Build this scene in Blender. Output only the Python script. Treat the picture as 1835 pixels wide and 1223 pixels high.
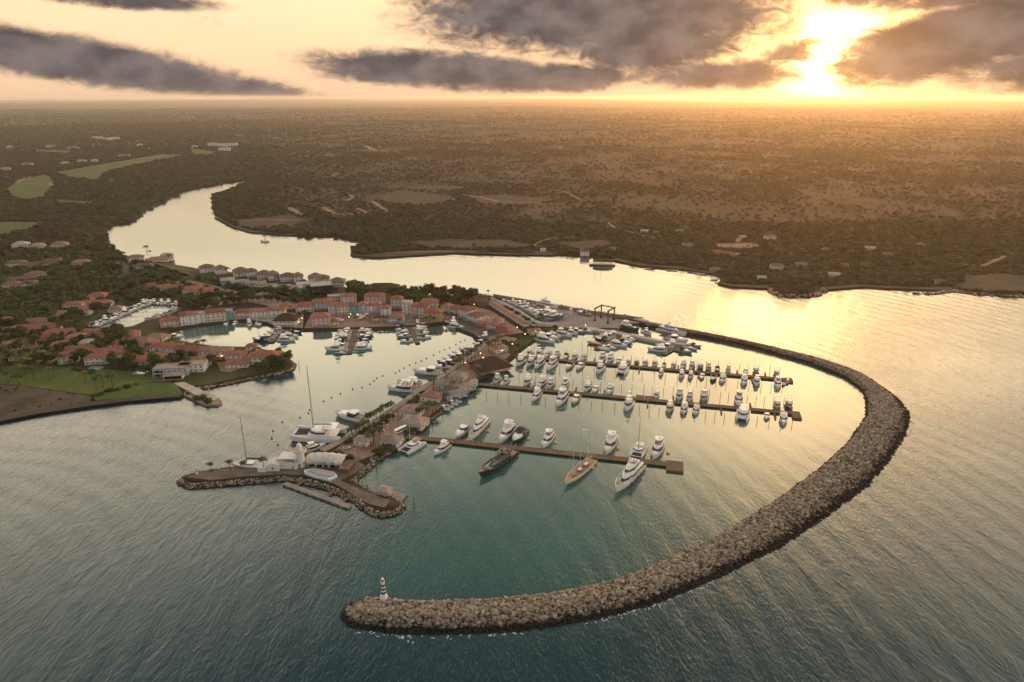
import bpy, bmesh, math, random
import numpy as np
from mathutils import Vector, Matrix
from mathutils import geometry as MG

for _o in list(bpy.data.objects):
    bpy.data.objects.remove(_o)
SC = bpy.context.scene
COL = SC.collection
R = math.radians

# ------------------------------------------------------------------ camera
CAM_H = 210.0
PITCH = 19.68
cd = bpy.data.cameras.new('camera')
cd.lens = 24.0
cd.sensor_width = 36.0
cd.clip_start = 1.0
cd.clip_end = 120000.0
cam = bpy.data.objects.new('camera', cd)
cam.location = (0, 0, CAM_H)
cam.rotation_euler = (R(90 - PITCH), 0, 0)
COL.objects.link(cam)
SC.camera = cam
F_PX, CX, CY = 1223.3, 917.5, 611.5


def ray(px, py):
    X = (px - CX) / F_PX
    Y = -(py - CY) / F_PX
    p = R(PITCH)
    return X, math.cos(p) + Y * math.sin(p), -math.sin(p) + Y * math.cos(p)


def P(px, py, z=0.0):
    """a measured photo point -> its place on the level z"""
    dx, dy, dz = ray(px, py)
    t = (z - CAM_H) / dz
    return Vector((dx * t, dy * t, z))


def AE(px, py):
    dx, dy, dz = ray(px, py)
    return math.atan2(dx, dy), math.atan2(dz, math.hypot(dx, dy))


# ------------------------------------------------------------------ node helpers
def nd(nt, typ, ins=None, **attrs):
    n = nt.nodes.new(typ)
    for k, v in attrs.items():
        setattr(n, k, v)
    for k, v in (ins or {}).items():
        s = n.inputs[k]
        if isinstance(v, bpy.types.NodeSocket):
            nt.links.new(v, s)
        else:
            s.default_value = v
    return n


def M_(nt, op, a, b=0.0, c=None, clamp=False):
    ins = {0: a, 1: b}
    if c is not None:
        ins[2] = c
    n = nd(nt, 'ShaderNodeMath', ins, operation=op)
    n.use_clamp = clamp
    return n.outputs[0]


def MIX(nt, fac, a, b, blend='MIX'):
    n = nt.nodes.new('ShaderNodeMix')
    n.data_type = 'RGBA'
    n.blend_type = blend
    for s, v in ((n.inputs[0], fac), (n.inputs[6], a), (n.inputs[7], b)):
        if isinstance(v, bpy.types.NodeSocket):
            nt.links.new(v, s)
        elif isinstance(v, (tuple, list)):
            s.default_value = (*v[:3], 1.0)
        else:
            s.default_value = v
    return n.outputs[2]


def RAMP(nt, fac, stops, interp='LINEAR'):
    n = nt.nodes.new('ShaderNodeValToRGB')
    cr = n.color_ramp
    cr.interpolation = interp
    while len(cr.elements) < len(stops):
        cr.elements.new(0.5)
    for e, (pos, c) in zip(cr.elements, stops):
        e.position = pos
        e.color = (*c[:3], 1.0) if isinstance(c, (tuple, list)) else (c, c, c, 1.0)
    if isinstance(fac, bpy.types.NodeSocket):
        nt.links.new(fac, n.inputs[0])
    return n.outputs[0]


def SMOOTH(nt, v, a, b):
    n = nd(nt, 'ShaderNodeMapRange', {0: v, 1: a, 2: b, 3: 0.0, 4: 1.0}, interpolation_type='SMOOTHSTEP')
    return n.outputs[0]


def NOISE(nt, vec, scale, detail=3.0, rough=0.55, dist=0.0):
    n = nd(nt, 'ShaderNodeTexNoise', {'Scale': scale, 'Detail': detail, 'Roughness': rough, 'Distortion': dist})
    if vec is not None:
        nt.links.new(vec, n.inputs['Vector'])
    return n.outputs['Fac']


def MAPV(nt, vec, scale=(1, 1, 1), rot=(0, 0, 0), loc=(0, 0, 0)):
    n = nd(nt, 'ShaderNodeMapping', {'Scale': scale, 'Rotation': rot, 'Location': loc})
    nt.links.new(vec, n.inputs['Vector'])
    return n.outputs[0]


# ------------------------------------------------------------------ sky (world), sun, exposure
SUN_AZ, SUN_EL = AE(1492, 96)
world = bpy.data.worlds.new('World')
SC.world = world
world.use_nodes = True
wt = world.node_tree
wt.nodes.clear()
tc = nd(wt, 'ShaderNodeTexCoord')
sep = nd(wt, 'ShaderNodeSeparateXYZ', {0: tc.outputs['Generated']})
sx, sy, sz = sep.outputs
az = M_(wt, 'MULTIPLY', M_(wt, 'ARCTAN2', sx, sy), 180 / math.pi)
el = M_(wt, 'MULTIPLY', M_(wt, 'ARCSINE', sz), 180 / math.pi)
sky = nd(wt, 'ShaderNodeTexSky', sky_type='NISHITA')
sky.sun_disc = False
sky.sun_elevation = max(SUN_EL, R(2.2))
sky.sun_rotation = SUN_AZ
sky.dust_density = 4.0
sky.air_density = 1.5
sunv = (math.sin(SUN_AZ) * math.cos(SUN_EL), math.cos(SUN_AZ) * math.cos(SUN_EL), math.sin(SUN_EL))
dt = nd(wt, 'ShaderNodeVectorMath', {0: tc.outputs['Generated'], 1: sunv}, operation='DOT_PRODUCT').outputs['Value']
ang = M_(wt, 'MULTIPLY', M_(wt, 'ARCCOSINE', M_(wt, 'MINIMUM', dt, 0.999999)), 180 / math.pi)
elf = M_(wt, 'DIVIDE', el, 90.0, clamp=True)
clear = RAMP(wt, elf, [(0.0, (.84, .56, .36)), (0.025, (.98, .68, .41)), (0.07, (1.00, .75, .47)), (0.12, (1.18, .93, .60)), (0.18, (2.5, 1.98, 1.25)), (0.295, (2.6, 2.16, 1.5)), (0.345, (1.3, 1.10, .86)),
                       (0.395, (.50, .47, .45)), (0.47, (.27, .28, .31)), (0.60, (.34, .35, .38)), (0.72, (.58, .58, .60)), (1.0, (.70, .70, .72))])
back = SMOOTH(wt, ang, 50.0, 150.0)
clear = MIX(wt, back, clear, (.34, .36, .40))
nis = nd(wt, 'ShaderNodeVectorMath', {0: sky.outputs[0], 1: (.05, .05, .05)}, operation='MULTIPLY').outputs[0]
clear = MIX(wt, 1.0, clear, nis, 'ADD')


def glow(amp, width, power, col):
    g = M_(wt, 'DIVIDE', ang, width)
    if power != 1:
        g = M_(wt, 'POWER', g, power)
    g = M_(wt, 'MULTIPLY', M_(wt, 'EXPONENT', M_(wt, 'MULTIPLY', g, -1.0)), amp)
    return nd(wt, 'ShaderNodeVectorMath', {0: col, 3: g}, operation='SCALE').outputs[0]


g1 = glow(0.55, 11.0, 1, (1.0, .48, .06))
g2 = glow(4.2, 2.5, 2, (1.0, .80, .40))
g3 = glow(1.6, 4.2, 1.6, (1.0, .62, .14))
# the lit sky high above the sun
ua = M_(wt, 'DIVIDE', M_(wt, 'SUBTRACT', az, math.degrees(SUN_AZ) + .5), 11.5)
ue = M_(wt, 'DIVIDE', M_(wt, 'SUBTRACT', el, 22.0), 11.0)
uu = M_(wt, 'EXPONENT', M_(wt, 'MULTIPLY', M_(wt, 'ADD', M_(wt, 'MULTIPLY', ua, ua), M_(wt, 'MULTIPLY', ue, ue)), -1.0))
g4 = nd(wt, 'ShaderNodeVectorMath', {0: (1.0, .50, .115), 3: M_(wt, 'MULTIPLY', uu, 3.0)}, operation='SCALE').outputs[0]
va = M_(wt, 'DIVIDE', M_(wt, 'ADD', az, 33.0), 15.0)
ve = M_(wt, 'DIVIDE', M_(wt, 'SUBTRACT', el, 32.0), 5.5)
vv = M_(wt, 'EXPONENT', M_(wt, 'MULTIPLY', M_(wt, 'ADD', M_(wt, 'MULTIPLY', va, va), M_(wt, 'MULTIPLY', ve, ve)), -1.0))
g4 = MIX(wt, 1.0, g4, nd(wt, 'ShaderNodeVectorMath', {0: (.92, .90, .84), 3: M_(wt, 'MULTIPLY', vv, 1.2)}, operation='SCALE').outputs[0], 'ADD')
glo = MIX(wt, 1.0, MIX(wt, 1.0, MIX(wt, 1.0, g1, g2, 'ADD'), g3, 'ADD'), g4, 'ADD')
clear_g = MIX(wt, 1.0, clear, glo, 'ADD')
# clouds: soft banks at their azimuth and elevation
BANKS = [(120, 104, 330, 36, 9.0, 1.0), (330, 140, 210, 22, 9.0, .8), (1080, 14, 360, 84, 0, 1.15), (1170, 84, 150, 50, 0, 1.0), (800, 128, 270, 34, 3, 1.1),
         (1000, 140, 170, 26, 0, .9), (1290, 134, 135, 28, 0, .85), (1730, 62, 200, 58, -14, 1.05), (1665, 100, 70, 26, -10, .7), (1418, 94, 30, 13, -12, .12),
         (1800, -30, 260, 42, 0, .9), (1250, -40, 420, 50, 0, 1.0), (240, 2, 110, 12, 0, .6), (-200, 60, 260, 40, 6, 1.0), (2100, 80, 260, 60, -8, 1.0)]
nv = nd(wt, 'ShaderNodeCombineXYZ', {0: M_(wt, 'MULTIPLY', az, .10), 1: M_(wt, 'MULTIPLY', el, .30), 2: 3.7}).outputs[0]
n1 = NOISE(wt, nv, 1.0, 7.0, .62, .35)
nv2 = nd(wt, 'ShaderNodeCombineXYZ', {0: M_(wt, 'MULTIPLY', az, .62), 1: M_(wt, 'MULTIPLY', el, 1.1), 2: 9.1}).outputs[0]
n2 = NOISE(wt, nv2, 1.0, 8.0, .64, .8)
fld = None
for bx, by, rx, ry, rot, wgt in BANKS:
    a0, e0 = AE(bx, by)
    a0, e0 = math.degrees(a0), math.degrees(e0)
    rx, ry = rx * .040, ry * .0405
    c, s = math.cos(R(-rot)), math.sin(R(-rot))
    da = M_(wt, 'SUBTRACT', az, a0)
    de = M_(wt, 'SUBTRACT', el, e0)
    u = M_(wt, 'DIVIDE', M_(wt, 'ADD', M_(wt, 'MULTIPLY', da, c), M_(wt, 'MULTIPLY', de, s)), rx)
    v = M_(wt, 'DIVIDE', M_(wt, 'SUBTRACT', M_(wt, 'MULTIPLY', de, c), M_(wt, 'MULTIPLY', da, s)), ry)
    d2 = M_(wt, 'ADD', M_(wt, 'MULTIPLY', u, u), M_(wt, 'MULTIPLY', v, v))
    e = M_(wt, 'MULTIPLY', M_(wt, 'SUBTRACT', 1.0, d2), wgt)
    e = M_(wt, 'MAXIMUM', e, -1.0)
    fld = e if fld is None else nd(wt, 'ShaderNodeMath', {0: fld, 1: e, 2: .25}, operation='SMOOTH_MAX').outputs[0]
dens = M_(wt, 'ADD', M_(wt, 'ADD', fld, .45), M_(wt, 'MULTIPLY', M_(wt, 'SUBTRACT', n1, .5), 1.7))
dens = M_(wt, 'ADD', dens, M_(wt, 'MULTIPLY', M_(wt, 'SUBTRACT', n2, .5), 1.5))
low = SMOOTH(wt, dens, -.32, .72)
# higher broken cloud overhead
hn = NOISE(wt, tc.outputs['Generated'], 3.2, 6.0, .6, .3)
high = M_(wt, 'MULTIPLY', SMOOTH(wt, hn, .44, .62), SMOOTH(wt, el, 12.0, 30.0))
high = M_(wt, 'MULTIPLY', high, .55)
cov = M_(wt, 'MAXIMUM', low, high)
thick = SMOOTH(wt, dens, -.05, 1.0)
core = MIX(wt, SMOOTH(wt, NOISE(wt, nv2, .55, 4.0, .5), .3, .7), (.092, .080, .084), (.205, .168, .160))
lit = MIX(wt, 1.0, (.80, .52, .33), g1, 'ADD')
ccol = MIX(wt, thick, lit, core)
ccol = MIX(wt, 1.0, ccol, glow(.55, 6.0, 1, (1.0, .42, .05)), 'ADD')
ccol = MIX(wt, SMOOTH(wt, el, 14.0, 34.0), ccol, (.40, .38, .37))
skyc = MIX(wt, cov, clear_g, ccol)
below = SMOOTH(wt, el, 0.0, -1.5)
skyc = MIX(wt, below, skyc, (.36, .25, .18))
bg = nd(wt, 'ShaderNodeBackground', {0: skyc, 1: 1.0})
wo = nd(wt, 'ShaderNodeOutputWorld')
wt.links.new(bg.outputs[0], wo.inputs[0])

sd = bpy.data.lights.new('sun', 'SUN')
sd.energy = 1.8
sd.angle = R(8.0)
sd.color = (1.0, .42, .09)
sun = bpy.data.objects.new('sun', sd)
_el = max(SUN_EL, R(2.6))
sun.rotation_euler = Vector((math.sin(SUN_AZ) * math.cos(_el), math.cos(SUN_AZ) * math.cos(_el), math.sin(_el))).to_track_quat('Z', 'Y').to_euler()
sun.location = (0, 0, 600)
COL.objects.link(sun)

SC.view_settings.view_transform = 'Standard'
SC.view_settings.look = 'None'
SC.view_settings.exposure = 0.14
SC.view_settings.gamma = 1.0
SC.cycles.use_denoising = True
SC.cycles.max_bounces = 6
SC.cycles.diffuse_bounces = 2
SC.cycles.glossy_bounces = 3
SC.cycles.transparent_max_bounces = 8
SC.cycles.volume_bounces = 1
SC.cycles.sample_clamp_indirect = 4.0

# ------------------------------------------------------------------ object helpers
rng = random.Random(7)
npr = np.random.default_rng(7)
COUNT = {}


def link(o, parent=None):
    COL.objects.link(o)
    if parent is not None:
        o.parent = parent
    return o


def tag(o, label=None, cat=None, group=None, kind=None):
    if label:
        o['label'] = label
    if cat:
        o['category'] = cat
    if group:
        o['group'] = group
    if kind:
        o['kind'] = kind
    return o


def empty(name, loc, rz=0.0, label=None, cat=None, group=None, scale=None):
    o = bpy.data.objects.new(name, None)
    o.empty_display_size = 0.5
    o.location = loc
    o.rotation_euler = (0, 0, rz)
    if scale is not None:
        o.scale = scale if isinstance(scale, (tuple, list)) else (scale,) * 3
    link(o)
    return tag(o, label, cat, group)


def part(name, me, parent, loc=None, rz=None, mats=None, scale=None):
    o = bpy.data.objects.new(name, me)
    if loc is not None:
        o.location = loc
    if rz is not None:
        o.rotation_euler = (0, 0, rz)
    if scale is not None:
        o.scale = scale
    link(o, parent)
    if mats:
        for i, m in mats.items():
            if i < len(o.material_slots) and m is not None:
                o.material_slots[i].link = 'OBJECT'
                o.material_slots[i].material = m
    return o


class MB:
    """collects faces, then becomes one mesh"""

    def __init__(self):
        self.v, self.f, self.m = [], [], []

    def face(self, pts, m=0):
        b = len(self.v)
        self.v += [tuple(p) for p in pts]
        self.f.append(tuple(range(b, b + len(pts))))
        self.m.append(m)

    def box(self, x0, x1, y0, y1, z0, z1, m=0, M=None):
        c = [(x0, y0, z0), (x1, y0, z0), (x1, y1, z0), (x0, y1, z0), (x0, y0, z1), (x1, y0, z1), (x1, y1, z1), (x0, y1, z1)]
        if M is not None:
            c = [tuple(M @ Vector(p)) for p in c]
        b = len(self.v)
        self.v += c
        for q in ((0, 3, 2, 1), (4, 5, 6, 7), (0, 1, 5, 4), (1, 2, 6, 5), (2, 3, 7, 6), (3, 0, 4, 7)):
            self.f.append(tuple(b + i for i in q))
            self.m.append(m)

    def loft(self, rings, m=0, closed=True, cap0=True, cap1=True):
        b = len(self.v)
        n = len(rings[0])
        for r in rings:
            self.v += [tuple(p) for p in r]
        for i in range(len(rings) - 1):
            for j in range(n if closed else n - 1):
                k = (j + 1) % n
                self.f.append((b + i * n + j, b + i * n + k, b + (i + 1) * n + k, b + (i + 1) * n + j))
                self.m.append(m)
        if cap0:
            self.f.append(tuple(b + j for j in reversed(range(n))))
            self.m.append(m)
        if cap1:
            self.f.append(tuple(b + (len(rings) - 1) * n + j for j in range(n)))
            self.m.append(m)

    def tube(self, pts, r, m=0, n=6):
        """round bar along points; r one radius or one per point"""
        pts = [Vector(p) for p in pts]
        rr = r if isinstance(r, (list, tuple)) else [r] * len(pts)
        rings = []
        for i, p in enumerate(pts):
            d = (pts[min(i + 1, len(pts) - 1)] - pts[max(i - 1, 0)]).normalized()
            a = d.cross(Vector((0, 0, 1)) if abs(d.z) < .9 else Vector((1, 0, 0))).normalized()
            c = d.cross(a)
            rings.append([p + (a * math.cos(t) + c * math.sin(t)) * rr[i] for t in (2 * math.pi * k / n for k in range(n))])
        self.loft(rings, m)

    def lathe(self, prof, m=0, n=12, c=(0, 0, 0)):
        self.loft([[(c[0] + r * math.cos(2 * math.pi * k / n), c[1] + r * math.sin(2 * math.pi * k / n), c[2] + z) for k in range(n)] for r, z in prof], m)

    def mesh(self, name, mats, smooth=False, fix=True):
        me = bpy.data.meshes.new(name)
        me.from_pydata(self.v, [], self.f)
        for mt in mats:
            me.materials.append(mt)
        if len(mats) > 1:
            me.polygons.foreach_set('material_index', self.m)
        if fix:
            bm = bmesh.new()
            bm.from_mesh(me)
            bmesh.ops.recalc_face_normals(bm, faces=bm.faces)
            bm.to_mesh(me)
            bm.free()
        if smooth:
            me.shade_smooth()
        me.update()
        return me


def np_mesh(name, V, Fc, mats, mi=None, smooth=False):
    """big mesh from numpy arrays: all faces the same number of corners"""
    me = bpy.data.meshes.new(name)
    k = Fc.shape[1]
    me.vertices.add(len(V))
    me.vertices.foreach_set('co', V.astype(np.float32).ravel())
    me.loops.add(Fc.size)
    me.loops.foreach_set('vertex_index', Fc.astype(np.int32).ravel())
    me.polygons.add(len(Fc))
    me.polygons.foreach_set('loop_start', np.arange(0, Fc.size, k, dtype=np.int32))
    me.polygons.foreach_set('loop_total', np.full(len(Fc), k, dtype=np.int32))
    for mt in mats:
        me.materials.append(mt)
    if mi is not None:
        me.polygons.foreach_set('material_index', mi.astype(np.int32))
    me.update(calc_edges=True)
    if smooth:
        me.shade_smooth()
    return me


def inside(poly, X, Y):
    """points in polygon (numpy)"""
    X, Y = np.asarray(X), np.asarray(Y)
    res = np.zeros(X.shape, bool)
    n = len(poly)
    j = n - 1
    for i in range(n):
        xi, yi = poly[i][0], poly[i][1]
        xj, yj = poly[j][0], poly[j][1]
        if yi != yj:
            c = ((yi > Y) != (yj > Y)) & (X < (xj - xi) * (Y - yi) / (yj - yi) + xi)
            res ^= c
        j = i
    return res


def dist_poly(poly, X, Y, closed=True):
    X, Y = np.asarray(X, float), np.asarray(Y, float)
    best = np.full(X.shape, 1e18)
    n = len(poly)
    for i in range(n if closed else n - 1):
        ax, ay = poly[i][0], poly[i][1]
        bx, by = poly[(i + 1) % n][0], poly[(i + 1) % n][1]
        dx, dy = bx - ax, by - ay
        L = dx * dx + dy * dy + 1e-9
        t = np.clip(((X - ax) * dx + (Y - ay) * dy) / L, 0, 1)
        best = np.minimum(best, (X - ax - t * dx) ** 2 + (Y - ay - t * dy) ** 2)
    return np.sqrt(best)


# ------------------------------------------------------------------ materials
def new_mat(name):
    m = bpy.data.materials.new(name)
    m.use_nodes = True
    nt = m.node_tree
    nt.nodes.clear()
    out = nd(nt, 'ShaderNodeOutputMaterial')
    bs = nd(nt, 'ShaderNodeBsdfPrincipled')
    nt.links.new(bs.outputs[0], out.inputs[0])
    return m, nt, bs


def setc(nt, bs, c, rough=None, spec=None, metal=None):
    if isinstance(c, bpy.types.NodeSocket):
        nt.links.new(c, bs.inputs['Base Color'])
    else:
        bs.inputs['Base Color'].default_value = (*c, 1)
    if rough is not None:
        bs.inputs['Roughness'].default_value = rough
    if spec is not None:
        bs.inputs['Specular IOR Level'].default_value = spec
    if metal is not None:
        bs.inputs['Metallic'].default_value = metal


def paint(name, c, rough=.5, var=.12, scale=1.2, spec=.4, metal=0.0, rnd=.0, dirt=None):
    """a coloured surface with faint uneven wear"""
    m, nt, bs = new_mat(name)
    t = nd(nt, 'ShaderNodeTexCoord')
    n = NOISE(nt, t.outputs['Object'], scale, 4.0, .6)
    dk = tuple(x * (1 - var * 2) for x in c)
    lt = tuple(min(1, x * (1 + var)) for x in c)
    col = RAMP(nt, n, [(.3, dk), (.7, lt)])
    if dirt:
        n2 = NOISE(nt, t.outputs['Object'], scale * .35, 5.0, .65)
        col = MIX(nt, M_(nt, 'MULTIPLY', SMOOTH(nt, n2, .5, .7), .6), col, dirt)
    if rnd:
        oi = nd(nt, 'ShaderNodeObjectInfo')
        k = M_(nt, 'ADD', M_(nt, 'MULTIPLY', oi.outputs['Random'], 2 * rnd), 1 - rnd)
        col = nd(nt, 'ShaderNodeVectorMath', {0: col, 3: k}, operation='SCALE').outputs[0]
    setc(nt, bs, col, rough, spec, metal)
    return m


MT = {}


def world_pos(nt):
    return nd(nt, 'ShaderNodeNewGeometry').outputs['Position']


def ground_mat(name, cols, scale, rough=.95, fine=1.0, bump=0.0, stripe=None):
    """soil, grass or paving: two scales of noise over three real colours"""
    m, nt, bs = new_mat(name)
    pos = world_pos(nt)
    a = NOISE(nt, pos, scale, 6.0, .62, .4)
    col = RAMP(nt, a, [(.32, cols[0]), (.5, cols[1]), (.66, cols[2])])
    b = NOISE(nt, pos, fine, 4.0, .7)
    col = nd(nt, 'ShaderNodeVectorMath', {0: col, 3: M_(nt, 'ADD', M_(nt, 'MULTIPLY', b, 1.1), .45)}, operation='SCALE').outputs[0]
    if stripe:
        w = nd(nt, 'ShaderNodeTexBrick', {'Scale': stripe, 'Color1': (1, 1, 1, 1), 'Color2': (.82, .82, .82, 1), 'Mortar': (.6, .6, .6, 1), 'Mortar Size': .03})
        nt.links.new(pos, w.inputs['Vector'])
        col = MIX(nt, 1.0, col, w.outputs[0], 'MULTIPLY')
    setc(nt, bs, col, rough, .2)
    if bump:
        bn = nd(nt, 'ShaderNodeBump', {'Strength': 1.0, 'Distance': bump, 'Height': b})
        nt.links.new(bn.outputs[0], bs.inputs['Normal'])
    return m


MT['soil'] = ground_mat('dry_soil', [(.028, .022, .013), (.044, .031, .020), (.068, .046, .031)], .006, fine=.12)
MT['lawn'] = ground_mat('lawn_grass', [(.058, .084, .017), (.088, .110, .024), (.135, .125, .040)], .03, fine=.35)
MT['grove'] = ground_mat('dark_grass', [(.032, .046, .012), (.050, .060, .016), (.080, .068, .030)], .03, fine=.35)  # dark green ground cover of groves and gardens
MT['bright_lawn'] = ground_mat('bright_grass', [(.050, .088, .018), (.072, .112, .025), (.105, .125, .036)], .03, fine=.3)
MT['fairway'] = ground_mat('fairway_grass', [(.050, .074, .020), (.070, .096, .026), (.120, .112, .048)], .022, fine=.08)
MT['far_bare'] = ground_mat('far_bare_soil', [(.044, .036, .022), (.062, .046, .031), (.086, .062, .044)], .02, fine=.15)
MT['mud'] = ground_mat('wet_mud', [(.040, .032, .024), (.058, .046, .034), (.075, .058, .042)], .05, fine=.5, rough=.8)
MT['scrubland'] = ground_mat('bare_scrubland', [(.036, .044, .018), (.082, .064, .042), (.120, .090, .065)], .05, fine=.4)
MT['dirt'] = ground_mat('dirt_track', [(.20, .125, .075), (.26, .165, .10), (.30, .20, .13)], .05, fine=.3)
MT['asphalt'] = ground_mat('asphalt', [(.060, .055, .050), (.085, .078, .070), (.105, .095, .085)], .05, fine=.5)
MT['paving'] = ground_mat('brick_paving', [(.24, .150, .115), (.31, .20, .155), (.38, .26, .205)], .08, fine=.8, stripe=.5)
MT['concrete'] = ground_mat('concrete', [(.20, .175, .15), (.27, .235, .20), (.33, .29, .25)], .08, fine=.6)
MT['pale_concrete'] = ground_mat('pale_concrete', [(.36, .31, .26), (.44, .38, .32), (.50, .44, .38)], .08, fine=.6)
MT['planks'] = ground_mat('weathered_planks', [(.15, .095, .062), (.20, .13, .088), (.25, .17, .12)], .15, fine=1.2, stripe=.6)
MT['white_gel'] = paint('white_gelcoat', (.78, .76, .74), .25, .04, .25, .5, rnd=.06)
MT['cream_gel'] = paint('cream_gelcoat', (.70, .64, .54), .3, .05, .25, .5, rnd=.06)
MT['grey_gel'] = paint('grey_gelcoat', (.33, .35, .37), .3, .05, .25, .5)
MT['charcoal'] = paint('charcoal_paint', (.045, .045, .045), .22, .06, .25, .5)
MT['navy'] = paint('navy_hull_paint', (.025, .045, .11), .25, .06, .25, .5)
MT['blue'] = paint('blue_hull_paint', (.05, .12, .26), .3, .06, .25, .5)
MT['teal'] = paint('teal_hull_paint', (.14, .36, .34), .3, .06, .25, .5)
MT['orange'] = paint('orange_hull_paint', (.55, .10, .03), .35, .06, .25, .5)
MT['red'] = paint('red_canvas', (.34, .035, .03), .7, .1, .4)
MT['antifoul'] = paint('dark_antifouling', (.03, .035, .045), .5, .1, .6)
MT['teak'] = paint('teak_deck', (.30, .18, .10), .6, .12, .9, rnd=.1)
MT['grey_deck'] = paint('grey_nonslip_deck', (.52, .50, .47), .7, .08, .8, rnd=.08)
MT['tan'] = paint('tan_upholstery', (.36, .27, .19), .8, .1, .8)
MT['canvas_dark'] = paint('dark_canvas', (.03, .035, .05), .85, .15, .6)
MT['metal'] = paint('brushed_metal', (.55, .54, .52), .3, .05, 1.0, metal=.8)
MT['mast_white'] = paint('white_spar', (.72, .68, .62), .35, .05, .5)
MT['mast_dark'] = paint('dark_spar', (.10, .09, .08), .4, .05, .5)
MT['rubber'] = paint('black_rubber', (.02, .02, .02), .7, .1, 1.0)
MT['pile'] = paint('tarred_pile_wood', (.050, .040, .032), .8, .2, .8)
MT['white_wall'] = paint('white_stucco', (.72, .69, .66), .85, .07, .25, .2, dirt=(.52, .48, .43))
MT['thatch'] = paint('brown_thatch', (.085, .052, .036), .95, .25, .9, .1)
MT['rust_steel'] = paint('rusty_lift_steel', (.16, .085, .055), .7, .15, .6)
MT['umbrella'] = paint('cream_canvas', (.62, .56, .48), .9, .05, .5)
MT['black_paint'] = paint('black_paint', (.03, .025, .025), .5, .1, 1.0)
MT['stone'] = paint('pale_boulder', (.34, .24, .155), .95, .2, .5, .15)


def glass(name, c=(.012, .016, .02)):
    m, nt, bs = new_mat(name)
    setc(nt, bs, c, .06, .8)
    return m


MT['glass'] = glass('dark_glass')


def emis(name, c, s):
    m, nt, bs = new_mat(name)
    setc(nt, bs, c, .4)
    bs.inputs['Emission Color'].default_value = (*c, 1)
    bs.inputs['Emission Strength'].default_value = s
    return m


MT['lamp'] = emis('warm_lamp_globe', (1.0, .55, .18), 9.0)


# ------------------------------------------------------------------ the land: shoreline measured along the coast
def rough_line(pts, step=14.0, amp=2.0, seed=1):
    rg = random.Random(seed)
    out = []
    for a, b in zip(pts[:-1], pts[1:]):
        L = (b - a).length
        k = max(1, int(L / step))
        nrm = Vector((-(b - a).y, (b - a).x, 0)).normalized() if L > 0 else Vector((0, 0, 0))
        for i in range(k):
            p = a.lerp(b, i / k)
            if i:
                p = p + nrm * rg.uniform(-amp, amp)
            out.append(p)
    out.append(pts[-1])
    return out


def PL(lst, z=0.0):
    return [P(x, y, z) for x, y in lst]


LAND_Z = 1.8
west_beach = PL([(-900, 990), (-420, 840), (-200, 794), (0, 757), (69, 744), (160, 730), (229, 721), (327, 713)])
town_s = PL([(336, 700), (380, 694), (430, 684), (458, 678), (494, 672), (522, 664), (527, 656), (515, 645), (497, 634)])
basin = PL([(470, 629), (440, 625), (386, 624), (326, 615), (310, 608), (303, 594), (321, 590), (361, 584), (404, 579), (440, 577), (479, 582), (494, 590),
            (545, 593), (620, 592), (707, 590), (760, 586), (794, 581), (806, 584), (822, 593), (846, 602), (850, 608), (872, 618)])
mole = PL([(839, 645.5), (793, 678), (763, 696), (727, 723), (683, 753), (646, 776), (614, 795), (596, 806), (575, 814), (553, 818), (520, 824), (461, 838), (394, 845), (351, 852), (328, 860),
           (325, 866), (343, 873), (379, 870.5), (453, 864.5), (505, 859.5), (540, 862), (592, 877), (638, 897), (658, 915), (681, 925), (708, 921), (719, 911), (714, 902), (700, 895), (669, 889), (640, 873),
           (630, 864), (651, 847), (667, 833), (664, 826), (680, 822), (702, 807), (722, 790), (754, 767), (784, 744), (830, 712), (850, 698), (889, 665), (919, 643)])
yard = PL([(932, 630), (945, 620), (957, 612), (962, 604), (998, 597), (1040, 590), (1056, 593), (1112, 594), (1117, 584), (1150, 584)])
outer_w = PL([(1150, 575), (1062, 563.5), (1000, 552.5), (940, 543), (896, 537), (855, 532)])
north_town = PL([(800, 532), (720, 533), (690, 527), (650, 524), (620, 521), (560, 510), (500, 500), (450, 493), (400, 489), (350, 483), (313, 477), (270, 467), (230, 461), (212, 455), (200, 444), (192, 428)])
left_bank = PL([(187, 419), (196, 407), (236, 398), (253, 385), (258, 378), (271, 372), (281, 365), (333, 343), (361, 337), (414, 328), (455, 322), (466, 320.4)])
right_bank = PL([(450, 324), (436, 329), (406, 345), (381, 353), (380, 371), (388, 393), (416, 408), (449, 418), (530, 424), (600, 425), (640, 432), (644, 440), (628, 446), (632, 461),
                 (682, 464), (737, 460), (814, 455), (890, 458), (991, 459), (1042, 458), (1100, 468), (1150, 479), (1221, 484), (1277, 493), (1296, 499), (1286, 510), (1310, 516), (1381, 519),
                 (1393, 531), (1419, 532), (1460, 531), (1475, 521), (1542, 516), (1590, 519), (1650, 521), (1706, 522), (1747, 527), (1835, 532), (2000, 545), (2300, 562)])
far_r = [Vector((6000, 900, 0)), Vector((42000, 3000, 0)), Vector((42000, 42000, 0)), Vector((-42000, 42000, 0)), Vector((-42000, 2000, 0)), Vector((-5000, 500, 0)), Vector((-1500, 300, 0))]
shore = (rough_line(west_beach, 15, 1.2, 1) + town_s + basin + rough_line(mole, 9, .35, 3) + yard + outer_w + rough_line(north_town, 14, 1.5, 4) + rough_line(left_bank, 16, 2.5, 5)
         + rough_line(right_bank, 14, 2.5, 6) + far_r)
LAND = [(p.x, p.y) for p in shore]
canal = [(p.x, p.y) for p in PL([(150, 591), (187, 569), (227, 546.5), (262, 541), (318, 544), (330, 552), (306, 568), (262, 578), (238, 588), (200, 592), (165, 596)])]
AREA = [p for p in LAND]


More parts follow.
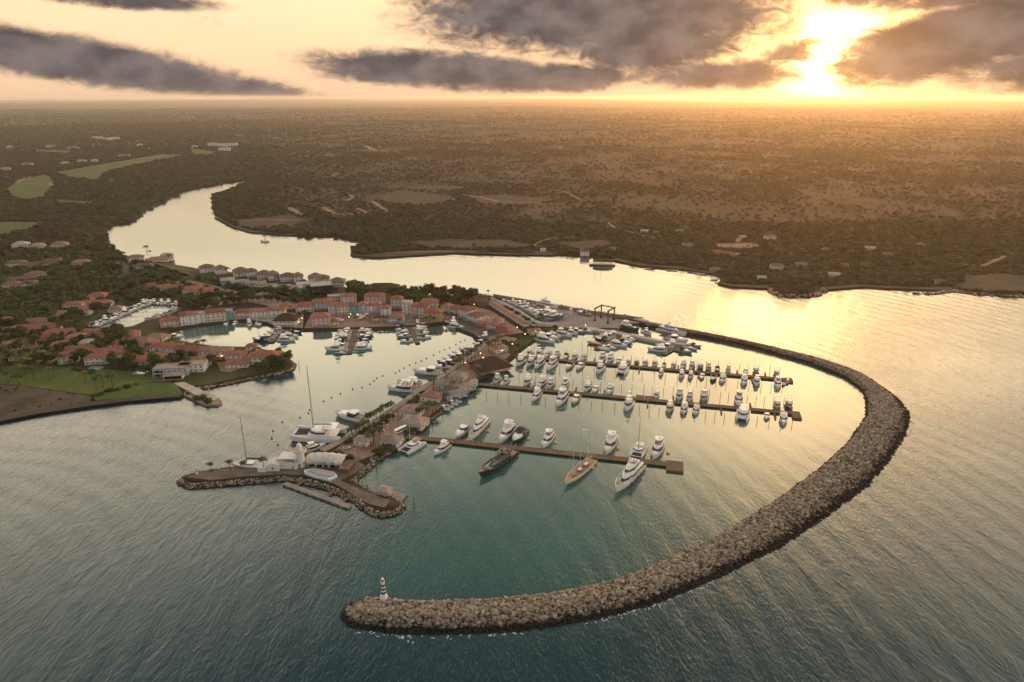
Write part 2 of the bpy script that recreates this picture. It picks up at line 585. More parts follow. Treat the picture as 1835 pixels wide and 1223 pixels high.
def hgt(x, y):
    """gentle relief far inland, level near the marina"""
    d = np.hypot(x, y)
    w = np.clip((d - 2300) / 3500, 0, 1)
    n = np.sin(x * .0011 + 1.3) * np.cos(y * .0009 + .4) + .6 * np.sin(x * .0027 - y * .0019) + .4 * np.cos(x * .0052 + y * .0041)
    return LAND_Z + w * (14 + 8 * n) + np.clip((d - 9000) / 20000, 0, 1) * 50 * (1 + .5 * np.sin(x * .0005 + .7))


def build_land():
    pts = list(LAND)
    nb = len(pts)
    pts += canal
    edges = [(i, (i + 1) % nb) for i in range(nb)] + [(nb + i, nb + (i + 1) % len(canal)) for i in range(len(canal))]
    # interior points in rings round the viewpoint
    ex = []
    r = 700.0
    while r < 41000:
        k = max(26, int(190 - r / 400))
        for i in range(k):
            a = R(-58) + R(116) * (i + npr.uniform(.2, .8)) / k
            ex.append((r * math.sin(a) * npr.uniform(.99, 1.01), r * math.cos(a) * npr.uniform(.99, 1.01)))
        r *= 1.085
    ex = np.array(ex)
    ok = inside(LAND, ex[:, 0], ex[:, 1]) & (dist_poly(LAND, ex[:, 0], ex[:, 1]) > 25) & (~inside(canal, ex[:, 0], ex[:, 1]))
    pts += [tuple(p) for p in ex[ok]]
    face0 = list(range(nb))
    v, e, f, *_ = MG.delaunay_2d_cdt([Vector(p) for p in pts], edges, [face0], 1, 1e-4)
    V = np.array([(q.x, q.y) for q in v])
    Fc = np.array([t for t in f if len(t) == 3])
    c = V[Fc].mean(axis=1)
    keep = ~inside(canal, c[:, 0], c[:, 1])
    Fc = Fc[keep]
    Z = hgt(V[:, 0], V[:, 1])
    V3 = np.column_stack([V, Z])
    # skirt down to below the water on every boundary edge
    from collections import Counter
    cnt = Counter()
    for t in Fc:
        for i in range(3):
            a, b = int(t[i]), int(t[(i + 1) % 3])
            cnt[(min(a, b), max(a, b))] += 1
    bd = [k for k, n in cnt.items() if n == 1]
    vb = {}
    VV = [tuple(p) for p in V3]
    tri = [tuple(t) for t in Fc]
    for a, b in bd:
        for q in (a, b):
            if q not in vb:
                vb[q] = len(VV)
                VV.append((V[q, 0], V[q, 1], -2.0))
        tri += [(a, b, vb[b]), (a, vb[b], vb[a])]
    me = np_mesh('ground', np.array(VV), np.array(tri), [MT['soil']])
    bm = bmesh.new()
    bm.from_mesh(me)
    bmesh.ops.recalc_face_normals(bm, faces=bm.faces)
    bm.to_mesh(me)
    bm.free()
    o = bpy.data.objects.new('ground', me)
    link(o)
    tag(o, kind='structure')
    return o


build_land()


def sheet(name, poly, mat, dz=.06, relief=False, skirt=0.0):
    """a flat sheet of ground cover; poly in world x, y"""
    poly = [(p[0], p[1]) for p in poly]
    pts = list(poly)
    n = len(pts)
    if relief:
        xs = [p[0] for p in pts]
        ys = [p[1] for p in pts]
        st = max(max(xs) - min(xs), max(ys) - min(ys)) / 24
        gx, gy = np.meshgrid(np.arange(min(xs), max(xs), st), np.arange(min(ys), max(ys), st))
        gx, gy = gx.ravel(), gy.ravel()
        ok = inside(poly, gx, gy) & (dist_poly(poly, gx, gy) > st * .3)
        pts += list(zip(gx[ok], gy[ok]))
    v, e, f, *_ = MG.delaunay_2d_cdt([Vector(p) for p in pts], [(i, (i + 1) % n) for i in range(n)], [list(range(n))], 1, 1e-4)
    mb = MB()
    mb.v = [(q.x, q.y, float(hgt(q.x, q.y)) + dz) for q in v]
    mb.f = [tuple(t) for t in f]
    mb.m = [0] * len(mb.f)
    me = mb.mesh(name, [mat])
    if me.polygons and me.polygons[0].normal.z < 0:
        me.flip_normals()
    o = bpy.data.objects.new(name, me)
    link(o)
    return tag(o, kind='structure')


def ribbon(name, pts, w, mat, dz=.1, kind='structure', relief=False):
    """a road or path of width w along world points"""
    mb = MB()
    L, Rr = [], []
    for i, p in enumerate(pts):
        d = (pts[min(i + 1, len(pts) - 1)] - pts[max(i - 1, 0)])
        d.z = 0
        d.normalize()
        n = Vector((-d.y, d.x, 0)) * (w / 2)
        L.append(p + n)
        Rr.append(p - n)
    for i in range(len(pts) - 1):
        q = [Vector((a.x, a.y, float(hgt(a.x, a.y)) + dz)) for a in (Rr[i], Rr[i + 1], L[i + 1], L[i])]
        mb.face(q)
    me = mb.mesh(name, [mat])
    if me.polygons[0].normal.z < 0:
        me.flip_normals()
    o = bpy.data.objects.new(name, me)
    link(o)
    return tag(o, kind=kind)


# ------------------------------------------------------------------ water: one sheet with a measured calmness
BASIN_POLY = [(p.x, p.y) for p in PL([(640, 1080), (760, 1090), (1000, 1075), (1200, 1010), (1400, 895), (1530, 788), (1560, 740), (1540, 695), (1450, 655), (1240, 600), (1100, 590), (960, 605),
                                      (840, 700), (700, 810), (640, 860), (700, 915)])]
TOWN_POLY = [(p.x, p.y) for p in PL([(500, 630), (310, 600), (420, 570), (800, 575), (880, 612), (700, 745), (600, 808), (540, 760), (520, 690)])]
RIVER_POLY = [(p.x, p.y) for p in PL([(460, 318), (370, 350), (380, 380), (450, 425), (640, 430), (640, 470), (1040, 465), (1250, 500), (1150, 575), (850, 535), (620, 525), (200, 450), (180, 420), (260, 370)])]


def water_mat():
    m = bpy.data.materials.new('harbour_water')
    m.use_nodes = True
    nt = m.node_tree
    nt.nodes.clear()
    out = nd(nt, 'ShaderNodeOutputMaterial')
    pos = world_pos(nt)
    calm = nd(nt, 'ShaderNodeAttribute', attribute_name='calm').outputs['Fac']
    shal = nd(nt, 'ShaderNodeAttribute', attribute_name='basin').outputs['Fac']
    lively = M_(nt, 'SUBTRACT', 1.0, calm)
    # wind chop, longer waves and a swell, each drawn out along its crests
    gust = NOISE(nt, MAPV(nt, pos, (.006, .010, 1), (0, 0, R(25))), 1.0, 3.0, .55, .6)
    gk = M_(nt, 'ADD', M_(nt, 'MULTIPLY', gust, 1.3), .35)
    a = NOISE(nt, MAPV(nt, pos, (.95, .34, 1), (0, 0, R(35))), 1.0, 4.0, .62, .4)
    b = NOISE(nt, MAPV(nt, pos, (.16, .055, 1), (0, 0, R(52))), 1.0, 3.0, .55, .8)
    c = nd(nt, 'ShaderNodeTexWave', {'Scale': .020, 'Distortion': 5.0, 'Detail': 2.0, 'Detail Scale': .35, 'Detail Roughness': .5}, wave_type='RINGS', rings_direction='SPHERICAL')
    nt.links.new(MAPV(nt, pos, (1, 1, 0), (0, 0, 0), (330, -180, 0)), c.inputs['Vector'])
    h = M_(nt, 'MULTIPLY', M_(nt, 'MULTIPLY', a, gk), .29)
    h = M_(nt, 'ADD', h, M_(nt, 'MULTIPLY', b, .46))
    h = M_(nt, 'ADD', h, M_(nt, 'MULTIPLY', c.outputs['Fac'], .15))
    h = M_(nt, 'MULTIPLY', h, M_(nt, 'ADD', M_(nt, 'MULTIPLY', lively, lively), .025))
    bump = nd(nt, 'ShaderNodeBump', {'Strength': 1.0, 'Distance': 1.0, 'Height': h}).outputs[0]
    sea = RAMP(nt, NOISE(nt, pos, .004, 3.0, .5), [(.35, (.006, .030, .040)), (.65, (.010, .046, .054))])
    har = RAMP(nt, NOISE(nt, pos, .010, 3.0, .5), [(.35, (.020, .078, .068)), (.65, (.030, .105, .086))])
    body = nd(nt, 'ShaderNodeBsdfDiffuse', {0: MIX(nt, shal, sea, har)})
    gl = nd(nt, 'ShaderNodeBsdfGlossy', {'Color': (.94, .975, 1, 1), 'Roughness': .07, 'Normal': bump})
    fc = nd(nt, 'ShaderNodeLayerWeight', {'Blend': .5, 'Normal': bump}).outputs['Facing']
    fl = nd(nt, 'ShaderNodeLayerWeight', {'Blend': .5}).outputs['Facing']
    fc = M_(nt, 'ADD', M_(nt, 'MULTIPLY', fc, .7), M_(nt, 'MULTIPLY', fl, .3))
    fr = M_(nt, 'ADD', M_(nt, 'MULTIPLY', M_(nt, 'POWER', fc, 3.25), .98), .004, clamp=True)
    mx = nd(nt, 'ShaderNodeMixShader', {0: fr})
    nt.links.new(body.outputs[0], mx.inputs[1])
    nt.links.new(gl.outputs[0], mx.inputs[2])
    nt.links.new(mx.outputs[0], out.inputs[0])
    return m


def build_water():
    na, rad = 540, [20.0]
    while rad[-1] < 40500:
        r = rad[-1]
        rad.append(r + (6.0 if 120 < r < 900 else max(8, r * .06)))
    rad = np.array(rad)
    th = np.linspace(0, 2 * math.pi, na, endpoint=False)
    X = (rad[:, None] * np.sin(th)[None, :]).ravel()
    Y = (rad[:, None] * np.cos(th)[None, :]).ravel()

    def soft(poly, w):
        d = dist_poly(poly, X, Y)
        s = np.where(inside(poly, X, Y), d, -d)
        t = np.clip(s / w * .5 + .5, 0, 1)
        return t * t * (3 - 2 * t)
    ib, itn, ir = soft(BASIN_POLY, 40), soft(TOWN_POLY, 30), soft(RIVER_POLY, 60)
    yy = np.clip((Y - 230) / 290, 0, 1)
    calm = np.maximum.reduce([ib * (.30 + .58 * yy), itn * .92, ir * .74])
    bas = np.maximum.reduce([ib, itn * .75, ir * .2])
    V = np.column_stack([X, Y, np.zeros_like(X)])
    nr = len(rad)
    i, j = np.meshgrid(np.arange(nr - 1), np.arange(na), indexing='ij')
    k = (j + 1) % na
    Fc = np.stack([i * na + j, i * na + k, (i + 1) * na + k, (i + 1) * na + j], axis=-1).reshape(-1, 4)[:, ::-1]
    me = np_mesh('water', V, Fc, [water_mat()])
    for nm, arr in (('calm', calm), ('basin', bas)):
        at = me.attributes.new(nm, 'FLOAT', 'POINT')
        at.data.foreach_set('value', arr.astype(np.float32))
    if me.polygons[0].normal.z < 0:
        me.flip_normals()
    o = bpy.data.objects.new('water', me)
    link(o)
    tag(o, kind='structure')


build_water()


# ------------------------------------------------------------------ breakwater
BW_OUT = [(640, 1128), (700, 1138), (780, 1139), (900, 1136), (980, 1127), (1050, 1116), (1180, 1082), (1300, 1032), (1400, 982), (1480, 932), (1560, 872), (1602, 820), (1628, 775), (1633, 740),
          (1610, 708), (1540, 660), (1470, 640), (1400, 624), (1310, 606), (1220, 589), (1150, 575)]
BW_IN = [(655, 1074), (710, 1079), (770, 1081), (900, 1076), (1000, 1065), (1100, 1045), (1200, 1005), (1300, 955), (1400, 892), (1480, 832), (1530, 786), (1556, 742),
         (1550, 706), (1520, 681), (1450, 652), (1350, 623), (1290, 610), (1235, 600), (1150, 585)]


def resample(pts, n):
    L = [0.0]
    for a, b in zip(pts[:-1], pts[1:]):
        L.append(L[-1] + (b - a).length)
    out = []
    k = 0
    for i in range(n):
        s = L[-1] * i / (n - 1)
        while k < len(pts) - 2 and L[k + 1] < s:
            k += 1
        t = (s - L[k]) / max(1e-6, L[k + 1] - L[k])
        out.append(pts[k].lerp(pts[k + 1], t))
    return out


def smooth_line(pts, it=3):
    for _ in range(it):
        pts = [pts[0]] + [pts[i - 1] * .25 + pts[i] * .5 + pts[i + 1] * .25 for i in range(1, len(pts) - 1)] + [pts[-1]]
    return pts


def rock_mat(name='riprap_rock', w0=3.2, w1=2.1):
    m, nt, bs = new_mat(name)
    pos = world_pos(nt)
    at = nd(nt, 'ShaderNodeAttribute', attribute_name='tint').outputs['Fac']
    col = RAMP(nt, at, [(0, (.075, .058, .042)), (.25, (.215, .168, .120)), (.65, (.30, .235, .168)), (1, (.42, .35, .275))])
    n = NOISE(nt, pos, 1.3, 4.0, .65)
    col = nd(nt, 'ShaderNodeVectorMath', {0: col, 3: M_(nt, 'ADD', M_(nt, 'MULTIPLY', n, .9), .5)}, operation='SCALE').outputs[0]
    z = nd(nt, 'ShaderNodeSeparateXYZ', {0: pos}).outputs[2]
    wet = SMOOTH(nt, M_(nt, 'ADD', z, M_(nt, 'MULTIPLY', NOISE(nt, pos, .25, 3.0), 1.6)), w0, w1)
    col = MIX(nt, wet, col, (.018, .014, .012))
    setc(nt, bs, col, .85, .25)
    return m


MT['rock'] = rock_mat()
MT['shore_rock'] = rock_mat('shore_rock', 1.75, .95)
ICO = None


def ico(sub=1):
    bm = bmesh.new()
    bmesh.ops.create_icosphere(bm, subdivisions=sub, radius=1.0)
    bm.verts.ensure_lookup_table()
    V = np.array([v.co[:] for v in bm.verts])
    Fc = np.array([[v.index for v in f.verts] for f in bm.faces])
    bm.free()
    return V, Fc


def boulders(name, C, S, mat, sub=1, flat=.66):
    """one mesh of many angular stones at C with sizes S"""
    V0, F0 = ico(sub)
    n = len(C)
    sc = npr.uniform(.7, 1.25, (n, 1, 3)) * S[:, None, None]
    sc[:, :, 2] *= flat
    jit = 1 + npr.uniform(-.22, .22, (n, len(V0), 1))
    V = V0[None] * jit * sc
    a = npr.uniform(0, 2 * np.pi, n)
    b = npr.uniform(-.5, .5, n)
    ca, sa, cb, sb = np.cos(a)[:, None], np.sin(a)[:, None], np.cos(b)[:, None], np.sin(b)[:, None]
    x, y, z = V[..., 0], V[..., 1], V[..., 2]
    y, z = y * cb - z * sb, y * sb + z * cb
    x, y = x * ca - y * sa, x * sa + y * ca
    V = np.stack([x, y, z], axis=-1) + C[:, None, :]
    Fc = (F0[None] + (np.arange(n) * len(V0))[:, None, None]).reshape(-1, 3)
    me = np_mesh(name, V.reshape(-1, 3), Fc, [mat])
    t = np.repeat(np.clip(npr.normal(.5, .33, n), 0, 1), len(V0))
    at = me.attributes.new('tint', 'FLOAT', 'POINT')
    at.data.foreach_set('value', t.astype(np.float32))
    return me


def bw_profile(t, top):
    """height across the mound, t = 0 outer waterline, 1 inner waterline"""
    return np.interp(t, [0, .14, .22, .40, .84, 1.0], [-.6, 1.1, 1.5, top, top, -.6])


def build_breakwater():
    top = 3.9
    def kk_(y):
        return min(1, max(0, (y - 690) / 90))
    # where the outer face looks away from the viewpoint the measured edge is its crest, elsewhere the waterline
    o_ = smooth_line(resample([P(x, y, top * .9 * (1 - kk_(y))) for x, y in BW_OUT], 150))
    i_ = smooth_line(resample([P(x, y, top * .8 * kk_(y)) for x, y in BW_IN], 150))
    i2 = []
    for k_, (a, b) in enumerate(zip(o_, i_)):
        w_ = min(1, max(0, (100 - k_) / 20))
        a.z = 0
        b = Vector((b.x, b.y, 0))
        d = (b - a).normalized()
        i2.append(b + d * 3.0 * w_)
        a -= d * 2.0 * (1 - w_)
    root = empty('breakwater', (i2[0] + o_[0]) / 2, label='long curved boulder breakwater sweeping round the marina basin to the striped lighthouse', cat='breakwater')
    inv = -root.location
    A = np.array([p[:] for p in o_])
    B = np.array([p[:] for p in i2])
    ts = np.linspace(0, 1, 13)
    V = []
    n = len(A)
    for k in range(n):
        for t in ts:
            p = A[k] * (1 - t) + B[k] * t
            V.append((p[0], p[1], bw_profile(t, top) - .5))
    # rounded head at the lighthouse end
    c = (A[0] + B[0]) / 2
    r = np.linalg.norm(A[0] - B[0]) / 2
    d = (A[0] - A[3])
    d /= np.linalg.norm(d)
    nrm = (A[0] - c) / r
    m = len(ts)
    Fc = []
    for k in range(n - 1):
        for j in range(m - 1):
            q = k * m + j
            Fc.append((q, q + 1, q + m + 1, q + m))
    base = len(V)
    for ia in range(13):
        a = math.pi * ia / 12
        for s in (0, .3, .55, .75, .9, 1.0):
            p = c + (nrm * math.cos(a) + d * math.sin(a) * 1.05) * r * s
            tt = (1 - s) * .42 / 1.0
            V.append((p[0], p[1], bw_profile(min(.42, tt * 1.25), top) - .5))
    for ia in range(12):
        for j in range(5):
            q = base + ia * 6 + j
            Fc.append((q, q + 1, q + 7, q + 6))
    me = np_mesh('breakwater_core', np.array(V) + np.array(inv[:]), np.array(Fc), [MT['rock']])
    at = me.attributes.new('tint', 'FLOAT', 'POINT')
    at.data.foreach_set('value', np.full(len(V), 0.0, np.float32))  # darkest tint: shade of the gaps between boulders put into the colour
    part('core', me, root)
    # the boulders
    seg = np.linalg.norm(np.diff((A + B) / 2, axis=0), axis=1)
    cum = np.concatenate([[0], np.cumsum(seg)])
    C, S = [], []
    N = 36000
    s = npr.uniform(0, cum[-1], N)
    t = npr.uniform(.02, .99, N)
    kk = np.clip(np.searchsorted(cum, s) - 1, 0, n - 2)
    fr = ((s - cum[kk]) / seg[kk])[:, None]
    Pa = A[kk] * (1 - fr) + A[kk + 1] * fr
    Pb = B[kk] * (1 - fr) + B[kk + 1] * fr
    p = Pa * (1 - t[:, None]) + Pb * t[:, None]
    p[:, 2] = bw_profile(t, top) - .15 + npr.uniform(-.2, .3, N)
    C.append(p)
    nh = 1500
    a = npr.uniform(0, np.pi, nh)
    rr = np.sqrt(npr.uniform(0, 1.04, nh))
    ph = c + (nrm[None] * np.cos(a)[:, None] + d[None] * np.sin(a)[:, None] * 1.05) * (r * rr)[:, None]
    ph[:, 2] = bw_profile(np.minimum(.42, (1 - np.minimum(rr, 1)) * .525), top) - .15 + npr.uniform(-.2, .3, nh)
    C.append(ph)
    C = np.concatenate(C)
    S = np.clip(npr.lognormal(-.02, .38, len(C)), .5, 2.3) * .56
    dcam = np.hypot(C[:, 0], C[:, 1])
    order = np.argsort(dcam - S * 30)
    big = [i for i in order[:1500] if C[i, 2] > 1.0][:100]
    for i in big:
        me = boulders('boulder', (C[i] + np.array(inv[:]))[None], S[i:i + 1] * 1.1, MT['rock'], 2)
        part('boulder', me, root)
    rest = np.setdiff1d(np.arange(len(C)), big)
    near = rest[dcam[rest] < 330]
    far = rest[dcam[rest] >= 330]
    V1 = boulders('riprap_near', C[near] + np.array(inv[:]), S[near], MT['rock'], 2)
    o = part('riprap', V1, root)
    tag(o, kind='stuff')
    V2 = boulders('riprap_far', C[far] + np.array(inv[:]), S[far] * 1.05, MT['rock'], 1)
    o = part('riprap', V2, root)
    tag(o, kind='stuff')
    return A, B


BWA, BWB = build_breakwater()


ORD = ['first', 'second', 'third', 'fourth', 'fifth', 'sixth', 'seventh', 'eighth', 'ninth', 'tenth', 'eleventh', 'twelfth', 'thirteenth', 'fourteenth', 'fifteenth', 'sixteenth',
       'seventeenth', 'eighteenth', 'nineteenth', 'twentieth', 'twenty-first', 'twenty-second', 'twenty-third', 'twenty-fourth', 'twenty-fifth', 'twenty-sixth', 'twenty-seventh', 'twenty-eighth',
       'twenty-ninth', 'thirtieth', 'thirty-first', 'thirty-second', 'thirty-third', 'thirty-fourth', 'thirty-fifth', 'thirty-sixth', 'thirty-seventh', 'thirty-eighth', 'thirty-ninth', 'fortieth']
MESH = {}


def cached(key, fn):
    if key not in MESH:
        MESH[key] = fn()
    return MESH[key]


def on_line(a, b, px):
    """the point of a pier's centre line above photo column px"""
    t = (px - a[0]) / (b[0] - a[0])
    return P(px, a[1] + (b[1] - a[1]) * t, 0)


PIER3 = ((925, 641), (1405, 682))
PIER2 = ((848, 690), (1424, 743.5))
PIER1 = ((720, 784), (1193, 834.5))
MT['arm_paving'] = ground_mat('worn_paving', [(.10, .085, .068), (.145, .12, .096), (.20, .165, .13)], .09, fine=.7)
# ------------------------------------------------------------------ ground cover sheets
def poly(lst):
    return [(p.x, p.y) for p in PL(lst)]


sheet('scrubland', poly([(-420, 842), (-200, 796), (0, 756), (69, 742.5), (160, 728.5), (166, 714), (110, 706), (34, 695), (-200, 690)]), MT['scrubland'], .05)
sheet('lawn', poly([(-80, 690), (34, 694), (110, 705), (162, 712), (252, 690), (306, 688), (300, 680), (254, 671), (137, 662), (69, 656), (0, 660), (-80, 665)]), MT['lawn'], .09)
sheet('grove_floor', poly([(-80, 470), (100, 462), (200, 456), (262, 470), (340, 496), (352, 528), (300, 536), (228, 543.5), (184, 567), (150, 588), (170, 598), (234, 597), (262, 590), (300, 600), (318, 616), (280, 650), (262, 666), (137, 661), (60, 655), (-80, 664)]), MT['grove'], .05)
sheet('lawn', poly([(164, 713), (252, 690.5), (309, 690), (320, 697), (327, 709), (229, 717), (172, 722)]), MT['bright_lawn'], .13)
ribbon('beach', PL([(-420, 840.5), (-200, 794.5), (0, 756), (69, 742.6), (160, 728.6), (229, 719.8), (326, 711.5)]), 7.5, MT['mud'], .11)
sheet('courtyard', poly([(388, 653), (440, 652), (447, 660), (412, 671), (396, 669)]), MT['dirt'], .08)
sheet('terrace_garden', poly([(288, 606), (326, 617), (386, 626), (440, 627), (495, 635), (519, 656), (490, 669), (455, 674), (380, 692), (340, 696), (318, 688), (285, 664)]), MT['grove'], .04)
sheet('basin_quay', poly([(306, 592), (322, 589), (361, 582.5), (404, 577.5), (440, 575.5), (479, 580.5), (496, 589), (543, 591), (545, 566), (480, 560), (400, 562), (330, 572)]), MT['concrete'], .03)
sheet('river_lawn', poly([(262, 470), (330, 484), (345, 500), (290, 490), (262, 480)]), MT['lawn'], .05)
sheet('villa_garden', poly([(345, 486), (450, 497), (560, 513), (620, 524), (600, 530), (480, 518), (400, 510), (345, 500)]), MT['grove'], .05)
sheet('car_park', poly([(398, 531), (470, 523), (532, 541), (544, 556), (500, 555), (450, 545), (400, 549), (368, 556), (352, 552)]), MT['concrete'], .06)
sheet('town_pavement', poly([(545, 591.5), (620, 590.5), (707, 588.3), (760, 584.5), (794, 579.5), (807, 582.5), (824, 591.5), (847, 600.3), (874, 616), (905, 604), (940, 600), (880, 560), (845, 552), (800, 556), (760, 560), (690, 562), (560, 562)]), MT['paving'], .07)
sheet('quay_road', poly([(808, 581.5), (825, 591), (848, 600), (872, 610), (895, 602), (870, 590), (838, 578), (822, 570), (805, 565)]), MT['asphalt'], .11)
sheet('promenade_paving', poly([(874, 618), (905, 606), (940, 612), (915, 640), (886, 662), (847, 696), (828, 709), (781, 741), (751, 764), (718, 788), (698, 803), (676, 818), (655, 826), (625, 836), (600, 812), (618, 797), (650, 777), (687, 754), (730, 725), (766, 698),
                               (797, 680), (842, 648)]), MT['paving'], .06)
sheet('restaurant_yard', poly([(336, 860), (352, 853), (395, 846.5), (461, 839.5), (520, 827), (575, 822), (640, 830), (655, 840), (628, 858), (610, 866), (650, 884), (700, 902), (690, 915), (660, 908), (600, 872), (545, 857), (505, 855), (440, 859), (380, 866)]), MT['arm_paving'], .05)
sheet('yard_concrete', poly([(884, 541), (940, 546), (1000, 556), (1060, 567), (1113, 576), (1146, 580), (1146, 583), (1115, 583), (1110, 592), (1056, 591), (1000, 590), (955, 588), (915, 566)]), MT['concrete'], .07)
sheet('yard_court', poly([(908, 549), (922, 552), (968, 576), (985, 583), (968, 584), (940, 569)]), paint('green_court', (.035, .06, .05), .9, .1, .2), .10)
sheet('west_promenade_soil', poly([(950, 590), (1000, 592), (965, 602), (955, 614), (930, 628), (915, 640), (905, 630), (925, 612)]), MT['grove'], .10)
ribbon('road', [P(x, y, 0) for x, y in ((205, 470), (216, 474), (225, 481), (229, 490), (229, 500))], 9, MT['asphalt'], .1)
ribbon('road', [P(x, y, 0) for x, y in ((270, 505), (310, 509), (345, 508), (372, 514), (400, 522), (440, 532), (480, 538), (520, 545))], 9, MT['dirt'], .1)
ribbon('road', [P(x, y, 0) for x, y in ((365, 550), (400, 541), (450, 534), (500, 537), (545, 548))], 10, MT['asphalt'], .14)
FAIR = [[(12, 341), (33, 324), (83, 315), (100, 329), (88, 342), (78, 356), (50, 361), (23, 354)], [(100, 311), (140, 304), (216, 291), (288, 279), (336, 280), (301, 286), (226, 301), (190, 309), (175, 324), (130, 321)],
        [(-60, 399), (0, 400), (82, 400), (63, 411), (8, 424), (-60, 428)], [(100, 359), (173, 364), (160, 367.5), (104, 367)], [(63, 273), (130, 274), (125, 278), (65, 276.5)], [(343, 269), (391, 275), (376, 280), (346, 279)]]
for k, pl in enumerate(FAIR):
    sheet('fairway', poly(pl), MT['fairway'], .5, relief=True)
for pts, w in (([(-20, 362), (40, 364), (100, 369), (172, 366)], 8), ([(30, 331), (42, 322), (60, 317)], 9), ([(93, 317), (105, 318)], 16), ([(215, 292), (280, 282), (330, 277)], 7), ([(92, 345), (97, 337), (88, 330)], 8)):
    ribbon('path', [P(x, y, 0) for x, y in pts], w, MT['dirt'], .7, relief=True)
BARE = [[(672, 352), (730, 346), (800, 351), (820, 360), (760, 369), (690, 364)], [(840, 354), (900, 351), (960, 357), (990, 361), (930, 369), (860, 366)], [(720, 338), (790, 334), (850, 338), (800, 343)], [(729, 436), (800, 431.5), (900, 432), (985, 445), (870, 450), (770, 447)], [(1281, 438), (1350, 437), (1366, 444), (1340, 449), (1283, 446)],
        [(1706, 518), (1740, 497), (1800, 493), (1860, 500), (1860, 525), (1750, 524)], [(632, 459), (690, 455.5), (745, 452), (800, 450), (815, 453), (737, 458), (682, 462.5)], [(420, 396), (520, 388), (560, 398), (480, 412), (430, 409)], [(990, 436), (1080, 432), (1100, 440), (1040, 452)]]
for pl in BARE:
    sheet('bare_field', poly(pl), MT['far_bare'], .3, relief=True)
sheet('dirt_field', poly([(1284, 440), (1350, 438.5), (1362, 443), (1336, 448), (1286, 445)]), MT['dirt'], .4)
TRACKS = [([(517, 374), (528, 380), (540, 388)], 12), ([(580, 374), (596, 384), (622, 388), (654, 382), (640, 376)], 10), ([(668, 363), (682, 373), (694, 381)], 9), ([(826, 351), (860, 355), (895, 364)], 9), ([(620, 362), (634, 356), (628, 352)], 9),
          ([(420, 399), (455, 396.5), (540, 397)], 5), ([(954, 445), (968, 436), (990, 430), (1030, 427)], 6), ([(690, 456), (760, 454), (900, 452), (1000, 455)], 5), ([(1320, 437), (1328, 425)], 7), ([(1715, 476), (1760, 480), (1800, 462)], 6),
          ([(960, 336), (1010, 345), (1040, 360)], 6), ([(880, 362), (1000, 368)], 6), ([(655, 263), (668, 270), (690, 272)], 26), ([(1090, 402), (1100, 410), (1150, 425), (1190, 432)], 5)]
SHORES = [([(640, 459), (682, 462), (737, 458.5), (814, 453.7), (890, 456.6), (991, 457.6)], 11), ([(1100, 466.5), (1150, 477.3), (1221, 482.4), (1277, 491.3)], 11), ([(1290, 508.8), (1310, 514.3), (1378, 517.2)], 10), ([(1476, 519.3), (1542, 514.4), (1590, 517.4), (1650, 519.5), (1706, 520.3)], 10), ([(388, 391), (416, 406.3), (449, 416.5), (530, 422.6)], 7)]
for pts, w in SHORES:
    ribbon('far_beach', [P(x, y, 0) for x, y in pts], w, MT['mud'], .12)
for pts, w in TRACKS:
    ribbon('dirt_track', [P(x, y, 0) for x, y in pts], w, MT['dirt'], .5)


def prism(name, pts, z0, z1, mat, parent=None, cap=None):
    """a straight-walled block over a plan outline; pts world"""
    mb = MB()
    mb.loft([[(p.x, p.y, z0) for p in pts], [(p.x, p.y, z1) for p in pts]], 0)
    return mb.mesh(name, [mat])


def at_origin(me, org):
    me.transform(Matrix.Translation(-Vector((org[0], org[1], org[2] if len(org) > 2 else 0))))
    return me


# ------------------------------------------------------------------ piers and walls
def pier(name, a, b, w, label, z=1.25, head=None, mat='planks', group=None):
    A, Bv = P(*a), P(*b)
    d = (Bv - A).normalized()
    n = Vector((-d.y, d.x, 0))
    L = (Bv - A).length
    root = empty(name, A, math.atan2(d.y, d.x), label, 'pier', group)
    mb = MB()
    mb.box(0, L, -w / 2, w / 2, z - .35, z)
    part('deck', mb.mesh('deck', [MT[mat]]), root)
    mb = MB()
    mb.box(0, L, w / 2 + .005, w / 2 + .25, z - .6, z - .04)
    mb.box(0, L, -w / 2 - .25, -w / 2 - .005, z - .6, z - .04)
    part('fascia', mb.mesh('fascia', [MT['pile']]), root)
    k = int(L / 9)
    me = None
    for i in range(k + 1):
        for s in (-1, 1):
            if me is None:
                mb = MB()
                mb.tube([(0, 0, -2), (0, 0, z - .36)], .22, n=6)
                me = mb.mesh('support_post', [MT['pile']])
            part('support_post', me, root, loc=(min(L - .3, i * L / k + .2), s * (w / 2 - .4), 0))
    if head:
        hx0, hx1, hy0, hy1 = head
        mb = MB()
        mb.box(L - hx0, L + hx1, -hy0, hy1, z - 1.2, z + .02)
        part('pier_head', mb.mesh('pier_head', [MT[mat]]), root)
    for i in range(2, k, 3):
        mb = MB()
        mb.box(-.2, .2, -.2, .2, 0, 1.0)
        part('power_pedestal', cached('pedestal', lambda: mb.mesh('power_pedestal', [MT['white_gel']])), root, loc=(i * L / k, w / 2 - .5, z))
    return root


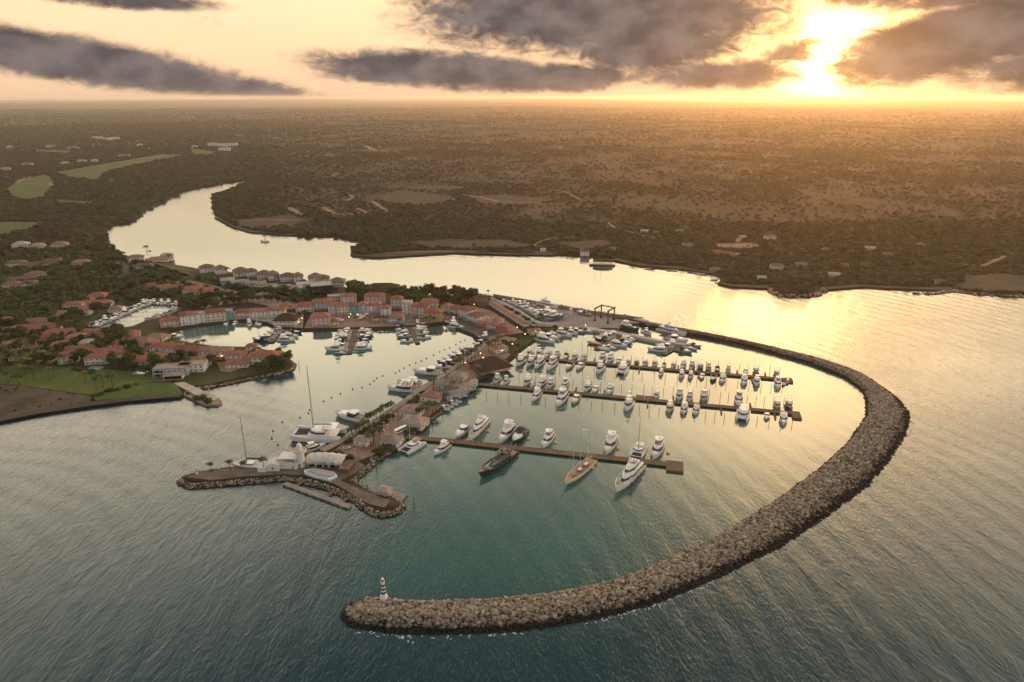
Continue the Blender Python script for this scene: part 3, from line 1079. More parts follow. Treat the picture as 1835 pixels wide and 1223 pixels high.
P3_ = pier('wooden_pier', PIER3[0], (1410, 682.4), 4.4, 'wooden northern pier, farthest of the three long piers, lined with fishing boats', head=(1, 4, 5, 3))
P2_ = pier('wooden_pier', PIER2[0], (1420, 743), 4.6, 'wooden middle pier of the three long piers, with a square platform at its tip', head=(1, 5, 8, 3))
pier('wooden_pier', PIER1[0], (1197, 834.8), 5.2, 'wooden southern pier, nearest of the three long piers, with the biggest yachts', head=(1, 9, 7.5, 4.5))
mb = MB()
mb.box(0, 1.1, 0, 9, .75, .95)
FING = mb.mesh('finger_berth', [MT['planks']])
for root_, ln, xs in ((P3_, PIER3, ((1145, -1), (1062, 1), (1214, 1), (1250, -1), (1321, 1), (1345, -1), (1372, 1))), (P2_, PIER2, ((1160, -1), (1028, 1), (1080, 1), (1205, 1), (1290, -1), (1345, 1), (1385, -1)))):
    for px, sd_ in xs:
        x_ = (on_line(ln[0], ln[1], px) - P(*ln[0])).length
        part('finger_berth', FING, root_, loc=(x_, sd_ * 2.6, 0), scale=(1, sd_, 1))
x_ = (on_line(PIER2[0], PIER2[1], 1139) - P(*PIER2[0])).length
mb = MB()
mb.box(x_, x_ + 14, 2.56, 6.5, .5, 1.28)
part('platform', mb.mesh('platform', [MT['planks']]), P2_)
pier('wooden_pier', (637.7, 590), (626, 635), 3.6, 'narrow wooden town dock, western of the two below the red roofs', z=1.0)
pier('wooden_pier', (732, 584), (749, 617), 3.6, 'narrow wooden town dock, eastern of the two below the red roofs', z=1.0)
pier('wooden_pier', (516, 592), (486, 615.5), 3.2, 'short wooden dock running out from the thatched clubhouse', z=1.0)
pier('wooden_pier', (1112, 603), (1068, 628), 3.6, 'short wooden dock crowded with boats under the long concrete wall', z=1.0)
pier('wooden_pier', (1222, 619), (1189, 637.5), 3.6, 'small wooden dock at the outer end of the long concrete wall', z=1.0)
wl = PL([(1050, 589.5), (1095, 597.5), (1140, 605), (1190, 615.5), (1238, 621.5), (1236, 624.5), (1188, 619), (1138, 608.8), (1092, 601), (1048, 593.5)])
o = link(bpy.data.objects.new('harbour_wall', at_origin(prism('harbour_wall', wl, -2, 2.6, MT['pale_concrete']), wl[0])))
o.location = wl[0]
tag(o, 'long pale concrete harbour wall between the crowded dock and the superyacht berth', 'wall')
# slab jetty by the lawn with its hedge
js = PL([(309, 691.5), (330, 688.5), (392, 716), (398, 723), (390, 729), (366, 728), (330, 711)])
root = empty('jetty', js[0], 0, 'pale stone jetty slab running into the bay beside the bright lawn', 'jetty')
part('base', at_origin(prism('jetty_base', js, -2, 1.6, MT['stone']), js[0]), root)
jt = PL([(312, 692), (330, 689.5), (389, 715.5), (393, 719), (380, 724.5), (372, 724)])
part('slab', at_origin(prism('jetty_slab', jt, 1.6, 2.3, MT['pale_concrete']), js[0]), root)
# dock beside the stone arm, with gangways
a, b = P(510, 868.5), P(627, 911)
d = (b - a).normalized()
root = empty('mooring_dock', a, math.atan2(d.y, d.x), 'long grey concrete mooring dock lying off the stone arm below the pool', 'dock')
L = (b - a).length
mb = MB()
mb.box(0, L, -1.6, 1.6, -.6, 1.1)
part('deck', mb.mesh('deck', [MT['concrete']]), root)
for i, s in enumerate((.16, .62, .86)):
    mb = MB()
    mb.box(L * s - 1.1, L * s + 1.1, 1.62, 11.5 - i, .8, 1.0)
    part('gangway', mb.mesh('gangway', [MT['planks']]), root)
for s in np.linspace(.03, .97, 9):
    mb = MB()
    mb.tube([(0, 0, -2), (0, 0, 1.0)], .3, n=6)
    part('fender_post', cached('fpost', lambda: mb.mesh('fender_post', [MT['rubber']])), root, loc=(L * s, -1.9, 0))
# promenade retaining wall on the basin side (lower walkway)
for nm, pts, w, z, m, lb in (('quay_wall', [(876, 616), (839, 646), (793, 678.5), (763, 696.5), (727, 723.5), (683, 753.5), (646, 776.5), (614, 795.5), (578, 813)], 5.0, 2.5, 'concrete', 'long straight stone walkway wall edging the promenade toward the town basin'),):
    pts = PL(pts)
    mb = MB()
    Lp, Rp = [], []
    for i, p in enumerate(pts):
        dd = (pts[min(i + 1, len(pts) - 1)] - pts[max(i - 1, 0)]).normalized()
        nn = Vector((-dd.y, dd.x, 0))
        Lp.append(p + nn * w * .5)
        Rp.append(p - nn * w * .5)
    rings = [[(l.x, l.y, -2), (r.x, r.y, -2), (r.x, r.y, z), (l.x, l.y, z)] for l, r in zip(Lp, Rp)]
    mb.loft(rings, 0)
    o = link(bpy.data.objects.new(nm, at_origin(mb.mesh(nm, [MT[m]]), pts[0])))
    o.location = pts[0]
    tag(o, lb, 'wall')


def rock_edge(name, pts, w, size, n, label, z=1.5, mat='shore_rock'):
    """a strip of dumped stone along a shore"""
    pts = PL(pts)
    seg = [0]
    for p, q in zip(pts[:-1], pts[1:]):
        seg.append(seg[-1] + (q - p).length)
    C = []
    for i in range(n):
        s = npr.uniform(0, seg[-1])
        k = max(j for j in range(len(seg) - 1) if seg[j] <= s)
        t = (s - seg[k]) / (seg[k + 1] - seg[k])
        p = pts[k].lerp(pts[k + 1], t)
        d = (pts[k + 1] - pts[k]).normalized()
        u = npr.uniform(-1, 1)
        p = p + Vector((-d.y, d.x, 0)) * u * w / 2
        C.append((p.x - pts[0].x, p.y - pts[0].y, z * (1 - abs(u)) * npr.uniform(.5, 1) + .1))
    S = np.clip(npr.lognormal(0, .3, n), .5, 1.8) * size
    o = link(bpy.data.objects.new(name, boulders(name, np.array(C), S, MT[mat], 1)))
    o.location = pts[0]
    if label is None:
        return tag(o, kind='stuff')
    return tag(o, label, 'rocks', kind='stuff')


rock_edge('rocks', [(461, 838), (394, 845), (351, 852), (328, 860), (325, 866), (343, 873), (379, 870.5), (453, 864.5), (505, 859.5), (540, 862), (592, 877), (638, 897), (658, 915), (681, 925), (708, 921), (719, 911), (714, 902), (700, 895), (669, 889), (640, 873), (630, 864), (651, 847),
                     (667, 833), (664, 826), (680, 822), (702, 807), (722, 790)], 5.5, .52, 3600, None, 2.2)
rock_edge('rocks', [(722, 790), (754, 767), (784, 744), (830, 712), (850, 698)], 3.5, .6, 420, None, 1.6)
rock_edge('rocks', [(1150, 574), (1062, 563), (1000, 552), (940, 542.5), (896, 536.5), (855, 531.5)], 8, 1.0, 900, None, 3.6)
rock_edge('rocks', [(345, 700), (380, 694.5), (430, 684.5), (458, 678.5), (494, 672.5), (522, 664.5), (527, 656), (515, 645)], 4, .8, 420, None, 1.6)
rock_edge('rocks', [(1381, 519), (1393, 531), (1419, 532), (1460, 531), (1475, 521)], 10, 1.6, 160, None, 2)
rock_edge('rocks', [(1640, 527.5), (1670, 527), (1706, 522), (1747, 527.5), (1835, 532.5), (2000, 545)], 7, 1.5, 260, None, 1.5)
wp = PL([(884, 535), (940, 544.5), (1000, 555), (1062, 566), (1145, 577.5)])
mb = MB()
rings = []
for i, p in enumerate(wp):
    dd = (wp[min(i + 1, len(wp) - 1)] - wp[max(i - 1, 0)]).normalized()
    nn = Vector((-dd.y, dd.x, 0)) * .5
    rings.append([(p.x + nn.x, p.y + nn.y, 1), (p.x - nn.x, p.y - nn.y, 1), (p.x - nn.x, p.y - nn.y, 5.0), (p.x + nn.x, p.y + nn.y, 5.0)])
mb.loft(rings, 0)
o = link(bpy.data.objects.new('sea_wall', at_origin(mb.mesh('sea_wall', [MT['concrete']]), wp[0])))
o.location = wp[0]
tag(o, 'tan concrete sea wall behind the boatyard, facing the river mouth', 'wall')
yw = PL([(880, 540), (905, 551), (930, 563), (955, 580), (968, 585), (1000, 587)])
mb = MB()
rings = []
for i, p in enumerate(yw):
    dd = (yw[min(i + 1, len(yw) - 1)] - yw[max(i - 1, 0)]).normalized()
    nn = Vector((-dd.y, dd.x, 0)) * .4
    rings.append([(p.x + nn.x, p.y + nn.y, 1), (p.x - nn.x, p.y - nn.y, 1), (p.x - nn.x, p.y - nn.y, 4.4), (p.x + nn.x, p.y + nn.y, 4.4)])
mb.loft(rings, 0)
o = link(bpy.data.objects.new('yard_wall', at_origin(mb.mesh('yard_wall', [MT['white_wall']]), yw[0])))
o.location = yw[0]
tag(o, 'white wall with a kink closing off the boatyard from the long low shed', 'wall')


MT['band_paint'] = paint('maroon_band_paint', (.070, .024, .022), .6, .1, 1.0)
# ------------------------------------------------------------------ lighthouse and beacons
def beacon(px, py, h, bands, label, plinth=1.0):
    root = empty('lighthouse' if h > 8 else 'harbour_beacon', P(px, py, 0) + Vector((0, 0, plinth)), 0, label, 'lighthouse' if h > 8 else 'beacon')
    r0, r1 = h * .105, h * .065
    mb = MB()
    mb.lathe([(r0 * 1.6, -1.2), (r0 * 1.5, h * .07), (r0 * 1.3, h * .085), (r0 * 1.2, h * .15)], 0, 16)
    part('plinth', mb.mesh('plinth', [MT['white_wall']]), root)
    z0, z1 = h * .15, h * .74
    mb = MB()
    for i in range(bands):
        a, b = i / bands, (i + 1) / bands
        ra, rb = r0 + (r1 - r0) * a, r0 + (r1 - r0) * b
        za, zb = z0 + (z1 - z0) * a, z0 + (z1 - z0) * b
        c = 1 if i % 2 else 0
        n = 16
        A = [(ra * math.cos(2 * math.pi * k / n), ra * math.sin(2 * math.pi * k / n), za) for k in range(n)]
        Bq = [(rb * math.cos(2 * math.pi * k / n), rb * math.sin(2 * math.pi * k / n), zb) for k in range(n)]
        mb.loft([A, Bq], c, cap0=False, cap1=(i == bands - 1))
    part('tower', mb.mesh('tower', [MT['white_wall'], MT['band_paint']]), root)
    mb = MB()
    mb.lathe([(r1 * .8, z1), (r1 * 1.3, z1 + h * .01), (r1 * 1.3, z1 + h * .03), (r1 * .8, z1 + h * .035)], 0, 16)
    part('gallery', mb.mesh('gallery', [MT['white_wall']]), root)
    mb = MB()
    mb.lathe([(r1 * .75, z1 + h * .036), (r1 * .75, z1 + h * .13)], 0, 12)
    part('lantern', mb.mesh('lantern', [MT['glass']]), root)
    mb = MB()
    mb.lathe([(r1 * 1.0, z1 + h * .131), (r1 * .8, z1 + h * .17), (r1 * .2, z1 + h * .21), (r1 * .05, z1 + h * .26)], 0, 12)
    part('cap', mb.mesh('cap', [MT['white_wall']]), root)
    return root


beacon(689, 1086, 11.2, 7, 'slim dark red and white striped lighthouse on the near tip of the breakwater', 4.3)
beacon(353.5, 854.5, 4.2, 4, 'squat dark and white banded beacon at the tip of the stone arm', 2.0)
beacon(376.5, 710, 4.0, 4, 'small dark and white banded beacon on the pale stone jetty', 2.3)


# ------------------------------------------------------------------ houses
def roof_mat(name, c, rnd=.12):
    m, nt, bs = new_mat(name)
    t = nd(nt, 'ShaderNodeTexCoord')
    n = NOISE(nt, t.outputs['Object'], .35, 5.0, .65)
    col = RAMP(nt, n, [(.3, tuple(x * .68 for x in c)), (.55, c), (.75, tuple(min(1, x * 1.28) for x in c))])
    w = nd(nt, 'ShaderNodeTexWave', {'Scale': 1.3, 'Distortion': .6, 'Detail': 1.0}, bands_direction='X')
    nt.links.new(t.outputs['Object'], w.inputs['Vector'])
    col = MIX(nt, .35, col, MIX(nt, 1.0, col, w.outputs['Color'], 'MULTIPLY'))
    oi = nd(nt, 'ShaderNodeObjectInfo')
    col = nd(nt, 'ShaderNodeVectorMath', {0: col, 3: M_(nt, 'ADD', M_(nt, 'MULTIPLY', oi.outputs['Random'], 2 * rnd), 1 - rnd)}, operation='SCALE').outputs[0]
    setc(nt, bs, col, .85, .2)
    return m


MT['red_roof'] = roof_mat('red_clay_tiles', (.36, .145, .098), .22)
MT['pink_roof'] = roof_mat('faded_pink_tiles', (.37, .205, .15), .18)
MT['brown_roof'] = roof_mat('brown_tiles', (.20, .125, .095))
MT['grey_roof'] = roof_mat('grey_brown_shingles', (.24, .18, .155))
MT['beige_roof'] = roof_mat('beige_shingles', (.40, .31, .255))
MT['pale_roof'] = roof_mat('pale_roof_slab', (.48, .42, .37))
for nm, c in (('w_white', (.74, .70, .66)), ('w_cream', (.66, .58, .46)), ('w_pink', (.64, .46, .39)), ('w_blue', (.42, .49, .55)), ('w_lilac', (.54, .50, .56)), ('w_teal', (.15, .44, .42)), ('w_ochre', (.54, .39, .20)),
              ('w_navy', (.018, .03, .085)), ('w_paleblue', (.45, .54, .60)), ('w_red', (.48, .17, .13)), ('w_grey', (.40, .37, .35))):
    MT[nm] = paint(nm.replace('w_', '') + '_stucco', c, .9, .08, .3, .15, dirt=tuple(x * .75 for x in c))


def window_mesh():
    mb = MB()
    mb.box(-.62, .62, -.06, .02, -.05, .0)
    mb.box(-.62, .62, -.06, .02, 1.45, 1.52)
    mb.box(-.62, -.54, -.06, .02, .0, 1.45)
    mb.box(.54, .62, -.06, .02, .0, 1.45)
    mb.box(-.04, .04, -.05, .02, .0, 1.45)
    mb.box(-.54, -.04, -.02, .02, .0, 1.45, 1)
    mb.box(.04, .54, -.02, .02, .0, 1.45, 1)
    return mb.mesh('window', [MT['white_wall'], MT['glass']])


def door_mesh():
    mb = MB()
    mb.box(-.62, .62, -.08, .02, 2.15, 2.28)
    mb.box(-.62, -.5, -.08, .02, 0, 2.15)
    mb.box(.5, .62, -.08, .02, 0, 2.15)
    mb.box(-.5, .5, -.03, .02, 0, 2.15, 1)
    return mb.mesh('door', [MT['white_wall'], MT['teak']])


def roof_mesh(kind, w, d, h, ov, mat):
    mb = MB()
    x, y = w / 2 + ov, d / 2 + ov
    t = .22
    if kind == 'hip':
        if w >= d:
            r = [(-(x - y), 0, h), (x - y, 0, h)] if x > y else [(0, 0, h), (0, 0, h)]
        else:
            r = [(0, -(y - x), h), (0, y - x, h)]
        e = [(-x, -y, 0), (x, -y, 0), (x, y, 0), (-x, y, 0)]
        eb = [(p[0], p[1], -t) for p in e]
        for i in range(4):
            j = (i + 1) % 4
            mb.face([eb[i], eb[j], e[j], e[i]])
        if w >= d:
            mb.face([e[0], e[1], r[1], r[0]])
            mb.face([e[1], e[2], r[1]])
            mb.face([e[2], e[3], r[0], r[1]])
            mb.face([e[3], e[0], r[0]])
        else:
            mb.face([e[0], e[1], r[0]])
            mb.face([e[1], e[2], r[1], r[0]])
            mb.face([e[2], e[3], r[1]])
            mb.face([e[3], e[0], r[0], r[1]])
        mb.face(eb[::-1])
    elif kind == 'gable':
        A = [(-x, -y, -t), (-x, -y, 0), (-x, 0, h), (-x, y, 0), (-x, y, -t)]
        mb.loft([A, [(x, p[1], p[2]) for p in A]], 0)
    elif kind == 'shed':
        A = [(-x, -y, -t), (-x, -y, 0), (-x, y, h), (-x, y, h - t)]
        mb.loft([A, [(x, p[1], p[2]) for p in A]], 0)
    else:
        mb.box(-x, x, -y, y, -t, .0)
        mb.box(-x, x, -y, -y + .25, .0, .6)
        mb.box(-x, x, y - .25, y, .0, .6)
        mb.box(-x, -x + .25, -y + .25, y - .25, .0, .6)
        mb.box(x - .25, x, -y + .25, y - .25, .0, .6)
    me = mb.mesh('roof', [mat])
    return me


HOUSES = []
FOOT = []


def house(px, py, w, d, floors, wall, roof, kind, label, rot=0.0, group=None, name='house', z=None, wins=True, extra=None, fh=3.0, rh=None, ov=.55, cat='house', porch=None):
    """front wall's foot at a measured point; parts: wall, roof, door, window, balcony ..."""
    b = P(px, py)
    zz = float(hgt(b.x, b.y)) if z is None else z
    b = P(px, py, zz)
    az_ = math.atan2(b.x, b.y)
    rz = -az_ * .5 + R(rot)
    f = Vector((math.sin(rz), -math.cos(rz), 0))
    c = b - f * d / 2
    root = empty(name, c, rz, label, cat, group)
    h = floors * fh
    mb = MB()
    mb.box(-w / 2, w / 2, -d / 2, d / 2, -.4, h)
    part('wall', mb.mesh('wall', [MT[wall]]), root)
    hh = rh if rh else (min(w, d) * .27 if kind in ('hip', 'gable') else (d * .25 if kind == 'shed' else .2))
    part('roof', roof_mesh(kind, w, d, hh, ov if kind != 'flat' else .05, MT[roof]), root, loc=(0, 0, h + (.23 if kind != 'flat' else .22)))
    if wins:
        wm, dm = cached('win', window_mesh), cached('door', door_mesh)
        n = max(1, int(w / 3.6))
        for fl in range(floors):
            for i in range(n):
                x = (i + .5) * w / n - w / 2
                if fl == 0 and i == n // 2:
                    part('door', dm, root, loc=(x, -d / 2 - .03, 0))
                else:
                    part('window', wm, root, loc=(x, -d / 2 - .03, fl * fh + 1.0))
            k = max(1, int(d / 4.5))
            for s in (-1, 1):
                for i in range(k):
                    y = (i + .5) * d / k - d / 2
                    part('window', wm, root, loc=(s * (w / 2 + .03), y, fl * fh + 1.0), rz=s * math.pi / 2)
        if floors >= 2 and w > 7 and (hash(label) % 3):
            mb = MB()
            bw = w * .32
            mb.box(-bw, bw, -d / 2 - 1.4, -d / 2 - .005, 2.9, 3.05)
            for i in range(9):
                xx = -bw + i * bw / 4
                mb.box(xx - .05, xx + .05, -d / 2 - 1.4, -d / 2 - 1.3, 3.05, 3.9)
            mb.box(-bw, bw, -d / 2 - 1.4, -d / 2 - 1.3, 3.9, 4.0)
            part('balcony', mb.mesh('balcony', [MT['w_white']]), root)
    if porch:
        pw, pd, ph, pm = porch
        mb = MB()
        A = [(-pw / 2, -d / 2 - pd, ph - .8), (-pw / 2, -d / 2 - pd, ph - .6), (-pw / 2, -d / 2 - .01, ph + .2), (-pw / 2, -d / 2 - .01, ph)]
        mb.loft([A, [(pw / 2, q[1], q[2]) for q in A]], 0)
        part('porch_roof', mb.mesh('porch_roof', [MT[pm]]), root)
        mb = MB()
        mb.tube([(0, 0, -.3), (0, 0, ph - .8)], .16, n=6)
        pm_ = mb.mesh('post', [MT['w_white']])
        k = max(2, int(pw / 4))
        for i in range(k + 1):
            part('post', pm_, root, loc=(-pw / 2 + .3 + (pw - .6) * i / k, -d / 2 - pd + .3, 0))
    if group and 'town' in group:
        root.scale = (1, 1, rng.uniform(.9, 1.14))
    HOUSES.append((label, c.copy(), max(w, d)))
    FOOT.append((c.x, c.y, (w + d) * .27))
    if extra:
        extra(root, w, d, h)
    return root


def tower_on(mat='w_cream', roof='red_roof', sx=.25, s=3.2, hh=3.2):
    def fn(root, w, d, h):
        mb = MB()
        mb.box(w * sx - s / 2, w * sx + s / 2, -s / 2, s / 2, h, h + hh)
        t = part('turret', mb.mesh('turret', [MT[mat]]), root)
        part('turret_roof', roof_mesh('hip', s, s, 1.1, .4, MT[roof]), t, loc=(w * sx, 0, h + hh + .23))
    return fn


def chimneys(root, w, d, h):
    for x in (-.28, .24):
        mb = MB()
        mb.box(w * x - .4, w * x + .4, -.4, .4, h + .3, h + 2.6)
        part('chimney', mb.mesh('chimney', [MT['w_white']]), root)


def dormer(root, w, d, h):
    mb = MB()
    mb.box(-w * .2, w * .2, -d * .3, d * .2, h + .1, h + 1.9)
    t = part('dormer', mb.mesh('dormer', [MT['w_white']]), root)
    part('dormer_roof', roof_mesh('gable', w * .4, d * .5, .8, .25, MT['red_roof']), t, loc=(0, -d * .05, h + 2.1))


g = 'town houses round the basin'
T = [  # px, py, w, d, floors, wall, roof, kind, rot, label, extra
    (576, 585, 17, 12, 3, 'w_pink', 'red_roof', 'hip', 4, 'pink three storey house with red hipped roof standing on the quay edge', None),
    (599, 583, 9, 9, 1, 'w_white', 'red_roof', 'hip', 4, 'single storey red roofed cafe beside the pink quay house', None),
    (547, 560, 18, 11, 2, 'w_cream', 'red_roof', 'hip', 10, 'cream two storey house behind the thatched clubhouse at the terrace end', None),
    (579, 556, 20, 11, 3, 'w_blue', 'red_roof', 'hip', 6, 'grey blue house with long red roof behind the pink quay house', chimneys),
    (598, 564, 10, 11, 3, 'w_lilac', 'red_roof', 'gable', 5, 'narrow lilac gabled house just behind the pink quay house', None),
    (616, 564, 11, 10, 3, 'w_cream', 'red_roof', 'gable', 3, 'cream gabled house facing the plaza umbrellas', None),
    (635, 563, 9, 10, 3, 'w_teal', 'red_roof', 'hip', 2, 'bright turquoise house facing the plaza', None),
    (652, 562, 9, 10, 3, 'w_lilac', 'red_roof', 'hip', 0, 'pale lilac house right beside the turquoise house', None),
    (666, 562, 8, 10, 3, 'w_white', 'red_roof', 'hip', 0, 'white narrow house in the middle of the plaza terrace', None),
    (678, 562, 7, 10, 3, 'w_pink', 'red_roof', 'hip', 0, 'pink narrow house at the east end of the plaza terrace', None),
    (691, 567, 9, 10, 3, 'w_white', 'red_roof', 'hip', -4, 'white house with red roof tucked behind the pale blue corner house', None),
    (625, 545, 17, 10, 3, 'w_cream', 'red_roof', 'hip', 5, 'cream house with long red roof in the back row behind the turquoise house', None),
    (672, 546, 21, 10, 3, 'w_pink', 'red_roof', 'hip', 0, 'long pink house in the back row behind the plaza terrace', chimneys),
    (711, 553, 12, 10, 3, 'w_lilac', 'red_roof', 'hip', -5, 'lilac house with red roof in the back row near the mangroves', None),
    (709, 580, 15, 11, 2, 'w_paleblue', 'red_roof', 'hip', -5, 'pale blue two storey corner house with red hipped roof near the quay', None),
    (729, 563, 9, 11, 4, 'w_white', 'pale_roof', 'flat', -8, 'tall white flat roofed house between the lilac and pink houses', None),
    (744, 566, 10, 11, 3, 'w_pink', 'red_roof', 'hip', -10, 'pink house beside the tall white flat roofed one', None),
    (758, 569, 9, 11, 3, 'w_cream', 'red_roof', 'gable', -12, 'cream gabled house behind the ochre corner house', None),
    (775, 577, 17, 12, 3, 'w_ochre', 'red_roof', 'hip', -8, 'ochre yellow three storey corner house with red hipped roof', None),
    (768, 552, 18, 11, 2, 'w_cream', 'red_roof', 'hip', -12, 'cream house with red roof directly before the mangrove thicket', None),
    (797, 561, 10, 10, 2, 'w_paleblue', 'red_roof', 'hip', -38, 'pale blue house at the head of the curved red row', None),
    (812, 563, 13, 12, 2, 'w_pink', 'red_roof', 'hip', -40, 'pink house, upper one in the curved red roofed row', None),
    (829, 568, 14, 13, 2, 'w_white', 'red_roof', 'hip', -44, 'white house in the middle of the curved red roofed row', None),
    (845, 577, 14, 13, 2, 'w_cream', 'red_roof', 'hip', -48, 'cream house, lower one in the curved red roofed row', None),
    (857, 585, 8, 8, 1, 'w_red', 'red_roof', 'hip', -40, 'low red kiosk house at the foot of the curved row', None),
    (884, 592, 13, 9, 2, 'w_pink', 'pink_roof', 'hip', -25, 'faded pink house beside the long low shed', None),
    (899, 597, 12, 8, 2, 'w_red', 'pink_roof', 'hip', -22, 'salmon red house with pink roof at the promenade head', None),
    (889, 580, 9, 8, 1, 'w_white', 'pink_roof', 'hip', -30, 'small white house with pink roof below the long low shed', None),
    (305, 586, 16, 11, 2, 'w_pink', 'red_roof', 'hip', 12, 'salmon villa with red hipped roof at the west end of the basin row', dormer),
    (335, 583, 10, 12, 3, 'w_white', 'red_roof', 'gable', 14, 'white stepped house with red roof next to the salmon villa', None),
    (347, 582, 9, 11, 3, 'w_white', 'red_roof', 'gable', 12, 'white gabled house, second from the salmon villa on the basin', None),
    (362, 579, 13, 11, 3, 'w_white', 'pale_roof', 'flat', 8, 'white flat topped house with balconies on the inner basin', None),
    (388, 577, 17, 11, 3, 'w_cream', 'red_roof', 'gable', 5, 'cream three storey house on the inner basin edge', None),
    (408, 573, 9, 10, 3, 'w_teal', 'pale_roof', 'flat', 3, 'blue green flat roofed house on the inner basin', None),
    (437, 570, 17, 10, 2, 'w_pink', 'red_roof', 'hip', 2, 'pink house with long red roof on the inner basin', None),
    (465, 569, 19, 10, 2, 'w_white', 'pink_roof', 'gable', 0, 'long white house with faded tiles west of the clubhouse', chimneys),
    (495, 568, 17, 10, 2, 'w_white', 'red_roof', 'gable', -3, 'white house with terrace cut into its red roof by the clubhouse', dormer),
    (512, 555, 14, 10, 1, 'w_cream', 'red_roof', 'hip', 0, 'low red roofed house behind the thatched clubhouse', None),
    (287, 634, 17, 10, 2, 'w_white', 'red_roof', 'gable', -8, 'white house with red roof, first of the southern basin terrace', None),
    (309, 637, 15, 10, 2, 'w_white', 'red_roof', 'gable', -8, 'white terraced house, second of the southern basin terrace', None),
    (330, 640, 15, 10, 2, 'w_cream', 'red_roof', 'gable', -8, 'cream terraced house, third of the southern basin terrace', None),
    (351, 642, 15, 10, 2, 'w_white', 'red_roof', 'gable', -8, 'white terraced house, fourth of the southern basin terrace', None),
    (373, 643.5, 15, 10, 2, 'w_white', 'pink_roof', 'gable', -8, 'white terraced house with faded roof, fifth of the southern basin terrace', None),
    (396, 645, 17, 10, 2, 'w_cream', 'pink_roof', 'gable', -6, 'cream terraced house, sixth of the southern basin terrace', None),
    (424, 650, 16, 11, 2, 'w_white', 'red_roof', 'gable', -6, 'tall white house with side stair at the end of the southern terrace', dormer),
    (472, 654, 25, 14, 2, 'w_cream', 'red_roof', 'hip', -10, 'large cream villa with red hipped roof on the southern point', dormer),
    (452, 640, 9, 7, 3, 'w_white', 'red_roof', 'hip', -6, 'little white tower house with red roof by the point villa', None),
    (245, 622, 26, 14, 1, 'w_pink', 'pink_roof', 'hip', -28, 'wide low house with orange pink roof beside the canal', None),
    (262, 633, 24, 14, 1, 'w_pink', 'pink_roof', 'hip', -26, 'wide low house with orange pink roof just south of the canal one', None),
    (275, 612, 18, 12, 1, 'w_cream', 'pink_roof', 'hip', -24, 'low cream house with pink roof behind the salmon villa', None),
    (276, 651, 18, 9, 1, 'w_white', 'red_roof', 'shed', -8, 'low open carport with a red roof west of the terrace', None),
    (355, 655, 20, 8, 1, 'w_white', 'red_roof', 'shed', -8, 'low open carport with a red roof before the southern terrace', None),
    (424, 660, 18, 8, 1, 'w_white', 'red_roof', 'shed', -6, 'low red carport on the dirt courtyard', None),
]
for px, py, w, d, fl, wa, ro, ki, rot, lb, ex in T:
    house(px, py, w, d, fl, wa, ro, ki, lb, rot, g, extra=ex)
# thatched clubhouse
def club(root, w, d, h):
    mb = MB()
    for i in range(9):
        x = -w / 2 + .3 + i * (w - .6) / 8
        mb.box(x - .15, x + .15, -d / 2 - 2.8, -d / 2 - 2.5, -.3, 5.9)
    mb.box(-w / 2, w / 2, -d / 2 - 2.9, -d / 2 - .01, 2.9, 3.1)
    mb.box(-w / 2, w / 2, -d / 2 - 2.9, -d / 2 - 2.75, 3.7, 3.8)
    part('veranda', mb.mesh('veranda', [MT['w_white']]), root)


house(511, 586, 20, 15, 2, 'w_white', 'thatch', 'hip', 'white columned clubhouse under a big dark thatched roof at the basin corner', -8, None, 'clubhouse', extra=club, rh=5.5, ov=1.6, cat='clubhouse')
# warehouses, teal row
house(578, 527, 24, 20, 2, 'w_navy', 'pale_roof', 'flat', 'dark blue flat roofed warehouse with a white roof edge', 12, None, 'warehouse', wins=False, fh=4.5, cat='warehouse')
house(549, 523, 20, 15, 2, 'w_cream', 'pale_roof', 'flat', 'cream flat roofed building beside the dark blue warehouse', 10, None, 'warehouse', fh=4, cat='warehouse')
g = 'colourful row behind the town'
for px, py, w, wa, lb in ((409, 513, 15, 'w_teal', 'turquoise gabled shop at the west end of the colourful row'), (428, 515, 15, 'w_teal', 'turquoise building, second of the colourful row'), (440, 516, 9, 'w_ochre', 'ochre building in the colourful row'),
                          (452, 517, 14, 'w_paleblue', 'light blue building in the colourful row'), (468, 519, 12, 'w_cream', 'cream building in the colourful row'), (488, 524, 11, 'w_red', 'terracotta building at the start of the teal row'),
                          (506, 526, 20, 'w_teal', 'long teal building with palms before it'), (530, 528, 16, 'w_teal', 'teal building nearest the cream warehouse')):
    house(px, py, w, 9, 2, wa, 'pale_roof' if wa == 'w_teal' else 'beige_roof', 'gable', lb, 8, g)
house(610, 541, 26, 9, 2, 'w_ochre', 'pale_roof', 'flat', 'long ochre flat roofed block behind the red roofs', 6, None, fh=3)
g = 'grey roofed villas on the river bank'
for i, (px, py, w) in enumerate([(372, 489, 26), (398, 491.5, 20), (432, 496, 26), (453, 497, 18), (474, 501, 24), (492, 503, 18), (516, 505, 25), (536, 506, 16), (565, 507, 24), (583, 510, 16), (604, 515, 25)]):
    house(px, py, w * .66, 13, 2, 'w_white', 'grey_roof' if i % 3 else 'brown_roof', 'hip', f"white villa with a dusky hipped roof, {ORD[i]} from the west along the river bank", 14 - i * 1.5 + (9 if i % 2 else 0), g, rh=3.6 + .5 * (i % 3), ov=.9, fh=3.0 + .3 * (i % 2))
g = 'red roofed houses behind the canal'
for i, (px, py, w) in enumerate([(274, 518, 17), (296, 521, 18), (318, 521, 22), (346, 524, 22), (366, 527, 20)]):
    house(px, py, w, 12, 1, 'w_cream', 'red_roof', 'hip', f"low house with a red hipped roof, {ORD[i]} from the west behind the canal head", 16, g)
# thatched pavilion in the mangroves
house(685, 522, 34, 15, 1, 'w_grey', 'thatch', 'hip', 'long brown thatched pavilion on the river between two clumps of trees', -4, None, 'pavilion', rh=4.5, ov=1.5, cat='pavilion')
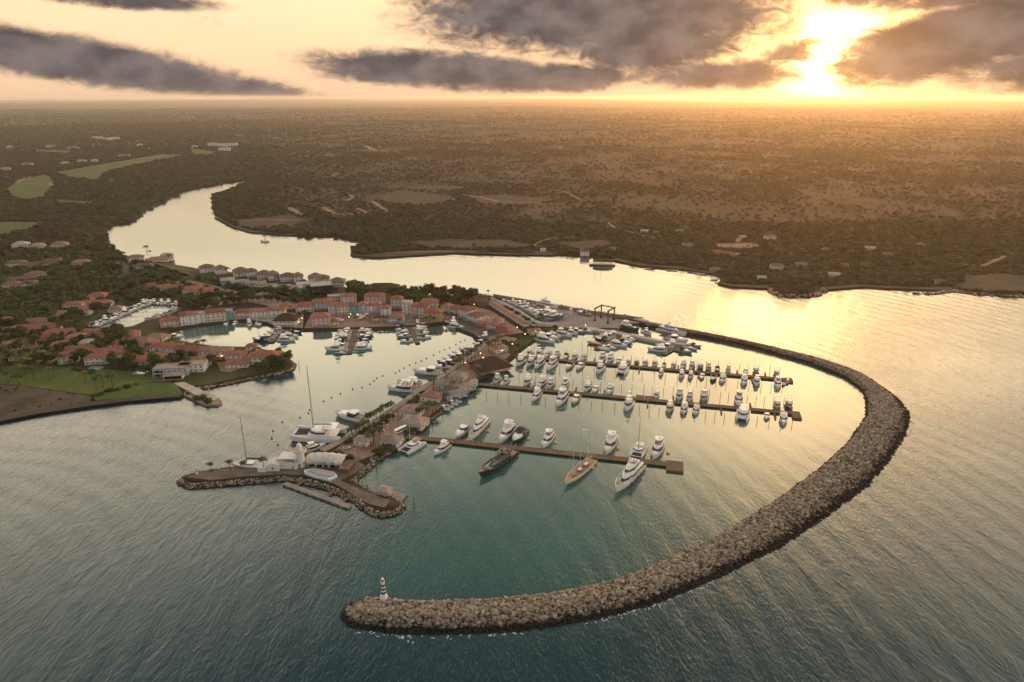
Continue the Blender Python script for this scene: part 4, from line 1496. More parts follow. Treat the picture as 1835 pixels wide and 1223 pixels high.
# west villas among the trees
g = 'villas hidden among the western trees'
for px, py, w, d, wa, ro, rot, lb in [
    (29, 481, 22, 13, 'w_cream', 'brown_roof', 6, 'brown roofed wing at the west end of the long villa'), (62, 480, 34, 13, 'w_cream', 'brown_roof', 6, 'long yellow walled villa with a dark brown roof on the hillside'),
    (94, 478, 22, 13, 'w_ochre', 'brown_roof', 8, 'yellow villa wing with dark brown roof and a tower'), (145, 479, 20, 11, 'w_ochre', 'pink_roof', 4, 'small yellow villa with a pink roof among palms'),
    (33, 508, 40, 14, 'w_cream', 'brown_roof', 4, 'broad brown roofed villa in the western trees'), (68, 502, 20, 15, 'w_white', 'brown_roof', 30, 'white villa with a steep brown gable in the western trees'),
    (20, 520, 18, 12, 'w_cream', 'brown_roof', 0, 'brown roofed cottage below the broad brown villa'), (54, 517, 16, 10, 'w_cream', 'brown_roof', 10, 'small brown roofed house with a pale end wall'),
    (168, 551, 34, 12, 'w_cream', 'red_roof', -4, 'wide low villa with a red roof above the canal quay'), (174, 541, 18, 12, 'w_cream', 'red_roof', -4, 'red roofed villa just behind the wide low one by the canal'),
    (114, 569, 26, 10, 'w_cream', 'pink_roof', -6, 'low pink roofed villa west of the canal'), (130, 557, 18, 10, 'w_cream', 'red_roof', -6, 'small red roofed house in trees west of the canal'),
    (77, 583, 40, 11, 'w_cream', 'pink_roof', -8, 'very long low villa with a pink orange roof'), (55, 598, 42, 15, 'w_pink', 'red_roof', -4, 'large villa with a deep red hipped roof in the western trees'),
    (107, 606, 36, 14, 'w_pink', 'red_roof', -8, 'red roofed villa between palms, below the very long low one'), (160, 609, 30, 15, 'w_pink', 'red_roof', -16, 'villa with a red roof and wing just south of the canal mouth'),
    (32, 624, 26, 13, 'w_cream', 'red_roof', -6, 'faded red villa showing through trees above the lawn'), (85, 622, 18, 12, 'w_cream', 'red_roof', -4, 'small faded red house behind yellow green palms'),
    (10, 634, 20, 12, 'w_cream', 'pink_roof', -8, 'pink roofed house at the western edge above the lawn'), (139, 638, 34, 14, 'w_white', 'red_roof', -6, 'white villa with red roof and pale terrace behind palms'),
    (158, 627, 14, 9, 'w_white', 'pale_roof', -6, 'small pale roofed annex behind the white terrace villa'), (197, 640, 40, 12, 'w_pink', 'red_roof', -6, 'long pinkish red roofed villa above the swimming pool'),
    (176, 654, 20, 9, 'w_cream', 'red_roof', -6, 'little red roofed pavilion beside the turquoise garden pool'), (262, 655, 32, 13, 'w_cream', 'red_roof', -10, 'red roofed house just west of the modern white villa'),
    (234, 616, 12, 9, 'w_cream', 'red_roof', -10, 'small red roofed cottage among trees west of the orange pink roofs'), (244, 470, 20, 11, 'w_white', 'pink_roof', 6, 'pink roofed house by the river end of the road'),
    (283, 470, 26, 12, 'w_white', 'pink_roof', 6, 'pink roofed villa on the river lawn'), (300, 466, 16, 10, 'w_white', 'pale_roof', 8, 'pale roofed boathouse at the river edge'), (258, 486, 22, 11, 'w_cream', 'brown_roof', 6, 'brown roofed house beside the grey road')]:
    house(px, py, w, d, 1 if w > 24 else 2, wa, ro, 'hip', lb, rot, g, extra=tower_on('w_ochre', 'brown_roof', .42) if 'tower' in lb else None)
for i, (px, py, w, ro) in enumerate([(14, 606, 17, 'red_roof'), (92, 594, 15, 'pink_roof'), (58, 636, 16, 'red_roof'), (112, 632, 17, 'red_roof'), (208, 624, 16, 'red_roof'), (222, 652, 17, 'pink_roof'), (122, 652, 15, 'red_roof'), (36, 645, 16, 'pink_roof'), (232, 606, 13, 'red_roof'), (135, 618, 14, 'pink_roof'), (190, 616, 13, 'red_roof'), (10, 582, 18, 'red_roof'), (148, 566, 13, 'red_roof'), (206, 560, 13, 'pink_roof')]):
    house(px, py, w, 11, 2 if i % 3 == 0 else 1, 'w_cream' if i % 2 else 'w_white', ro, 'hip', f"small {'clay red' if ro == 'red_roof' else 'faded pink'} roofed house, {ORD[i]} of those scattered in the grove", -6 + 5 * (i % 4), 'small houses in the western grove')
# modern white villa by the jetty
def modern(root, w, d, h):
    mb = MB()
    mb.box(-w * .12, w * .42, -d / 2 - 7, -d / 2 - .01, -.3, 3.2)
    t = part('pavilion', mb.mesh('pavilion', [MT['w_white']]), root)
    part('pavilion_roof', roof_mesh('hip', w * .58, 8.2, 1.6, .5, MT['beige_roof']), t, loc=(w * .15, -d / 2 - 3.4, 3.45))
    mb = MB()
    mb.box(-w * .1, w * .40, -d / 2 - 7.06, -d / 2 - 7.0, .3, 2.7)
    part('glass_front', mb.mesh('glass_front', [MT['glass']]), t)
    mb = MB()
    mb.box(-w * .47, -w * .2, -d / 2 - .06, -d / 2, 3.4, 5.4)
    mb.box(-w * .47, -w * .2, -d / 2 - .06, -d / 2, .3, 2.5)
    part('balcony_opening', mb.mesh('balcony_opening', [MT['glass']]), root)


house(306, 675, 26, 13, 2, 'w_paleblue', 'beige_roof', 'flat', 'modern white and blue villa with flat roofs at the end of the lawn', -6, None, 'villa', extra=modern)
house(343, 668, 20, 12, 2, 'w_white', 'beige_roof', 'flat', 'white flat roofed annex of the modern villa beside the courtyard', -6, None, 'villa')
# kiosks and halls on the promenade
g = 'pavilions along the promenade'
for px, py, w, d, wa, ro, rot, lb in [
    (646, 800, 9, 7, 'w_white', 'beige_roof', -22, 'white hut with beige roof nearest the restaurant end of the promenade'), (697, 801, 12, 9, 'w_white', 'beige_roof', -22, 'white pavilion with beige hipped roof facing the southern pier'),
    (732, 749, 14, 10, 'w_white', 'beige_roof', -24, 'white arcaded hall with beige roof on the promenade'), (736, 769, 16, 12, 'w_cream', 'beige_roof', -24, 'broad beige roofed hall beside the parked bus'),
    (769, 721, 14, 10, 'w_white', 'pink_roof', -24, 'white pavilion with a reddish roof in the middle of the promenade'), (797, 699, 13, 9, 'w_paleblue', 'beige_roof', -24, 'pale blue pavilion with rounded beige roof'),
    (818, 683, 12, 9, 'w_cream', 'beige_roof', -24, 'beige kiosk nearest the thatched restaurant'), (820, 714, 18, 7, 'w_paleblue', 'beige_roof', 32, 'long low blue grey hall along the harbour side'),
    (840, 701, 13, 7, 'w_paleblue', 'beige_roof', 32, 'short low blue grey hall near the root of the middle pier'), (900, 632, 12, 8, 'w_white', 'pink_roof', 32, 'white arcaded kiosk with pink roof behind the thatched restaurant'),
    (851, 692, 5, 4, 'w_white', 'pale_roof', 20, 'tiny white kiosk at the root of the middle pier'), (959, 601, 12, 7, 'w_white', 'pink_roof', 12, 'white terrace house by the upper harbour shore')]:
    house(px, py, w, d, 1, wa, ro, 'hip', lb, rot, g, name='pavilion', cat='pavilion', fh=3.6)
house(890, 667, 26, 21, 1, 'w_pink', 'thatch', 'hip', 'big dark thatched restaurant roof on the promenade above the northern pier', 28, None, 'restaurant', rh=7.5, ov=2.2, wins=False, cat='restaurant', fh=2.6)
# long low shed along the yard
a, b = P(880, 549), P(943, 589)
d = b - a
c = (a + b) / 2
root = empty('long_shed', (c.x, c.y, LAND_Z), math.atan2(d.y, d.x), 'very long low shed with a brown pink roof running along the boatyard wall', 'shed')
mb = MB()
mb.box(-d.length / 2, d.length / 2, -3, 3, -.3, 3.2)
part('wall', mb.mesh('wall', [MT['w_cream']]), root)
part('roof', roof_mesh('gable', d.length, 6, 1.4, .5, MT['pink_roof']), root, loc=(0, 0, 3.42))
for i in range(14):
    part('door', cached('door', door_mesh), root, loc=(-d.length / 2 + 3 + i * (d.length - 6) / 13, -3.03, 0))
FOOT.append((c.x, c.y, 20))
# far houses
g = 'white blocks on the far golf hill'
for i, (px, py, w) in enumerate([(380, 262, 36), (392, 263, 30), (404, 263, 34), (418, 262, 34), (402, 271, 44), (174, 250, 40), (190, 252, 34), (206, 251, 34)]):
    house(px, py, w, 16, 3, 'w_white', 'pale_roof', 'flat', f"white flat roofed block on the far hill, {ORD[i] if i < 5 else ORD[i - 5]} {'above the river bend' if i < 5 else 'of the trio behind the fairways'}", 0, g, wins=True, fh=4.2)
g = 'scattered far villas by the golf course'
for i, (px, py, w, ro) in enumerate([(18, 266, 26, 'pale_roof'), (90, 264, 34, 'brown_roof'), (130, 267, 40, 'brown_roof'), (250, 262, 22, 'pale_roof'), (222, 281, 36, 'pink_roof'), (146, 292, 28, 'pale_roof'), (168, 291, 20, 'pale_roof'),
                                       (48, 297, 28, 'brown_roof'), (8, 306, 26, 'red_roof'), (115, 295, 20, 'beige_roof'), (106, 446, 20, 'pink_roof'), (36, 446, 20, 'pale_roof'), (66, 449, 18, 'beige_roof'), (348, 265, 20, 'pale_roof')]):
    house(px, py, w, 14, 2, 'w_white' if i % 2 else 'w_cream', ro, 'hip', f"far villa with a {ro.replace('_roof', '')} roof, {ORD[i]} of those dotted round the fairways", 0, g)
g = 'village houses on the far shore'
for i, (px, py, w, wa, ro) in enumerate([(1048, 459, 17, 'w_white', 'brown_roof'), (1298, 458, 30, 'w_red', 'red_roof'), (1285, 455, 18, 'w_cream', 'red_roof'), (1316, 461, 16, 'w_blue', 'beige_roof'), (1380, 431, 24, 'w_white', 'pale_roof'), (1392, 485, 22, 'w_white', 'grey_roof'),
                                          (1365, 503, 14, 'w_white', 'pale_roof'), (1437, 478, 20, 'w_white', 'pale_roof'), (1481, 451, 14, 'w_white', 'pale_roof'), (1560, 449, 18, 'w_white', 'pale_roof'), (1592, 460, 16, 'w_cream', 'pale_roof'), (1551, 479, 14, 'w_cream', 'beige_roof'),
                                          (1495, 497, 18, 'w_white', 'pale_roof'), (1515, 480, 12, 'w_white', 'beige_roof'), (1232, 443, 22, 'w_cream', 'pale_roof'), (1155, 418, 16, 'w_white', 'pale_roof'), (1175, 421, 14, 'w_white', 'beige_roof'), (1218, 417, 16, 'w_white', 'pale_roof'),
                                          (1258, 481, 22, 'w_cream', 'thatch'), (1282, 488, 18, 'w_grey', 'pale_roof'), (1685, 510, 16, 'w_cream', 'beige_roof'), (1332, 429, 10, 'w_white', 'pale_roof'), (1098, 450, 12, 'w_white', 'pale_roof'), (1650, 442, 14, 'w_white', 'pale_roof'), (973, 452, 10, 'w_white', 'pale_roof')]):
    house(px, py, w * .72, 8, 2 if i in (0, 4, 5) else 1, {'w_white': 'w_cream'}.get(wa, wa) if i % 4 else wa, {'pale_roof': 'grey_roof', 'beige_roof': 'brown_roof'}.get(ro, ro) if i % 3 else ro, 'hip' if i % 3 else 'gable', f"small house among trees, {ORD[i]} of the scattered far shore village", 0, g)

# ------------------------------------------------------------------ restaurant on the stone arm
rz = R(-6)
root = empty('restaurant', P(577, 838, LAND_Z), rz, 'white vaulted restaurant with a scalloped canopy roof behind the blue pool', 'restaurant')
FOOT.append((root.location.x, root.location.y, 20))
mb = MB()
mb.box(-9, 11.5, 0, 9, -.3, 3.4)
part('wall', mb.mesh('wall', [MT['w_white']]), root)
mb = MB()
rings = []
for i in range(15):
    x = -10.5 + 23.5 * i / 14
    lift = .35 * math.sin(i * 2.4) + 1.2 * math.sin(math.pi * i / 14)
    rings.append([(x, -2.2 + .5 * math.sin(i * 1.9), 3.1 + .15 * math.sin(i * 2.3)), (x, 0.5, 4.3 + lift), (x, 4.5, 5.2 + lift), (x, 8.5, 4.4 + lift), (x, 11, 3.2), (x, 8.5, 4.2 + lift), (x, 4.5, 5.0 + lift), (x, .5, 4.1 + lift)])
mb.loft(rings, 0)
part('canopy_roof', mb.mesh('canopy_roof', [paint('weathered_canopy', (.56, .53, .49), .9, .12, .35, .15, dirt=(.42, .38, .33))], smooth=True), root)
mb = MB()
for x0, x1 in ((-8.3, -4.5), (-3.2, .2), (1.4, 3.6), (5.0, 8.4), (9, 11)):
    mb.box(x0, x1, -.06, .0, .2, 2.5)
part('opening', mb.mesh('opening', [MT['glass']]), root)
mb = MB()
mb.box(12.0, 19, -6, 5, 2.9, 3.15)
for x in (12.5, 18.5):
    for y in (-5.5, 4.5):
        mb.box(x - .15, x + .15, y - .15, y + .15, -.3, 2.9)
part('pergola', mb.mesh('pergola', [MT['brown_roof']]), root)
t = empty('white_tower', P(540, 836, LAND_Z), 0, 'round white tower with a gallery and domed lantern beside the restaurant', 'tower', None, (.95, .95, 1.3))
mb = MB()
mb.lathe([(2.7, -.3), (2.5, 7.2), (2.5, 7.6)], 0, 20)
part('shaft', mb.mesh('shaft', [MT['w_white']]), t)
mb = MB()
mb.lathe([(2.5, 7.6), (4.1, 7.9), (4.1, 8.8), (3.8, 8.8), (3.8, 8.1), (1.7, 8.1)], 0, 20)
part('gallery', mb.mesh('gallery', [MT['w_cream']]), t)
mb = MB()
mb.lathe([(1.75, 8.0), (1.75, 10.0), (1.6, 10.9), (1.1, 11.6), (.3, 12.0), (.05, 12.8)], 0, 16)
part('lantern', mb.mesh('lantern', [MT['w_white']]), t)
mb = MB()
mb.box(-.5, .5, -2.78, -2.6, .0, 2.2)
part('door', mb.mesh('door', [MT['teak']]), t)
t = empty('terrace_house', P(516, 841, LAND_Z), R(-4), 'white two level terrace house with a dark open loggia left of the round tower', 'house')
mb = MB()
mb.box(-5.5, 5.5, 0, 8, -.3, 4.2)
mb.box(-5.2, -4.7, .3, .8, 4.2, 6.6)
mb.box(4.7, 5.2, .3, .8, 4.2, 6.6)
mb.box(-5.5, 5.5, 5.5, 8, 4.2, 6.7)
part('wall', mb.mesh('wall', [MT['w_white']]), t)
mb = MB()
mb.box(-4.6, 4.6, 4.8, 5.45, 4.25, 6.5)
part('loggia', mb.mesh('loggia', [MT['canvas_dark']]), t)  # dark block stands in for the shade inside the loggia, no canvas
mb = MB()
mb.box(-5.8, 5.8, -.2, 8.3, 6.72, 6.95)
part('roof', mb.mesh('roof', [MT['w_white']]), t)
part('door', cached('door', door_mesh), t, loc=(3.2, -.04, 0))
t = empty('gabled_house', P(489, 845, LAND_Z), R(2), 'small white gabled house on the stone arm beside the long garden wall', 'house')
mb = MB()
mb.box(-3.6, 3.6, 0, 7, -.3, 3.6)
part('wall', mb.mesh('wall', [MT['w_white']]), t)
part('roof', roof_mesh('gable', 7.2, 7, 1.9, .3, MT['w_white']), t, loc=(0, 3.5, 3.83), rz=math.pi / 2)
part('window', cached('win', window_mesh), t, loc=(0, -.03, 1.2))
a, b = P(462, 846.5, LAND_Z), P(477, 846.5, LAND_Z)
o = link(bpy.data.objects.new('garden_wall', (lambda m_: (m_.box(0, (b - a).length, -.2, .2, -.3, 3.0), m_.mesh('garden_wall', [MT['w_white']]))[1])(MB())))
o.location = a
tag(o, 'short white garden wall west of the small gabled house', 'wall')
# pool terrace
pp = [P(x, y, LAND_Z) for x, y in ((545, 846), (556, 843.5), (603, 853), (605, 857), (590, 863), (564, 857.5), (546, 851))]
t = empty('swimming_pool', pp[0], 0, 'bright blue angular swimming pool with a white rim before the restaurant', 'pool')
me = prism('pool_rim', pp, LAND_Z - .3, LAND_Z + 1.3, MT['w_white'])
part('rim', at_origin(me, pp[0]), t)
cc = sum(pp, Vector()) / len(pp)
inn = [cc + (p - cc) * .86 for p in pp]
MT['pool'] = paint('pool_water', (.02, .19, .42), .05, .1, .5, .5)
part('water', at_origin(prism('pool_water', inn, LAND_Z + 1.25, LAND_Z + 1.36, MT['pool']), pp[0]), t)
dk = [cc + (p - cc) * .80 + Vector((.6, 1.9, 0)) for p in pp]
part('deck', at_origin(prism('pool_deck', dk, LAND_Z + 1.2, LAND_Z + 1.55, MT['pale_concrete']), pp[0]), t)
for px, py, nm in ((171, 660.5, 'turquoise garden pool beside the little red roofed pavilion'), (252, 668.5, 'turquoise garden pool behind the dark bushes of the lawn')):
    b = P(px, py, LAND_Z)
    mb = MB()
    mb.box(-5, 5, -3.4, 3.4, -.2, .35)
    t = empty('swimming_pool', b, R(-5), nm, 'pool')
    part('rim', mb.mesh('rim', [MT['pale_concrete']]), t)
    mb = MB()
    mb.box(-4.3, 4.3, -2.7, 2.7, .3, .40)
    part('water', mb.mesh('water', [paint('turquoise_water', (.06, .38, .40), .05, .1, .5)]), t)
# hut on the water with its dock
t = empty('dock_hut', P(686, 893, .2), R(-16), 'small hut with a pale hipped roof standing over the water at the arm', 'hut')
mb = MB()
mb.box(-3.6, 3.6, 0, 6, .6, 3.6)
part('wall', mb.mesh('wall', [MT['w_grey']]), t)
part('roof', roof_mesh('hip', 7.2, 6, 1.7, .5, MT['beige_roof']), t, loc=(0, 3, 3.85))
mb = MB()
mb.box(-5, 12, -1.6, 7.2, .2, .58)
part('dock', mb.mesh('dock', [MT['concrete']]), t)
for x in (-4.6, 4, 11.5):
    for y in (-1.2, 6.8):
        mb = MB()
        mb.tube([(0, 0, -2), (0, 0, .2)], .25, n=6)
        part('support_post', cached('hpost', lambda: mb.mesh('support_post', [MT['pile']])), t, loc=(x, y, 0))
# party raft on the far shore
t = empty('thatched_raft', P(1079, 475, 0), R(-6), 'thatched party raft with two thin masts moored off the far shore', 'raft')
mb = MB()
mb.box(-17, 17, -6, 6, -.4, 1.6)
part('hull', mb.mesh('hull', [MT['charcoal']]), t)
mb = MB()
mb.box(-16.5, 16.5, -5.7, 5.7, 1.6, 2.3)
part('deck', mb.mesh('deck', [MT['cream_gel']]), t)
part('roof', roof_mesh('hip', 25, 10, 3.0, .6, MT['thatch']), t, loc=(1, 0, 5.2))
for x in (-11, 0, 12):
    for y in (-4.6, 4.6):
        mb = MB()
        mb.tube([(0, 0, 2.3), (0, 0, 5.0)], .15, n=5)
        part('post', cached('rpost', lambda: mb.mesh('post', [MT['teak']])), t, loc=(x, y, 0))
for x in (-9, -1):
    mb = MB()
    mb.tube([(x, 5.2, 1.6), (x, 5.2, 26)], [.2, .1], n=5)
    part('mast', mb.mesh('mast', [MT['mast_dark']]), t)

# ------------------------------------------------------------------ boat lift, light mast, radio mast
t = empty('boat_lift', P(1083, 575, LAND_Z), R(-35), 'tall rusty steel boat lift straddling the yard apron', 'boat lift')
W2, D2, Hh = 7.2, 6.5, 12.5
for sx in (-1, 1):
    for sy in (-1, 1):
        mb = MB()
        mb.box(-.5, .5, -.5, .5, 1.4, Hh)
        lg = part('leg', cached('liftleg', lambda: mb.mesh('leg', [MT['rust_steel']])), t, loc=(sx * W2, sy * D2, 0))
        mb = MB()
        mb.lathe([(.3, -.5), (1.1, -.5), (1.1, .5), (.3, .5)], 0, 14)
        me = mb.mesh('wheel', [MT['rubber']])
        me.transform(Matrix.Rotation(R(90), 4, 'X'))
        part('wheel', cached('liftwheel', lambda: me), lg, loc=(0, 0, 1.1))
for sx in (-1, 1):
    mb = MB()
    mb.box(sx * W2 - .55, sx * W2 + .55, -D2 - 1.6, D2 + 1.6, Hh + .005, Hh + 1.1)
    part('side_beam', mb.mesh('side_beam', [MT['rust_steel']]), t)
mb = MB()
mb.box(-W2 + .56, W2 - .56, D2 - .6, D2 + .6, Hh + .1, Hh + 1.0)
part('cross_beam', mb.mesh('cross_beam', [MT['rust_steel']]), t)
mb = MB()
mb.box(-W2 - .5, W2 + .5, D2 - .2, D2 + .2, 1.6, 2.3)
part('lower_brace', mb.mesh('lower_brace', [MT['orange']]), t)
for i, (px, py, h, lb) in enumerate(((875, 545, 14, 'tall dark light mast with a head frame near the mangroves'), (1089, 533, 1, None))):
    if lb:
        t = empty('light_mast', P(px, py, LAND_Z), 0, lb, 'light mast')
        mb = MB()
        mb.tube([(0, 0, -.3), (0, 0, h)], [.35, .2], n=8)
        part('pole', mb.mesh('pole', [MT['mast_dark']]), t)
        mb = MB()
        mb.box(-1.4, 1.4, -.8, .8, h, h + 1.3)
        part('head_frame', mb.mesh('head_frame', [MT['mast_dark']]), t)
b = P(652, 252, 0)
t = empty('radio_mast', (b.x, b.y, float(hgt(b.x, b.y))), 0, 'thin lattice radio mast rising from the far scrub plain', 'radio mast')
mb = MB()
for k in range(3):
    a_ = 2 * math.pi * k / 3
    mb.tube([(3.5 * math.cos(a_), 3.5 * math.sin(a_), -2), (.9 * math.cos(a_), .9 * math.sin(a_), 95)], .5, n=4)
for k in range(12):
    z_, z2 = k * 8, k * 8 + 8
    r_, r2 = 3.5 - 2.6 * z_ / 95, 3.5 - 2.6 * z2 / 95
    for j in range(3):
        a1, a2 = 2 * math.pi * j / 3, 2 * math.pi * (j + 1) / 3
        mb.tube([(r_ * math.cos(a1), r_ * math.sin(a1), z_), (r2 * math.cos(a2), r2 * math.sin(a2), z2)], .28, n=3)
part('lattice', mb.mesh('lattice', [MT['rust_steel']]), t)


# ------------------------------------------------------------------ cars, bus, lamps, umbrellas, piles, buoys
def car_mesh(c):
    mb = MB()
    prof = [(-2.1, .35), (-2.15, .8), (-1.9, .95), (-.9, 1.0), (.9, .98), (1.9, .85), (2.15, .6), (2.1, .35)]
    mb.loft([[(x, -.88, z) for x, z in prof], [(x, .88, z) for x, z in prof]], 0)
    return mb.mesh('body', [MT[c]])


def cabin_mesh():
    mb = MB()
    A = [(-1.6, -.8, .98), (1.0, -.8, .98), (1.0, .8, .98), (-1.6, .8, .98)]
    Bq = [(-1.1, -.66, 1.45), (.35, -.66, 1.45), (.35, .66, 1.45), (-1.1, .66, 1.45)]
    mb.loft([A, Bq], 0)
    return mb.mesh('cabin_glass', [MT['glass']])


def wheel_mesh():
    mb = MB()
    mb.lathe([(.1, -.12), (.33, -.12), (.33, .12), (.1, .12)], 0, 10)
    me = mb.mesh('wheel', [MT['rubber']])
    me.transform(Matrix.Rotation(R(90), 4, 'X'))
    return me


CARS = [(435, 655.5, 20, 'white_gel', 'white car parked alone on the dirt courtyard'), (408, 536, 60, 'white_gel', 'white car on the road behind the inner basin, west of the others'), (425, 534.5, 50, 'grey_gel', 'grey car on the road behind the inner basin'),
        (452, 533, 20, 'white_gel', 'white car where the road bends behind the clubhouse'), (462, 536.5, 80, 'charcoal', 'black car parked below the teal row'), (368, 545.5, 30, 'grey_gel', 'grey car at the west end of the basin road'),
        (818, 566, -45, 'charcoal', 'black car at the top of the cobbled quay road'), (824, 569, -45, 'white_gel', 'white car second down the cobbled quay road'), (829, 571.5, -45, 'teal', 'green car in the middle of the cobbled quay road'),
        (835, 574.5, -45, 'white_gel', 'white van like car low on the cobbled quay road'), (857, 584, -40, 'charcoal', 'black car before the low red kiosk house'), (864, 583.5, -20, 'white_gel', 'white car beside the low red kiosk house'),
        (873, 571, -25, 'white_gel', 'white car by the small pink roofed house'), (868, 598, 10, 'charcoal', 'black car at the entrance of the promenade'), (638, 570, 5, 'navy', 'dark blue car at the edge of the plaza'),
        (683, 772.5, -8, 'white_gel', 'white pickup by the hedge on the promenade'), (745, 572, 10, 'navy', 'dark blue car between the corner houses'), (622, 804, 20, 'white_gel', 'white golf cart sized car outside the nearest hut')]
for px, py, rot, c, lb in CARS:
    t = empty('parked_car', P(px, py, LAND_Z + .12), R(rot), lb, 'car', 'parked cars')
    part('body', cached('car' + c, lambda: car_mesh(c)), t)
    part('cabin_glass', cached('carglass', cabin_mesh), t)
    for x in (-1.3, 1.35):
        for y in (-.82, .82):
            part('wheel', cached('carwheel', wheel_mesh), t, loc=(x, y, .33))
t = empty('bus', P(718, 774, LAND_Z + .1), R(52), 'white and black bus parked at the root of the southern pier', 'bus')
mb = MB()
mb.box(-5, 5, -1.25, 1.25, .4, 3.1)
part('body', mb.mesh('body', [MT['white_gel']]), t)
mb = MB()
mb.box(-4.8, 5.03, -1.28, 1.28, 1.5, 2.6)
part('window', mb.mesh('window', [MT['glass']]), t)
for x in (-3.2, 3.2):
    for y in (-1.1, 1.1):
        part('wheel', cached('carwheel', wheel_mesh), t, loc=(x, y, .45), scale=(1.4, 1.4, 1.4))


def lamp_post(px, py, h, label, lit=True):
    t = empty('street_lamp', P(px, py, LAND_Z), 0, label, 'street lamp', 'street lamps')
    mb = MB()
    mb.tube([(0, 0, -.2), (0, 0, h)], [.09, .06], n=6)
    part('post', cached(f'lpost{h}', lambda: mb.mesh('post', [MT['mast_white'] if not lit else MT['mast_dark']])), t)
    mb = MB()
    if lit:
        mb.lathe([(.05, -.05), (.34, .12), (.36, .42), (.05, .58)], 0, 10)
        part('lamp_globe', cached('globe', lambda: mb.mesh('lamp_globe', [MT['lamp']])), t, loc=(0, 0, h))
    else:
        mb.box(-.9, .9, -.12, .12, 0, .18)
        part('lamp_head', cached('lhead', lambda: mb.mesh('lamp_head', [MT['mast_white']])), t, loc=(0, 0, h))


LAMPS = [(578, 581, 'in front of the pink quay house'), (626, 575, 'at the west side of the plaza tables'), (629, 570, 'under the turquoise house'), (641, 570, 'at the middle of the plaza tables'), (660, 577, 'at the east side of the plaza'), (536, 584, 'by the trees east of the clubhouse'),
         (542, 577, 'behind the clubhouse trees'), (862, 583, 'beside the low red kiosk house'), (853, 577, 'beside the cream house of the curved row'), (896, 590, 'between the pink and salmon houses'), (927, 594, 'on the path to the upper harbour'), (941, 606, 'at the garden above the promenade'),
         (960, 601, 'by the terrace house of the upper harbour'), (894, 627, 'beside the white arcaded kiosk'), (918, 624, 'on the path beside the arcaded kiosk'), (861, 641, 'under the palms west of the thatched restaurant'), (866, 649, 'at the west corner of the thatched restaurant'),
         (900, 636, 'north of the thatched restaurant'), (834, 658, 'on the promenade below the thatched restaurant'), (398, 646, 'in the garden of the southern terrace'), (301, 645, 'between trees west of the southern terrace'), (387, 653, 'at the corner of the dirt courtyard'), (289, 497, 'beside the dirt road behind the canal'),
         (1049, 590, 'at the start of the long concrete wall'), (850, 552, 'by the mangroves above the curved row'), (781, 541, 'in front of the mangrove thicket'), (244, 640, 'above the long pinkish villa')]
for px, py, lb in LAMPS:
    lamp_post(px, py, 3.6, 'lit warm globe lamp ' + lb)
for i, (px, py) in enumerate(((667, 776), (695, 783), (689, 779), (702, 760), (710, 763), (744, 719), (752, 727), (882, 642), (1031, 580), (770, 703))):
    lamp_post(px, py, 8.5, ['tall unlit white lamp pole nearest the row of small palms', 'tall unlit lamp pole before the pier pavilion', 'tall unlit lamp pole at the hedge corner', 'tall unlit lamp pole by the arcaded hall', 'tall unlit lamp pole by the broad beige hall', 'tall unlit lamp pole by the reddish roof',
                            'tall unlit lamp pole on the promenade middle', 'tall unlit lamp pole over the thatched restaurant', 'tall unlit lamp pole on the yard apron', 'tall unlit lamp pole by the pale blue pavilion'][i], False)
for i, (px, py) in enumerate(((644, 569), (651, 571), (657, 567), (646, 574), (668, 574), (672, 578), (612, 578), (606, 576))):
    t = empty('parasol', P(px, py, LAND_Z + .1), .3 * i, f"cream plaza parasol, {ORD[i]} from the turquoise house", 'parasol', 'parasols on the plaza')
    mb = MB()
    mb.loft([[(x, y, 2.5) for x, y in ((-2.3, -2.3), (2.3, -2.3), (2.3, 2.3), (-2.3, 2.3))], [(x, y, 3.5) for x, y in ((-.05, -.05), (.05, -.05), (.05, .05), (-.05, .05))]], 0)
    part('canopy', cached('parasol', lambda: mb.mesh('canopy', [MT['umbrella']])), t)
    mb = MB()
    mb.tube([(0, 0, 0), (0, 0, 2.6)], .06, n=5)
    part('pole', cached('parpole', lambda: mb.mesh('pole', [MT['mast_dark']])), t)
# mooring piles
mb = MB()
mb.tube([(0, 0, -2), (0, 0, 4.3)], .17, n=6)
mb.lathe([(.2, 4.3), (.2, 4.4), (.02, 4.7)], 0, 6)
PILE = mb.mesh('mooring_pile', [MT['pile']])


def pile(pos, s, label, group):
    o = bpy.data.objects.new('mooring_pile', PILE)
    o.location = pos
    o.scale = (s, s, s * rng.uniform(.9, 1.1))
    link(o)
    tag(o, label, 'mooring pile', group)


for (a, b), off_n, off_f, lo, hi, nm in ((PIER3, 20, 17, 1010, 1405, 'northern'), (PIER2, 19, 18, 862, 1425, 'middle')):
    A, Bv = P(*a), P(*b)
    d = (Bv - A).normalized()
    n = Vector((-d.y, d.x, 0))
    for side, off in ((-1, off_n), (1, off_f)):
        x = lo
        while x < hi:
            c = on_line(a, b, x) + n * side * (off + rng.uniform(-1.2, 1.2))
            pile((c.x, c.y, 0), 1.0, f"dark slim mooring pile standing in the water off the {'near' if side < 0 else 'far'} side of the {nm} pier", f"mooring piles on the {'near' if side < 0 else 'far'} side of the {nm} pier")
            x += rng.uniform(15, 22)
for i, (px, py) in enumerate(((675, 846), (655, 856), (642, 866), (650, 878), (659, 883), (742, 908), (693, 815), (695, 812))):
    pile(P(px, py), 1.25, ['thick pile off the paved bulge of the arm', 'thick pile, second out from the arm', 'thick pile closest to the stone arm', 'white topped thick pile beside the arm', 'thick pile nearest the water hut', 'thick lone pile east of the water hut', 'thick pile under the pier pavilion', 'thick pile beside the pavilion bank'][i], 'thick piles round the stone arm')
